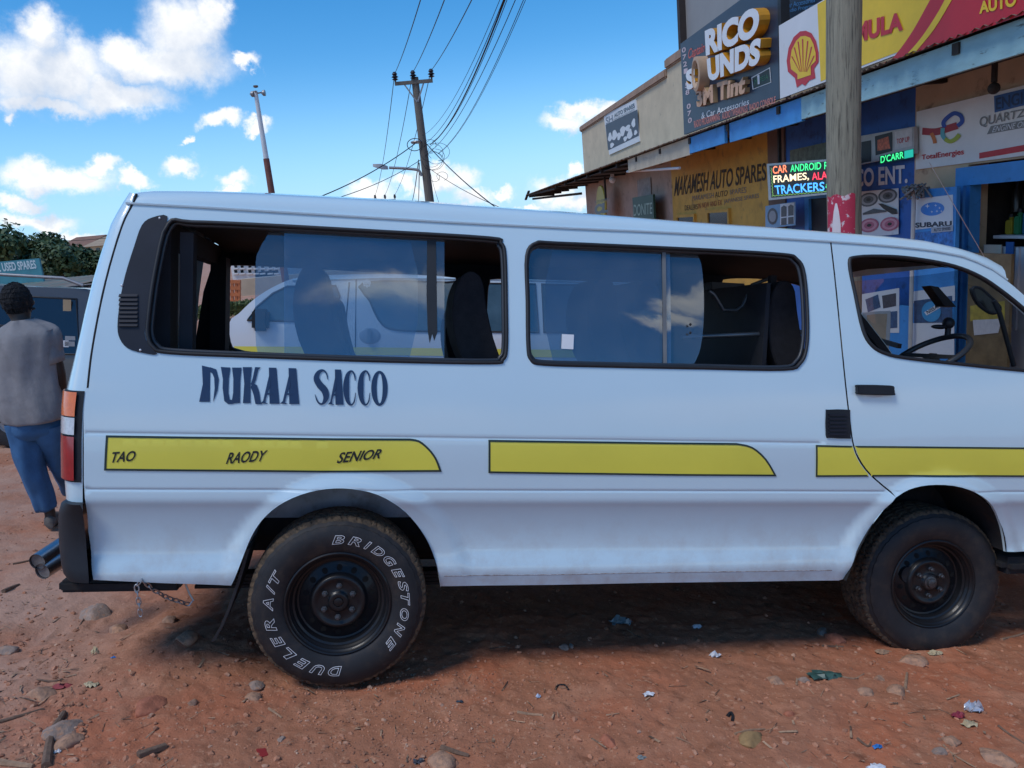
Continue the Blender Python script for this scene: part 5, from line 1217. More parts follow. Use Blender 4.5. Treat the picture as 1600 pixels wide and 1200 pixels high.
s.part('led_border', zz, led('led_dim_green', (.25, .55, .12), .5)); s.part('hanger', MB().bar((Q[0][0] + .3, w_ + .05, Q[0][1] - .02), (Q[0][0] + .3, w_ + .05, zc - .1), .04), darkw); s.done()
# ---- wholesale oil sign on the tan wall
s = T('oil_sign', 'white oil company signboard with a rainbow ribbon emblem on the tan wall', 'signboard', frame=MF)
w_ = -.03; u0 = fp(1432, 177, w_)[0]; ue = fp(1690, 140, w_)[0]; s.part('board', MB().box(u0, w_, 1.94, ue, w_ + .03, 2.55), pm('sign_offwhite', (.76, .74, .70), .6, 0, .06, 3))
def fst(pxs, wid, m_, k):
    P = catmull(pxs, 5); L_, R_2 = [], []
    for i, p in enumerate(P):
        d = np.array(P[min(i + 1, len(P) - 1)]) - np.array(P[max(i - 1, 0)]); d = d / np.linalg.norm(d); n_ = np.array([-d[1], d[0]]) * wid / 2; L_.append(fp(*(np.array(p) + n_), w_ - .004 - k)); R_2.append(fp(*(np.array(p) - n_), w_ - .004 - k))
    q = MB(); n = len(L_); q.add([(a_, w_ - .004 - k, b_) for a_, b_ in L_ + R_2], [(i, i + 1, n + i + 1, n + i) for i in range(n - 1)]); s.part('ribbon_emblem', q, m_)
fst([(1441,205),(1462,206),(1480,201),(1496,196)], 11, pm('ribbon_red', (.36, .02, .03), .5), 0); fst([(1455,208),(1459,216),(1461,224)], 6, pm('ribbon_orange', (.60, .16, .02), .5), .001)
fst([(1476,199),(1474,192),(1480,184),(1491,177),(1501,181),(1503,190),(1496,197)], 6.5, pm('ribbon_blue', (.02, .07, .36), .5), .002); fst([(1473,200),(1473,212),(1479,219)], 6.5, pm('ribbon_teal', (.10, .38, .42), .5), .003); fst([(1476,217),(1484,221),(1493,217),(1499,210)], 6.5, pm('ribbon_lime', (.38, .44, .03), .5), .004)
s.part('lettering', ftext("TotalEnergies", [(1440,242),(1506,232),(1506,244),(1440,252)], w_ - .006, .02), redp)
s.part('blue_plate', fpoly([(1553,150),(1700,115),(1700,140),(1554,176)], w_ - .008), pm('plate_blue', (.02, .09, .27), .5)); s.part('lettering', ftext("ENGINE", [(1556,153),(1625,137),(1625,156),(1556,172)], w_ - .011, .02), pm('deep_navy', (.01, .03, .10), .5))
s.part('lettering', ftext("QUARTZ", [(1530,183),(1603,169),(1602,184),(1531,201)], w_ - .006, .02, .1), pm('sign_grey_lettering', (.22, .22, .21), .5)); s.part('grey_band', fpoly([(1548,197),(1640,180),(1640,192),(1542,210)], w_ - .005), MATS['sign_grey_lettering']); s.part('lettering', ftext("ENGINE OIL", [(1552,198),(1606,188),(1605,197),(1550,207)], w_ - .009, .0, .2), wlet)
s.part('red_band', fpoly([(1530,239),(1690,210),(1690,221),(1530,248)], w_ - .005), redp); s.done()
# ---- blue shop: hung panels, posters
s = T('shop_sign', 'photo strip of audio gear with a glowing green name strip on the blue wall', 'shop sign', frame=MF)
w_ = -.10; q = [fp(*p, w_) for p in ((1330,215),(1427,198),(1428,240),(1330,260))]; s.part('board', MB().add([(a_, w_ + dz, b_) for dz in (0, .05) for a_, b_ in q], [(0,3,2,1),(4,5,6,7),(0,1,5,4),(1,2,6,5),(2,3,7,6),(3,0,4,7)]), pm('panel_grey', (.45, .44, .42), .5))
for pts, m_ in (([(1346,222),(1361,219),(1361,252),(1346,255)], blk), ([(1367,213),(1394,206),(1394,236),(1368,243)], blk), ([(1371,219),(1388,213),(1391,232),(1371,236)], pm('print_orange', (.55, .12, .05), .5, 0, .5, 30)), ([(1398,206),(1425,200),(1425,228),(1398,234)], pm('print_pale', (.55, .52, .50), .5, 0, .1, 20))): s.part('print', fpoly(pts, w_ - .004 - .001 * (m_ is not blk)), m_)
s.part('lettering', ftext("TOP UP", [(1401,217),(1421,213),(1421,221),(1401,225)], w_ - .008, .01), redp); s.part('led_strip', fpoly([(1374,244),(1428,232),(1428,246),(1374,257)], w_ - .012), pm('strip_teal', (.01, .12, .08), .5)); s.part('led_lettering', ftext("D'CARR", [(1376,244),(1412,236),(1412,247),(1376,255)], w_ - .014, .01), led('led_green', (), 1)); s.part('led_strip', fpoly([(1413,236),(1427,233),(1427,245),(1413,248)], w_ - .014), led('led_teal', (.02, .55, .40), .5)); s.done()
s = T('shop_poster', 'white poster printed with grey and pink car speakers on the blue wall', 'poster', frame=MF)
w_ = -.02; s.part('sheet', fpoly([(1338,300),(1404,294),(1404,366),(1338,372)], w_), wsign)
gs = pm('print_grey', (.06, .065, .08), .4, 0, .4, 20); gp = pm('print_pink', (.45, .10, .17), .4, 0, .3, 20); k = 0
for cx, cy, m_ in ((1357,312,gs),(1387,306,gs),(1358,352,gp),(1390,350,gp)):
    for rx, ry, mt in ((15,11,m_),(12,8.5,pm('print_mid', (.28, .28, .30), .4) if m_ is gs else pm('print_mid_pink', (.62, .28, .33), .4)),(8,5.5,m_),(3.5,2.5,blk)):
        k += 1; s.part('printed_speaker', fpoly([(cx + rx * math.cos(t), cy + ry * math.sin(t) - .12 * rx * math.cos(t)) for t in np.linspace(0, 2 * math.pi, 19)[:-1]], w_ - .002 - .0004 * k), mt)
s.part('printed_tool', fpoly([(1372,318),(1378,318),(1400,327),(1402,334),(1394,335),(1380,326)], w_ - .012), blk); s.part('printed_tool', fpoly([(1348,333),(1365,326),(1385,329),(1385,331),(1348,336)], w_ - .012), gs); s.done()
s = T('shop_poster', 'small poster of a speaker and grey panels under the LED board', 'poster', frame=MF)
w_ = -.25; s.part('sheet', fpoly([(1196,322),(1243,315),(1243,352),(1196,357)], w_), pm('print_skyblue', (.20, .36, .52), .5)); s.part('print', fpoly([(1219,319),(1241,316.5),(1241,349),(1219,351)], w_ - .003), wsign)
for x0, y0 in ((1220.5,321),(1231.5,319.5)):
    s.part('print', fpoly([(x0, y0 + 3), (x0 + 4, y0), (x0 + 8.5, y0 + 2), (x0 + 8.5, y0 + 17), (x0, y0 + 18)], w_ - .005), gs); s.part('print', fpoly([(x0, y0 + 20), (x0 + 8.5, y0 + 19), (x0 + 8.5, y0 + 30), (x0, y0 + 31)], w_ - .005), gs)
s.part('print', fpoly([(1207 + 8 * math.cos(t), 338 + 13 * math.sin(t)) for t in np.linspace(0, 2 * math.pi, 19)[:-1]], w_ - .004), gs); s.part('print', fpoly([(1207 + 5.5 * math.cos(t), 338 + 9 * math.sin(t)) for t in np.linspace(0, 2 * math.pi, 19)[:-1]], w_ - .006), MATS['print_mid']); s.done()
one('shop_banner', board(MB(), rect((1234,235), (1340,250), -.03), -.01, .02), pm('banner_olive', (.13, .16, .12), .7, 0, .4, 12), "dim olive banner on the blue wall behind the LED board", 'banner', None, MF)
dr = T('shop_door', 'blue panelled door with an opening painted dark under the LED board', 'door', frame=MF)
q = rect((1262,300), (1300,352), -.01); dr.part('frame', MB().box(q[0], -.06, GZ_, q[0] + .12, -.01, q[3]).box(q[1] + .5, -.06, GZ_, q[1] + .62, -.01, q[3]).box(q[0] + .12, -.06, q[3] - .1, q[1] + .5, -.01, q[3]), brightb); dr.part('opening', MB().box(q[0] + .12, -.02, GZ_, q[1] + .5, -.012, q[3] - .1), pm('opening_shade', (.012, .015, .02), .6)); dr.done()  # the opening is a thin panel coloured as the shaded doorway
# ---- standing board with the oval star emblem, mop beside it
s = T('poster_board', 'sky blue board with white poster showing a blue oval star emblem', 'poster board', frame=MF)
w_ = -.22; q = rect((1424,304), (1492,400), w_); zb = fp(1460, 575, w_)[1]; s.part('board', MB().box(q[0], w_, zb, q[1], w_ + .04, 1.72), brightb)
s.part('sheet', fpoly([(1430,311),(1489,304),(1489,352),(1430,359)], w_ - .003), wsign); s.part('sheet', fpoly([(1428,364),(1489,357),(1489,400),(1428,408)], w_ - .003), pm('print_blue', (.03, .16, .45), .5, 0, .6, 25))
so = s.part('oval_emblem', fpoly([(1457 + 18.5 * math.cos(t), 326.5 + 10.5 * math.sin(t) - 1.2 * math.cos(t)) for t in np.linspace(0, 2 * math.pi, 25)[:-1]], w_ - .005), pm('emblem_blue', (.03, .22, .62), .35))
st_ = MB()
for cx, cy, r_ in ((1449,322,4),(1462,321,2.4),(1468,325,2.2),(1464,330,2.4),(1456,331,2.2),(1471,330,2)):
    p_ = fpoly([(cx + (r_ if i % 2 == 0 else r_ * .3) * math.cos(i * math.pi / 4), cy + (r_ if i % 2 == 0 else r_ * .3) * math.sin(i * math.pi / 4)) for i in range(8)], w_ - .007); st_.add(p_.v, p_.f)
s.part('emblem_stars', st_, wlet, so); s.part('lettering', ftext("SUBARU", [(1430,348),(1487,345),(1487,353),(1430,356)], w_ - .006, .04), dkblue); s.part('small_plate', fpoly([(1455,355),(1489,352),(1489,361),(1455,364)], w_ - .008), pm('plate_grey', (.35, .38, .42), .5)); s.part('lettering', ftext("AUTO SPARES", [(1459,357),(1485,354.5),(1485,359),(1459,362)], w_ - .010, .01), dkblue)
# lower posters seen through the cab
s.part('sheet', fpoly([(1424,456),(1492,446),(1492,470),(1424,474)], w_ - .003), wsign); s.part('sheet', fpoly([(1428,470),(1488,462),(1488,505),(1428,505)], w_ - .004), pm('print_navy', (.04, .09, .18), .5, 0, .4, 20)); s.part('sheet', fpoly([(1426,505),(1491,503),(1491,560),(1426,560)], w_ - .004), wsign)
em = s.part('round_emblem', fpoly([(1455 + 15 * math.cos(t), 487 + 16 * math.sin(t)) for t in np.linspace(0, 2 * math.pi, 25)[:-1]], w_ - .007), pm('emblem_sky', (.05, .30, .55), .4)); s.part('emblem_band', fpoly([(1444,488),(1466,474),(1470,480),(1448,493)], w_ - .009), wlet, em); s.part('lettering', ftext("NISSAN", [(1447,486),(1468,473.5),(1470,478.5),(1449,491)], w_ - .011, .02), blk, em); s.done()
m_ = MB(); a = fp(1428, 300, -.3); b = fp(1424, 420, -.3); m_.tube([(a[0], -.3, a[1]), (b[0], -.3, fp(1424, 560, -.3)[1])], .022, 8)
mp = T('mop', 'upturned mop with grey head leaning beside the blue oval emblem board', 'mop', frame=MF); mp.part('handle', m_, pm('mop_handle', (.45, .44, .42), .5))
hd = MB(); rg = random.Random(9)
for k in range(46): hd.tube([(a[0] + rg.uniform(-.03, .03), -.3, a[1]), (a[0] + rg.uniform(-.12, .12), -.3 + rg.uniform(-.08, .08), a[1] + rg.uniform(.0, .08)), (a[0] + rg.uniform(-.20, .20), -.3 + rg.uniform(-.1, .1), a[1] + rg.uniform(-.08, .06))], .012, 5)
mp.part('mop_head', hd, pm('mop_yarn', (.22, .21, .20), .95, 0, .3, 30), smooth=60); mp.done()
s = T('poster_board', 'blue board with car lamp photographs standing behind the cab of the minibus', 'poster board', frame=MF)
w_ = -.2; q = rect((1345,455), (1408,560), w_); s.part('board', MB().box(q[0], w_, -.7, q[1] + .25, w_ + .04, .45), brightb)
for pts, m2 in (([(1345,460),(1405,450),(1405,520),(1345,520)], wsign), ([(1352,468),(1372,460),(1376,480),(1356,488)], MATS['print_navy']), ([(1378,462),(1400,458),(1400,478),(1380,482)], gs), ([(1376,488),(1402,486),(1402,512),(1378,514)], MATS['print_navy'])): s.part('sheet', fpoly(pts, w_ - .003 - .002 * (m2 is not wsign)), m2)
s.done()
s = T('poster_board', 'brown and yellow poster of car bumpers beside the open shop doorway', 'poster board', frame=MF)
w_ = -.18; q = rect((1513,420), (1572,600), w_); s.part('board', MB().box(q[0], w_, -.9, q[1], w_ + .03, fp(1513, 395, w_)[1]), pm('print_brown', (.16, .11, .05), .5, 0, .3, 8)); s.part('sheet', fpoly([(1516,478),(1570,470),(1570,500),(1516,502)], w_ - .003), pm('print_mustard', (.40, .30, .04), .5, 0, .3, 10)); s.part('sheet', fpoly([(1520,500),(1565,498),(1560,520),(1522,524)], w_ - .005), MATS['print_pale']); s.done()
# ---- oil bottles on the shop shelf and hanging goods in the doorway
cols = [(.35, .28, .03), (.03, .20, .08), (.03, .13, .25), (.36, .02, .03), (.30, .03, .03), (.05, .05, .05), (.30, .15, .02), (.10, .10, .10), (.05, .15, .30), (.4, .35, .3)]
names = ['yellow', 'green', 'blue', 'red', 'dark red', 'black', 'orange', 'charcoal', 'light blue', 'pale']
for k in range(10):
    u = uD0 + .14 + .115 * k; t_ = T('oil_bottle', f'{names[k]} oil bottle standing on the white shop shelf', 'bottle', 'oil bottles on the shop shelf', MF); h = .20 + .05 * (k % 3)
    t_.part('bottle', MB().box(u - .045, .34, 1.201, u + .045, .42, 1.201 + h * .72).box(u - .03, .36, 1.201 + h * .72, u + .03, .40, 1.201 + h * .85), pm('bottle_' + names[k].replace(' ', '_'), cols[k], .35), bevel=.012); t_.part('cap', MB().tube([(u, .38, 1.201 + h * .85), (u, .38, 1.201 + h)], .02, 10), blk); t_.done()
for k in range(8):
    u = uD0 + .12 + .14 * k; one('hanging_bottle', MB().tube([(u, .45, 1.42), (u, .45, 1.62), (u, .45, 1.66), (u, .45, 1.74)], [.05, .05, .02, .02], 10), pm('dark_bottle', (.02, .018, .016), .3), 'dark bottle on the top of the shop display in the doorway', 'bottle', 'dark bottles in the doorway', MF, smooth=50)
s = T('shop_banner', 'tall pale banner with black upright lettering in the shop doorway', 'banner', frame=MF); w_ = .12; ub = uD0 + .10
s.part('cloth', MB().box(ub, w_, -.4, ub + .24, w_ + .01, 1.12), pm('banner_cream', (.50, .48, .38), .7, 0, .1, 5)); s.part('lettering', MB().add([(ub + .06 + .14 * b_, w_ - .004, .05 + .95 * a_) for a_, b_ in text_tris("SPARES 4 U", .02)[0]], text_tris("SPARES 4 U", .02)[1]), blk); s.done()
s = T('shop_banner', 'narrow blue banner hanging right of the pale one in the doorway', 'banner', frame=MF); s.part('cloth', MB().box(ub + .30, w_, .45, ub + .40, w_ + .01, 1.15), pm('banner_blue', (.02, .10, .30), .6)); s.part('trim', MB().box(ub + .335, w_ - .003, .6, ub + .365, w_, 1.0), wlet); s.done()
# ---- big wooden pole in front with a red poster
pl = T('wooden_pole', 'thick weathered wooden pole with a torn red poster in front of the shops', 'pole')
dp = 6.2; cx_ = bP(1319, 150, dp)[0]; cy_ = CB[1] + dp; r1 = 24.5 * dp / F; ztop = 5.6; rg = random.Random(5)
woodp = pm('weathered_pole_wood', (.30, .27, .20), .9, 0, .18, 5, .6, 60, col2=(.12, .105, .08), lo=.50, hi=.64, stretch=(9, 9, .45))
Pz = np.linspace(GZ_, ztop, 24); pl.part('trunk', MB().tube([(bP(1319 + (z_ - 1) * .8, 150, dp)[0] * 0 + cx_ + .006 * math.sin(z_ * 2), cy_, z_) for z_ in Pz], [r1 * (1 + .012 * rg.uniform(-1, 1)) for z_ in Pz], 26), woodp, smooth=60)
crk = MB()
za, zb_ = bP(1300, 306, dp)[2], bP(1300, 375, dp)[2]; th0, th1 = math.radians(178), math.radians(283); n = 14
V = [(cx_ + (r1 + .004) * math.cos(t), cy_ + (r1 + .004) * math.sin(t), z_ + .01 * math.sin(7 * t)) for z_ in (za, zb_) for t in np.linspace(th0, th1, n)]
def poster_mat():
    m = pm('red_poster', (.50, .03, .07), .6, 0, .1, 8, col2=(.70, .55, .56), lo=.56, hi=.60); return m
po = pl.part('poster', MB().add(V, [(i, i + 1, n + i + 1, n + i) for i in range(n - 1)]), poster_mat(), smooth=80, label='torn red poster')
fgm = MB(); tq = np.linspace(math.radians(205), math.radians(235), 6); prof_ = [(0, .16), (.05, .30), (.10, .28), (.16, .55), (.24, .60), (.30, .20)]
V = []
for k, t in enumerate(tq):
    V += [(cx_ + (r1 + .006) * math.cos(t), cy_ + (r1 + .006) * math.sin(t), zb_ + (za - zb_) * .02), (cx_ + (r1 + .006) * math.cos(t), cy_ + (r1 + .006) * math.sin(t), zb_ + (za - zb_) * (.35 + .5 * math.sin(math.pi * k / 5)))]
fgm.add(V, [(2 * i, 2 * i + 2, 2 * i + 3, 2 * i + 1) for i in range(5)]); pl.part('printed_figure', fgm, pm('poster_white', (.70, .62, .62), .6), po); pl.done()
# ================================================================== POLES AND WIRES (street frame)
polem = pm('grey_pole_timber', (.15, .135, .115), .9, 0, .2, 4, .3, 30, stretch=(6, 6, .6))
metalg = pm('galvanised_steel', (.30, .30, .31), .5, .6, .15, 10); porc = pm('dark_insulator', (.03, .028, .035), .3)
cable = pm('black_cable', (.012, .012, .014), .6)
def onv(px, py, d): return Vector(bP(px, py, d))
def upole(ptop, pbase, d, r, xarm, lab, lamp=True):
    t_ = T('utility_pole', lab, 'utility pole'); a = onv(*ptop, d); b = onv(*pbase, d); b2 = a + (b - a) * ((a.z - (GZ_ - .4)) / (a.z - b.z))
    t_.part('pole', MB().tube([a, (a + b2) / 2, b2], [r * .78, r, r * 1.2], 14), polem, smooth=60)
    l, rr_ = onv(*xarm[0], d - .12), onv(*xarm[1], d - .12); t_.part('crossarm', MB().bar(l, rr_, .10, .12), polem)
    if lamp:
        m_ = MB(); c = (l + rr_) / 2
        for q in (l, rr_): m_.bar(c + (q - c) * .55, a + (b - a).normalized() * .9 + Vector((0, -.12, 0)), .05)
        t_.part('crossarm_brace', m_, metalg)
    tips = []
    for f in (0.02, .5, .98):
        p = l + (rr_ - l) * f; up_ = Vector((0, 0, 1)); t_.part('insulator', MB().lathe([(.03, 0), (.035, .06), (.12, .10), (.05, .14), (.13, .18), (.06, .24), (.10, .28), (.05, .36), (0, .37)], p + up_ * .05, 'Z', 12), porc, smooth=50); tips.append(p + up_ * .34)
    if lamp:
        ar = [onv(*p, d - .15) for p in ((659,275),(655,267),(650,265),(630,263),(608,262))]; la = t_.part('street_lamp_arm', MB().tube(catmull(ar, 4), .05, 8), metalg, smooth=60)
        h0, h1 = onv(606, 262, d - .15), onv(583, 258.5, d - .15); t_.part('street_lamp_head', MB().loft([[h0 + Vector((0, w_, z_)) for w_, z_ in ((-.08, -.06), (.08, -.06), (.06, .06), (-.06, .06))], [h0.lerp(h1, .4) + Vector((0, w_, z_)) for w_, z_ in ((-.16, -.09), (.16, -.09), (.1, .10), (-.1, .10))], [h1 + Vector((0, w_, z_)) for w_, z_ in ((-.10, -.05), (.10, -.05), (.06, .05), (-.06, .05))]], True, True), metalg, la, smooth=40)
        rg = random.Random(2); k0 = onv(666, 250, d - .3); m_ = MB()
        for k in range(9):
            c = k0 + Vector((rg.uniform(.0, .55), rg.uniform(-.1, .1), rg.uniform(-.7, .6))); r_ = rg.uniform(.18, .42); ph = rg.uniform(0, 6); m_.tube([c + Vector((r_ * math.cos(t + ph), .1 * math.sin(t), r_ * .8 * math.sin(t + ph))) for t in np.linspace(0, rg.uniform(4, 6), 16)], .008, 5)
        m_.tube([onv(648, 226, d - .3) + Vector((.28 * math.cos(t), 0, .22 * math.sin(t))) for t in np.linspace(0, 6.2, 20)], .016, 6)
        t_.part('cable_coil', m_, cable)
        t_.part('pole_clamp', MB().tube([onv(652, 222, d) + Vector((r * 1.25 * math.cos(t), r * 1.25 * math.sin(t), 0)) for t in np.linspace(0, 6.28, 20)[:-1]], .04, 6, True), metalg)
    t_.done(); return tips
D1 = 30.0
tips = upole((648, 121), (672, 320), D1, .17, ((617, 131), (676, 126)), "tall leaning timber utility pole with crossarm and street lamp arm")
tips2 = upole((602, 311), (606, 345), 62, .13, ((586, 313), (618, 312)), "far small utility pole whose crossarm just shows over the minibus roof", False)
def wire(a, b, r, lab, grp, sag=.3, ext=0, n=18):
    a, b = Vector(a), Vector(b)
    if ext: b = a + (b - a) * ext
    P = [a.lerp(b, t) - Vector((0, 0, 4 * sag * t * (1 - t))) for t in np.linspace(0, 1, n)]
    one('power_cable', MB().tube(P, r, 5), cable, lab, 'cable', grp)
G1 = 'overhead lines rising from the utility pole'
for tip, (px, py), nm in zip(tips, ((655, 0), (692, 0), (734, 0)), ('left', 'middle', 'right')):
    wire(tip, onv(px, py, 16), .011, f"thin overhead line rising from the {nm} insulator of the tall utility pole", G1, .1, 1.2)
low_ = [((660,212),(768,0),.006,"thin line left of the twisted bundle rising from the tall pole"), ((664,224),(774,0),.008,"inner line of the group rising right of the tall pole"), ((672,226),(776.5,0),.017,"thick black cable of the group rising right of the tall pole"), ((675,222),(780,0),.007,"thin line hugging the thick black cable"),
        ((668,240),(792,0),.008,"fourth line of the group rising right of the tall pole"), ((684,240),(805,0),.007,"outer line at the right of the rising group"), ((684,241),(808,0),.006,"outermost thin line of the rising group")]
for (a, b, r, lab) in low_: wire(onv(*a, D1 - .3), onv(*b, 15), r, lab, G1, .5, 1.2)
G2 = 'service cables spread from the utility pole'
for a, b, db, r, lab in (((648,225),(478,307),24,.018,"thick service cable running down left from the tall pole"), ((657,250),(490,310),22,.012,"lower service cable running down left past the lamp"), ((664,222),(800,333),20,.017,"thick service cable running down right from the tall pole"), ((672,264),(830,332),20,.010,"lower service cable running down right from the tall pole"), ((671,264),(690,322),26,.007,"thin drop wire just right of the tall pole")):
    wire(onv(*a, D1 - .3), onv(*b, db), r, lab, G2, .25, 1.25)
G3 = 'lines between the two utility poles'
for tp_, tq_, nm in zip(tips, tips2, ('left', 'middle', 'right')): wire(tp_, tq_, .014, f"thin line falling from the {nm} insulator to the far small pole", G3, .5)
for a, b, lab in (((654,250),(640,325),"thick bundle falling left of the tall pole to the far pole"), ((655,255),(652,330),"thin wire falling close beside the tall pole")): wire(onv(*a, D1), onv(*b, 60), .02, lab, G3, .3)
# floodlight mast, white above and rust red below
mt = T('floodlight_mast', 'slim white and rust red mast with small lamps on top', 'mast'); d = 30.0; a, b, c = onv(399, 142, d), onv(416, 248, d), onv(425, 305, d); c2 = a + (c - a) * ((a.z - GZ_ + .6) / (a.z - c.z))
mt.part('mast_tube', MB().tube([a, a.lerp(b, .4), b], [.075, .085, .10], 12), pm('mast_white', (.66, .67, .68), .4, 0, .1, 3), smooth=60); mt.part('mast_tube', MB().tube([b, c2], [.115, .16], 12), pm('mast_rust', (.20, .075, .055), .7, 0, .2, 5), label='rust red lower mast tube', smooth=60)
h = onv(401, 145, d); mt.part('lamp_bracket', MB().bar(h + Vector((-.22, 0, -.05)), h + Vector((.22, 0, 0)), .04).bar(h + Vector((0, -.2, .02)), h + Vector((0, .2, .02)), .04).lathe([(.0, .26), (.09, .25), (.09, .2), (.05, .18)], h, 'Z', 10), pm('rusty_bracket', (.20, .13, .10), .6, .4))
for dx in (-.18, .24): mt.part('flood_lamp', MB().lathe([(.02, -.06), (.10, 0), (.11, .08), (0, .09)], h + Vector((dx, -.05, -.04)), 'X', 12), metalg, smooth=40)
mt.done()
# ================================================================== DARK CAR, SHACK, TREES, HOUSES ON THE LEFT
def prof_car(name, lab, cat, org, L_, Wd, prof, glassp, bodym, wheels, wr, extra=None, tumble=.18, frame=MV, zbelt=1.0):
    """side profile (x along, z up) given width; upper part leans in"""
    t_ = T(name, lab, cat, frame=frame); H = max(p[1] for p in prof)
    def yy(z, side): 
        k = max(0, z - zbelt) / (H - zbelt); return (tumble * k ** 1.2 if side == 0 else Wd - tumble * k ** 1.2)
    v, tr = fill2([prof], np.arange(min(p[0] for p in prof), max(p[0] for p in prof), .12), np.arange(.2, H, .08), .1)
    mb_ = MB()
    for side in (0, 1): mb_.add([(org[0] + x, org[1] + yy(z, side), org[2] + z) for x, z in v], tr if side == 0 else [q[::-1] for q in tr])
    q = resample(prof, .1); n = len(q); secs = []
    for x, z in q: secs.append([(org[0] + x, org[1] + yy(z, 0) + (yy(z, 1) - yy(z, 0)) * f, org[2] + z + .035 * math.sin(math.pi * f) * (z > zbelt + .3)) for f in np.linspace(0, 1, 7)])
    secs.append(secs[0]); mb_.loft(secs); bi = t_.part('body', mb_, bodym, smooth=40)
    for gpoly, gm in glassp:
        v2, t2 = fill2([gpoly], step=.08); t_.part('window', MB().add([(org[0] + x, org[1] + yy(z, 0) - .008, org[2] + z) for x, z in v2], t2), gm)
        t_.part('window_seal', MB().tube([(org[0] + x, org[1] + yy(z, 0) - .006, org[2] + z) for x, z in gpoly], .012, 6, True), rubber, smooth=60)
    for wx in wheels:
        for wy, sg in ((.10, 1), (Wd - .10, -1)):
            c = (org[0] + wx, org[1] + wy, org[2] + wr); w_ = t_.part('wheel', MB().lathe([(0, -.10 * sg), (wr * .55, -.09 * sg), (wr * .60, -.11 * sg), (wr * .60, .1 * sg)], c, 'Y', 28), metalg, smooth=40)
            t_.part('tyre', MB().lathe([(wr * .6, -.10 * sg), (wr * .8, -.125 * sg), (wr * .95, -.11 * sg), (wr, -.07 * sg), (wr, .07 * sg), (wr * .95, .11 * sg), (wr * .6, .1 * sg)], c, 'Y', 36), tyre_m, w_, smooth=40)
    if extra: extra(t_, org, yy)
    t_.done()
suvp = pm('dark_blue_car_paint', (.050, .052, .058), .30, .0, .08, 2, coat=.6)
dgl = pm('black_car_glass', (.010, .016, .026), .06, 0, .1, 2, spec=.8)
gp = vZ(5, 702, 0); ox = vZ(150, 690, 0)
Ls = 4.55
prof = catmull([(0, .35), (.03, .95), (.12, 1.10), (.95, 1.18), (1.55, 1.66), (2.2, 1.73), (3.6, 1.72), (4.42, 1.68), (4.52, 1.20), (4.55, .85), (4.50, .40), (4.3, .33), (3.95, .33), (3.6, .72), (3.2, .33), (1.25, .33), (.9, .72), (.5, .33)], 3, True)
def suvx(t_, o, yy):
    rg = random.Random(8)
    for (x, z, w, h, m_) in ((4.06, 1.13, .05, .035, wsign), (3.98, 1.20, .06, .022, metalg), (4.12, 1.19, .05, .022, metalg), (4.12, 1.13, .05, .026, metalg)): t_.part('window_sticker', MB().box(o[0] + x - w, o[1] + yy(z, 0) - .014, o[2] + z - h, o[0] + x + w, o[1] + yy(z, 0) - .010, o[2] + z + h), m_)
    t_.part('door_handle', MB().box(o[0] + 3.86, o[1] - .03, o[2] + .92, o[0] + 3.95, o[1] - .002, o[2] + 1.0), pm('chrome_handle', (.55, .56, .6), .2, .8), bevel=.01)
    t_.part('roof_rail', MB().tube([(o[0] + 1.9, o[1] + .16, o[2] + 1.80), (o[0] + 2.0, o[1] + .16, o[2] + 1.86), (o[0] + 4.0, o[1] + .16, o[2] + 1.83), (o[0] + 4.2, o[1] + .16, o[2] + 1.76)], .018, 8), metalg, smooth=60)
    t_.part('hanging_tag', MB().box(o[0] + 4.02, o[1] + yy(1.5, 0) - .013, o[2] + 1.40, o[0] + 4.10, o[1] + yy(1.5, 0) - .009, o[2] + 1.60), pm('tag_tan', (.35, .25, .15), .7))
    t_.part('side_trim', MB().box(o[0] + 1.2, o[1] - .012, o[2] + .62, o[0] + 3.2, o[1] + .004, o[2] + .70), black_pl)
org = (vY(121, 545, gp[1])[0] - 4.20, gp[1], float(ground_z(gp[0], gp[1])))
prof_car('parked_car', 'dark blue car with tinted windows behind the walking person', 'car', org, Ls, 1.8, prof,
         [([(1.30, 1.20), (1.68, 1.58), (2.35, 1.63), (2.35, 1.18)], dgl), ([(2.45, 1.18), (2.45, 1.63), (3.25, 1.62), (3.30, 1.16)], dgl), ([(3.40, 1.02), (3.36, 1.62), (4.14, 1.61), (4.22, 1.02)], dgl)], suvp, (.9, 3.6), .36, suvx)
# tin shack with painted board
d = 15.0
sh = T('tin_shack', 'tin roofed roadside shack behind the dark car', 'shack'); a = onv(-160, 428, d); b = onv(121, 447, d); zr = onv(40, 430, d).z
ze = b.z; teal = pm('teal_paint', (.06, .24, .29), .6, 0, .15, 4); 
sh.part('wall', MB().box(a.x, a.y, GZ_, b.x - .1, a.y + 3, ze - .05), pm('shack_wall', (.24, .18, .15), .8, 0, .2, 4)); rf = MB(); V = []
us = np.arange(a.x - .1, b.x + .05, .05)
for i, u in enumerate(us):
    dz = .015 * math.cos(math.pi * i); V += [(u, a.y - .5, ze + .02 + dz), (u, a.y + 2.2, ze + .14 + dz)]
rf.add(V, [(2 * i, 2 * i + 1, 2 * i + 3, 2 * i + 2) for i in range(len(us) - 1)]); sh.part('roof', rf, pm('streaked_tin', (.34, .26, .20), .7, .1, .25, 2, col2=(.22, .30, .24), lo=.45, hi=.6, stretch=(2.5, .3, .3)))
fb = onv(76, 445, d - .5); sh.part('fascia', MB().box(fb.x, a.y - .52, ze - .14, b.x + .03, a.y - .48, ze + .0), teal); sh.part('fascia', MB().box(a.x, a.y - .52, ze - .16, fb.x, a.y - .48, ze - .01), pm('pink_fascia', (.33, .22, .19), .7), label='pinkish fascia'); sh.done()
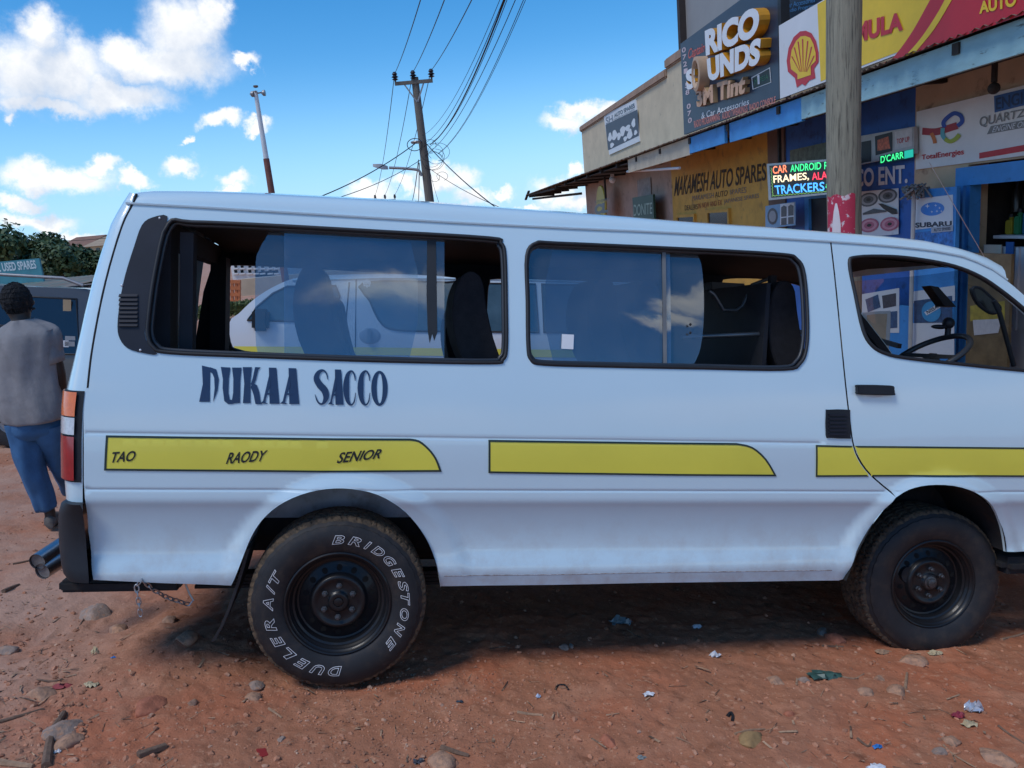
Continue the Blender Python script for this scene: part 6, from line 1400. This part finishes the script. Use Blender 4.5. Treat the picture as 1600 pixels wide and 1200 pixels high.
sb = T('shop_sign', 'teal board with white painted words on top of the tin shack', 'shop sign'); d2 = d + 1.5; p0, p1, p2 = onv(-70, 428, d2), onv(66, 428, d2), onv(66, 403, d2)
z0, z1 = min(p1.z, p2.z), max(p1.z, p2.z); sb.part('board', MB().box(p0.x, p1.y, z0 - .2, p1.x, p1.y + .05, z1), teal)
q0, q1 = onv(-28, 418, d2), onv(58, 421, d2); v, fcs, _, _ = text_tris("LOCAL USED SPARES", .03); hgt = (z1 - z0) * .55; sb.part('lettering', MB().add([(q0.x + (q1.x - q0.x) * a_, p1.y - .006, z0 + .12 + hgt * b_) for a_, b_ in v], fcs), pm('faded_white_lettering', (.55, .62, .64), .6)); sb.done()
# trees
leafA = pm('dark_leaf', (.035, .070, .022), .6, 0, .5, .9, col2=(.075, .11, .03), lo=.45, hi=.65); bark = pm('bark', (.10, .075, .055), .9, 0, .3, 8)
def tree(c, h, rx, rz, n, seed, lab, leaf=.16, lm=leafA):
    rg = np.random.default_rng(seed); t_ = T('broadleaf_tree', lab, 'tree', 'trees behind the tin shack'); base = Vector((c[0], c[1], GZ_ - .1)); top = Vector(c); tr = MB(); tr.tube([base, base.lerp(top, .5) + Vector((.1, 0, 0)), top], [.20, .14, .05], 10); cl = []
    for k in range(16):
        dr = rg.normal(size=3); dr /= np.linalg.norm(dr); q = top + Vector((dr[0] * rx * .72, dr[1] * rx * .72, dr[2] * rz * .70)); tr.tube([base.lerp(top, .55 + .3 * rg.random()), (q + top) / 2 - Vector((0, 0, .1)), q], [.06, .04, .015], 6); cl.append((q, .30 + .32 * rg.random()))
    t_.part('trunk', tr, bark, smooth=60); V = np.zeros((n * 4, 3)); 
    for i in range(n):
        q, cr = cl[rg.integers(len(cl))]; dr = rg.normal(size=3); dr /= np.linalg.norm(dr); p = np.array(q) + dr * np.array([rx, rx, rz]) * cr * (rg.random() ** .45); nn_ = dr + rg.normal(size=3) * .6 + np.array([0, 0, .4]); nn_ /= np.linalg.norm(nn_); u = np.cross(nn_, rg.normal(size=3)); u /= np.linalg.norm(u); w = np.cross(nn_, u); s_ = leaf * (.6 + .8 * rg.random())
        V[4 * i:4 * i + 4] = [p - u * s_ * .5, p + w * s_ * .28, p + u * s_ * .5, p - w * s_ * .28]
    cb = MB(); cb.v = [tuple(x) for x in V]; cb.f = [(4 * i, 4 * i + 1, 4 * i + 2, 4 * i + 3) for i in range(n)]; t_.part('crown', cb, lm, weld=False, recalc=False); t_.done()
dt = 24.0
for px, py, rpx, rzp, lab, sd_ in ((12, 398, 62, 44, "dark leafy tree over the teal board, tallest at the left edge", 1), (-60, 395, 60, 46, "dark leafy tree cut by the left edge of the picture", 5), (66, 404, 46, 40, "round dark tree between the teal board and the hill houses", 2), (106, 416, 46, 42, "dark leafy tree right beside the tail of the minibus", 3), (146, 428, 44, 40, "dark tree mostly hidden behind the minibus pillar", 4)):
    p = bP(px, py, dt + (sd_ % 3) * .8); tree(p, 0, rpx * dt / F, rzp * dt / F, 4200, sd_, lab)
def house(name, lab, x0, x1, yt, d, depth, wm, roofm=None, rise=0, wins=(), cat='house', roofover=.3, zb=GZ_ - 1):
    t_ = T(name, lab, cat); a = onv(x0, yt, d); b = onv(x1, yt, d); zt = (a.z + b.z) / 2
    t_.part('wall', MB().box(a.x, a.y, zb, b.x, a.y + depth, zt), wm)
    if roofm:
        xm0, xm1 = a.x - roofover, b.x + roofover; t_.part('roof', MB().add([(xm0, a.y - roofover, zt - .02), (xm1, a.y - roofover, zt - .02), (xm1, a.y + depth / 2, zt + rise), (xm0, a.y + depth / 2, zt + rise), (xm0, a.y + depth + roofover, zt - .02), (xm1, a.y + depth + roofover, zt - .02)], [(0, 1, 2, 3), (3, 2, 5, 4), (0, 3, 4), (1, 5, 2)]), roofm)
    for (wx0, wx1, wy0, wy1) in wins:
        p, q = onv(wx0, wy0, d), onv(wx1, wy1, d); w_ = t_.part('window', MB().box(p.x, a.y - .06, q.z, q.x, a.y + .02, p.z), dgl); t_.part('sill', MB().box(p.x - .1, a.y - .16, q.z - .12, q.x + .1, a.y - .001, q.z - .01), wm, w_)
    t_.done()
hc = pm('sunny_cream_wall', (.52, .42, .27), .85, 0, .1, 1); hr = pm('rust_roof', (.26, .13, .08), .8, 0, .2, 2); hr2 = pm('tan_roof', (.42, .30, .19), .8, 0, .2, 2); hw = pm('white_block_wall', (.66, .66, .65), .8, 0, .08, 1)
house('hill_house', 'cream house with rust red roof above the trees', 92, 132, 386, 75, 8, hc, hr, 1.0, [(98, 104, 389, 395), (110, 116, 388, 394)])
house('hill_house', 'tan roofed house with a blue banner beside the minibus pillar', 134, 190, 383, 66, 8, hc, hr2, .8, [(136, 144, 389, 396), (150, 157, 388, 394)])
house('hill_house', 'pale sunlit house glimpsed through the trees', 20, 160, 415, 45, 6, hc, hr2, .6, [(40, 46, 425, 432), (70, 76, 423, 430), (100, 106, 420, 428)])
wire(onv(75, 376, 50), onv(175, 366, 50), .02, "single cable running above the hill houses at the left", 'cable over the hill', .2, 1.6)
# ================================================================== BEYOND THE MINIBUS: second minibus, wall, flats
o2 = vZ(356, 700, 0); V2Y = 5.0
def v2(px, py):
    p = vY(px, py, V2Y); return (p[0], p[2])
x0_ = v2(358, 520)[0]
prof2 = [(p[0] - x0_, p[1] - 0) for p in catmull([v2(*p) for p in ((362,620),(357,560),(358,505),(372,490),(398,465),(430,445),(462,433),(520,428),(620,427),(760,429),(900,432),(990,438),(1000,470),(1002,560),(1000,640))], 3)]
L2 = max(p[0] for p in prof2)
zb2 = .42; prof2 += [(L2 - .6, zb2), (L2 - .75, zb2 + .35), (L2 - 1.05, zb2 + .45), (L2 - 1.35, zb2 + .35), (L2 - 1.5, zb2), (1.5, zb2), (1.35, zb2 + .35), (1.05, zb2 + .45), (.75, zb2 + .35), (.6, zb2)]
g2 = lambda pts: [(lambda q: (q[0] - x0_, q[1]))(v2(*p)) for p in pts]
vg = glass('far_bus_glass', (.22, .32, .40), .12)
gl2 = pm('grey_green_glass', (.06, .095, .11), .10, 0, .4, 2.5, spec=.7)
zg2 = float(ground_z(2.0, V2Y))
def v2x(t_, o, yy):
    F2 = lambda px, py: (lambda q: (o[0] + q[0] - x0_, o[1] + yy(q[1], 0), o[2] + q[1]))(v2(px, py))
    st2 = MB(); P = [F2(*p) for p in ((366,541),(520,542),(680,544),(830,546),(990,548),(990,560),(830,558),(680,556),(520,554),(366,553))]; st2.add([(p[0], p[1] - .006, p[2]) for p in P], [(9, 8, 1, 0), (8, 7, 2, 1), (7, 6, 3, 2), (6, 5, 4, 3)]); t_.part('yellow_stripe', st2, yellow)
    for a, b in (((556,436),(555,600)),((545,440),(536,560)),((716,440),(716,600))): p, q = F2(*a), F2(*b); t_.part('door_gap', MB().tube([(p[0], p[1] - .002, p[2]), ((p[0] + q[0]) / 2, o[1] + yy((p[2] + q[2]) / 2 - o[2], 0) - .002, (p[2] + q[2]) / 2), (q[0], q[1] - .002, q[2])], .007, 5), gapm)
    c = F2(578, 525); t_.part('handle_cup', MB().sphere((c[0], c[1], c[2]), (.11, .012, .085), 20, 8), pm('handle_cup_grey', (.30, .33, .38), .3), smooth=80); t_.part('door_handle', MB().bar((c[0] - .01, c[1] - .03, c[2] + .07), (c[0] - .01, c[1] - .03, c[2] - .07), .035), chrome)
    c = F2(527, 525); t_.part('round_badge', MB().lathe([(0, -.012), (.05, -.012), (.055, 0)], c, 'Y', 18), dkblue, smooth=40)
    for c in (F2(573, 445), F2(912, 455)): 
        m_ = MB()
        for k in range(3): ang = math.pi / 2 + (k - 1) * .8; m_.sphere((c[0] + .035 * math.cos(ang), c[1] - .012, c[2] + .035 * math.sin(ang)), (.018 if k != 1 else .014, .003, .022 if k != 1 else .034), 10, 6)
        m_.bar((c[0] - .035, c[1] - .012, c[2] - .005), (c[0] + .035, c[1] - .012, c[2] - .005), .004, .012).bar((c[0], c[1] - .012, c[2] - .045), (c[0], c[1] - .012, c[2]), .012, .004); t_.part('lily_sticker', m_, wlet)
    t_.part('wing_mirror', MB().obox(F2(408, 500), (.16, .22, .22)), black_pl, bevel=.03, smooth=40)
    c = F2(362, 530); t_.part('headlight', MB().sphere((c[0] + .05, c[1] + .12, c[2]), (.09, .12, .16), 14, 8), clear_l, smooth=80)
    gu = [F2(*p) for p in ((455,437),(600,433),(800,435),(985,441))]; t_.part('drip_rail', MB().tube([(p[0], p[1] - .004, p[2]) for p in gu], .012, 6), white, smooth=60)
prof_car('minibus', 'second white minibus with curved rear side window seen through the windows of the near one', 'minibus', (x0_, V2Y, 0), L2, 1.8, prof2,
         [(g2([(386,500),(400,480),(425,458),(447,447),(524,446),(530,462),(520,495),(512,503)]), gl2), (g2(catmull([(568,440),(700,440),(712,444),(713,512),(704,517),(640,517),(608,513),(592,500),(578,470)], 3, True)), gl2), (g2([(722,441),(840,443),(842,519),(722,518)]), gl2), (g2([(850,443),(975,446),(980,520),(850,519)]), gl2)],
         pm('white_paint_far', (.70, .71, .72), .3, 0, .02, 3, coat=.5), (1.05, L2 - 1.05), .36, v2x, .16, zbelt=1.35)
house('apartment_block', 'white concrete apartment block far behind the second minibus', 358, 440, 400, 60, 12, hw, None, 0, [(x, x + 5, y, y + 4) for x in (366, 376, 388, 398, 408, 420, 430) for y in (405, 414, 422)], 'apartment block', zb=-3)
house('apartment_block', 'pale yellow apartment block behind the white one', 436, 560, 406, 66, 12, hc, hr2, 1, [(x, x + 5, 415, 419) for x in (445, 458, 470, 484, 500, 520, 540)], 'apartment block', zb=-3)
one('billboard', MB().box(*onv(399, 433, 60)[:], *(onv(430, 422.5, 60) + Vector((0, .4, 0)))[:]), pm('pink_billboard', (.62, .16, .20), .6, 0, .2, 2), 'pink hoarding in front of the white flats', 'billboard')
one('boundary_wall', MB().box(onv(374, 440, 42).x, onv(374, 440, 42).y, -6, onv(600, 430, 42).x, onv(374, 440, 42).y + 1, onv(410, 433.5, 42).z), pm('beige_block_wall', (.44, .35, .25), .85, 0, .12, 1.5, .3, 8), 'long beige boundary wall behind the second minibus', 'wall')
og = T('steel_rack', 'orange steel rack standing at the end of the beige wall', 'rack'); d = 32.0; m_ = MB()
for px in (357, 363, 369, 374): m_.bar(onv(px, 438, d), onv(px, 478, d), .10)
for py in (440, 450, 460, 471): m_.bar(onv(355, py, d), onv(376, py, d), .14)
og.part('frame', m_, pm('orange_paint', (.55, .17, .06), .6, 0, .2, 5)); og.done()
sc_ = MB(); rg = np.random.default_rng(4); n = 2600; c0 = onv(366, 481, 28); V = []
for i in range(n):
    p = np.array([c0.x + rg.uniform(-1.2, 1.6), c0.y + rg.uniform(-.8, .8), c0.z - .25 + .45 * rg.random()]); s_ = .10; u = rg.normal(size=3); u /= np.linalg.norm(u); w = rg.normal(size=3); w /= np.linalg.norm(w); V += [p - u * s_, p + w * s_ * .5, p + u * s_, p - w * s_ * .5]
sc_.add(V, [(4 * i, 4 * i + 1, 4 * i + 2, 4 * i + 3) for i in range(n)]); one('scrub', sc_, pm('scrub_leaf', (.09, .12, .035), .7, 0, .4, 2), kind='stuff', weld=False, recalc=False)
# ================================================================== THE WALKING PERSON (upright in the street frame)
fz = vZ(82, 824, 0); fB = Vector((M3 @ fz).tolist()); PD = fB.y - CB[1]
def PP(px, py, dy=0): return Vector(bP(px, py, PD + dy))
def skin(joints, edges, sub=2, root=0):
    me = bpy.data.meshes.new('sk'); me.from_pydata([tuple(j[0]) for j in joints], edges, []); ob = bpy.data.objects.new('sk', me); C_.objects.link(ob)
    ob.modifiers.new('s', 'SKIN').use_smooth_shade = True
    for i, j in enumerate(joints):
        r = j[1]; me.skin_vertices[0].data[i].radius = r if hasattr(r, '__len__') else (r, r); me.skin_vertices[0].data[i].use_root = (i == root)
    sb_ = ob.modifiers.new('u', 'SUBSURF'); sb_.levels = sub; dg = bpy.context.evaluated_depsgraph_get(); ev = ob.evaluated_get(dg); m2 = ev.to_mesh()
    mb_ = MB().add([tuple(v.co) for v in m2.vertices], [tuple(p.vertices) for p in m2.polygons]); ev.to_mesh_clear(); bpy.data.objects.remove(ob); return mb_
skinm = pm('dark_skin', (.034, .021, .016), .5, 0, .1, 10); shirtm = pm('grey_cotton', (.24, .23, .235), .9, 0, .16, 5, .9, 7, col2=(.19, .18, .185), lo=.5, hi=.7); jeans = pm('blue_cotton', (.040, .130, .28), .85, 0, .22, 9, .8, 10); hairm = pm('black_hair', (.010, .010, .012), .95, 0, .3, 60, .8, 150); shoem = pm('grey_shoe', (.11, .095, .085), .8, 0, .2, 20)
J = {}
def jt(k, p, r): J[k] = (p, r)
jt('pelvis', PP(48, 655), (.13, .10)); jt('belly', PP(46, 615, .01), (.13, .10)); jt('chest', PP(42, 560, .02), (.15, .10)); jt('neck0', PP(36, 512, .03), (.075, .07)); jt('neck', PP(33, 500, .04), (.055, .055)); jt('head0', PP(30, 488, .05), (.065, .075)); jt('head', PP(27, 472, .055), (.078, .095)); jt('crown', PP(26, 457, .05), (.066, .08))
jt('shR', PP(72, 522, .02), .062); jt('elR', PP(93, 585, .03), .042); jt('wrR', PP(99, 640, .10), .028); jt('shL', PP(4, 520, .02), .062); jt('elL', PP(-12, 580, .03), .042); jt('wrL', PP(-6, 632, .14), .028)
jt('hipL', PP(34, 668), .088); jt('knL', PP(50, 730, -.02), .058); jt('anL', PP(78, 798, .02), .036); jt('heelL', PP(79, 815, .0), .034); jt('toeL', PP(88, 820, .19), .026)
jt('hipR', PP(76, 664), .088); jt('knR', PP(98, 728, .16), .058); jt('anR', PP(116, 778, .42), .036); jt('heelR', PP(116, 792, .40), .034); jt('toeR', PP(128, 795, .58), .026)
keys = list(J); E2 = [('pelvis','belly'),('belly','chest'),('chest','neck0'),('neck0','neck'),('neck','head0'),('head0','head'),('head','crown'),('chest','shR'),('shR','elR'),('elR','wrR'),('chest','shL'),('shL','elL'),('elL','wrL'),('pelvis','hipL'),('hipL','knL'),('knL','anL'),('anL','heelL'),('heelL','toeL'),('pelvis','hipR'),('hipR','knR'),('knR','anR'),('anR','heelR'),('heelR','toeR')]
jl = [J[k] for k in keys]; el = [(keys.index(a), keys.index(b)) for a, b in E2]
# hands: palm, four fingers and a thumb on each wrist
for s_, wk in ((1, 'wrR'), (-1, 'wrL')):
    w = J[wk][0]; dn = (w - J['elR' if s_ > 0 else 'elL'][0]).normalized(); fw_ = Vector((0, 1, 0)); fw_ = (fw_ - dn * fw_.dot(dn)).normalized(); sd2 = dn.cross(fw_)
    pi = len(jl); jl.append((w + dn * .05, (.016, .034))); el.append((keys.index(wk), pi))
    for k in range(4):
        b = w + dn * .085 + fw_ * (.027 - .018 * k); ln = (.070, .078, .072, .056)[k]; i0 = len(jl); jl += [(b, .0095), (b + dn * ln * .5 - sd2 * .008 * s_ + fw_ * .004, .0085), (b + dn * ln * .88 - sd2 * .026 * s_, .0075)]; el += [(pi, i0), (i0, i0 + 1), (i0 + 1, i0 + 2)]
    i0 = len(jl); tb = w + dn * .035 + fw_ * .036; jl += [(tb, .011), (tb + dn * .04 + fw_ * .018, .0095)]; el += [(pi, i0), (i0, i0 + 1)]
body_ = skin(jl, el)
hc_ = J['head'][0]; fdir = Vector((.25, .97, 0)).normalized(); sdir = Vector((fdir.y, -fdir.x, 0))
hd = body_
# face turned away from the camera: nose, lips, brow, eyes, ears
nb = len(hd.v)
for q, r_ in ((hc_ + fdir * .108 + Vector((0, 0, -.012)), (.017, .022, .024)), (hc_ + fdir * .098 + Vector((0, 0, -.055)), (.026, .014, .010)), (hc_ + sdir * .077 - fdir * .004, (.008, .020, .028)), (hc_ - sdir * .077 - fdir * .004, (.008, .020, .028))): hd.sphere(q, r_, 12, 8)
ps = T('person', 'person in a loose grey shirt and blue trousers walking behind the minibus tail', 'person', base=(fB.x, fB.y, fB.z))
bi = ps.part('body', hd, skinm, smooth=180)
ha = MB(); rg = np.random.default_rng(3); V = []; n, m = 64, 40; up_ = (J['crown'][0] - J['head0'][0]).normalized()
for i in range(m + 1):
    th_ = math.pi * i / m * (.70 + .05 * math.sin(5 * i)) if i < m else math.pi * .74
    for j in range(n):
        a = 2 * math.pi * j / n; dv = Vector((math.sin(th_) * math.cos(a), math.sin(th_) * math.sin(a), math.cos(th_))); cutz = dv.dot(fdir)
        r_ = 1.0 + .018 * 1.3 * rg.normal() * (1 + 1.2 * (i / m) ** 3) * (1 if i < m else 0); shr = .90 if (cutz > .55 and th_ > .9) else 1.0
        V.append(hc_ + Vector((dv.x * .089 * r_ * shr * (1 - .12 * (i / m) ** 4), dv.y * .107 * r_ * shr * (1 - .12 * (i / m) ** 4), dv.z * .118 * r_ + .008)))
ha.add(V, [(i * n + j, (i + 1) * n + j, (i + 1) * n + (j + 1) % n, i * n + (j + 1) % n) for i in range(m) for j in range(n)]); ps.part('hair', ha, hairm, weld=True)
ey = MB()
for s_ in (-1, 1): ey.sphere(hc_ + fdir * .072 + sdir * (.030 * s_) + Vector((0, 0, .018)), (.012, .010, .008), 10, 6)
ps.part('eye', ey, pm('eye_white', (.6, .6, .6), .3), smooth=180)
# shirt: rings round the torso, folded, plus the sleeves
def cloth(rings, n=40, fold=.008, seed=1, caps=False):
    mb_ = MB(); secs = []
    for k, (c, rx, ry, ph) in enumerate(rings):
        sec = []
        for j in range(n):
            a = 2 * math.pi * j / n; f = 1 + fold / rx * (math.sin(3 * a + ph) + .7 * math.sin(7 * a - 1.3 * ph + seed) + .5 * math.sin(11 * a + 2.1 * ph)); sec.append(Vector(c) + Vector((rx * f * math.cos(a), ry * f * math.sin(a), 0)))
        secs.append(sec)
    # smooth along
    out = []
    for j in range(n): out.append(catmull([s_[j] for s_ in secs], 5))
    secs = [[out[j][i] for j in range(n)] for i in range(len(out[0]))]
    return mb_.loft(secs, closed=True)
sh_ = cloth([(PP(35, 499, .03), .062, .060, 0), (PP(36, 503, .03), .10, .078, .3), (PP(38, 512, .03), .175, .105, .5), (PP(40, 525, .02), .208, .130, .8), (PP(41, 550, .02), .212, .145, 1.2), (PP(43, 580, .02), .200, .148, 1.9), (PP(47, 610, .01), .197, .150, 2.6), (PP(52, 635, .0), .200, .155, 3.3), (PP(58, 652, .0), .196, .158, 3.9), (PP(59, 657, .0), .180, .150, 4.0)], fold=.011)
ps.part('shirt', sh_, shirtm, smooth=180)
def sleeve(a, b, ra, rb_, mat, name, fold=.004, mid=None, n=28, steps=6):
    P = [a] + ([mid] if mid else []) + [b]; P = catmull(P, steps) if mid else [tuple(a.lerp(b, t)) for t in np.linspace(0, 1, steps)]
    Pv, Tn, fr = frames_of(P); secs = []
    for i, (p, (u, w)) in enumerate(zip(Pv, fr)):
        t = i / (len(Pv) - 1); r_ = np.interp(t, np.linspace(0, 1, len(ra)), ra); secs.append([p + (u * math.cos(q) + w * math.sin(q)) * (r_ + fold * (math.sin(3 * q + 4 * t) + .8 * math.sin(5 * q - 9 * t) + .6 * math.sin(2 * q + 14 * t))) for q in np.linspace(0, 2 * math.pi, n + 1)[:-1]])
    end = [Pv[-1] + (q - Pv[-1]) * .86 for q in secs[-1]]; secs.append(end); ps.part(name, MB().loft(secs, closed=True), mat, smooth=180)
sleeve(PP(62, 520, .02), PP(83, 568, .03), (.098, .092, .085, .078), 0, shirtm, 'sleeve'); sleeve(PP(14, 519, .02), PP(-6, 566, .03), (.098, .092, .085, .078), 0, shirtm, 'sleeve')
hips = cloth([(PP(50, 640, 0), .150, .115, 0), (PP(52, 660, 0), .168, .125, .4), (PP(54, 674, 0), .165, .12, .8), (PP(56, 684, 0), .12, .09, 1.2)], fold=.004)
hp_ = ps.part('trousers', hips, jeans, smooth=180)
sleeve(PP(36, 660, 0), PP(74, 794, .02), (.105, .100, .090, .082, .076, .070, .066), 0, jeans, 'trouser_leg', .006, PP(47, 725, -.02), 32, 10)
sleeve(PP(74, 658, 0), PP(114, 766, .40), (.105, .100, .090, .082, .076, .070, .066), 0, jeans, 'trouser_leg', .006, PP(96, 725, .15), 32, 10)
for kk, hh, tt in (('anL', 'heelL', 'toeL'), ('anR', 'heelR', 'toeR')):
    a, h, t = J[kk][0], J[hh][0], J[tt][0]; d_ = (t - h); d_.z = 0; d_.normalize(); s2 = Vector((d_.y, -d_.x, 0)); b0 = h - d_ * .045; secs = []
    gz = h.z - .035
    for f, wd_, ht in ((-.01, .02, .05), (.02, .036, .075), (.07, .040, .080), (.13, .043, .070), (.19, .048, .055), (.25, .042, .042), (.285, .018, .028)): secs.append([b0 + d_ * f + s2 * (wd_ * math.cos(q)) + Vector((0, 0, gz - b0.z + max(0, ht * .5 + ht * .55 * math.sin(q)))) for q in np.linspace(0, 2 * math.pi, 17)[:-1]])
    so_ = ps.part('shoe', MB().loft(secs, True, True), shoem, smooth=60)
ps.done()
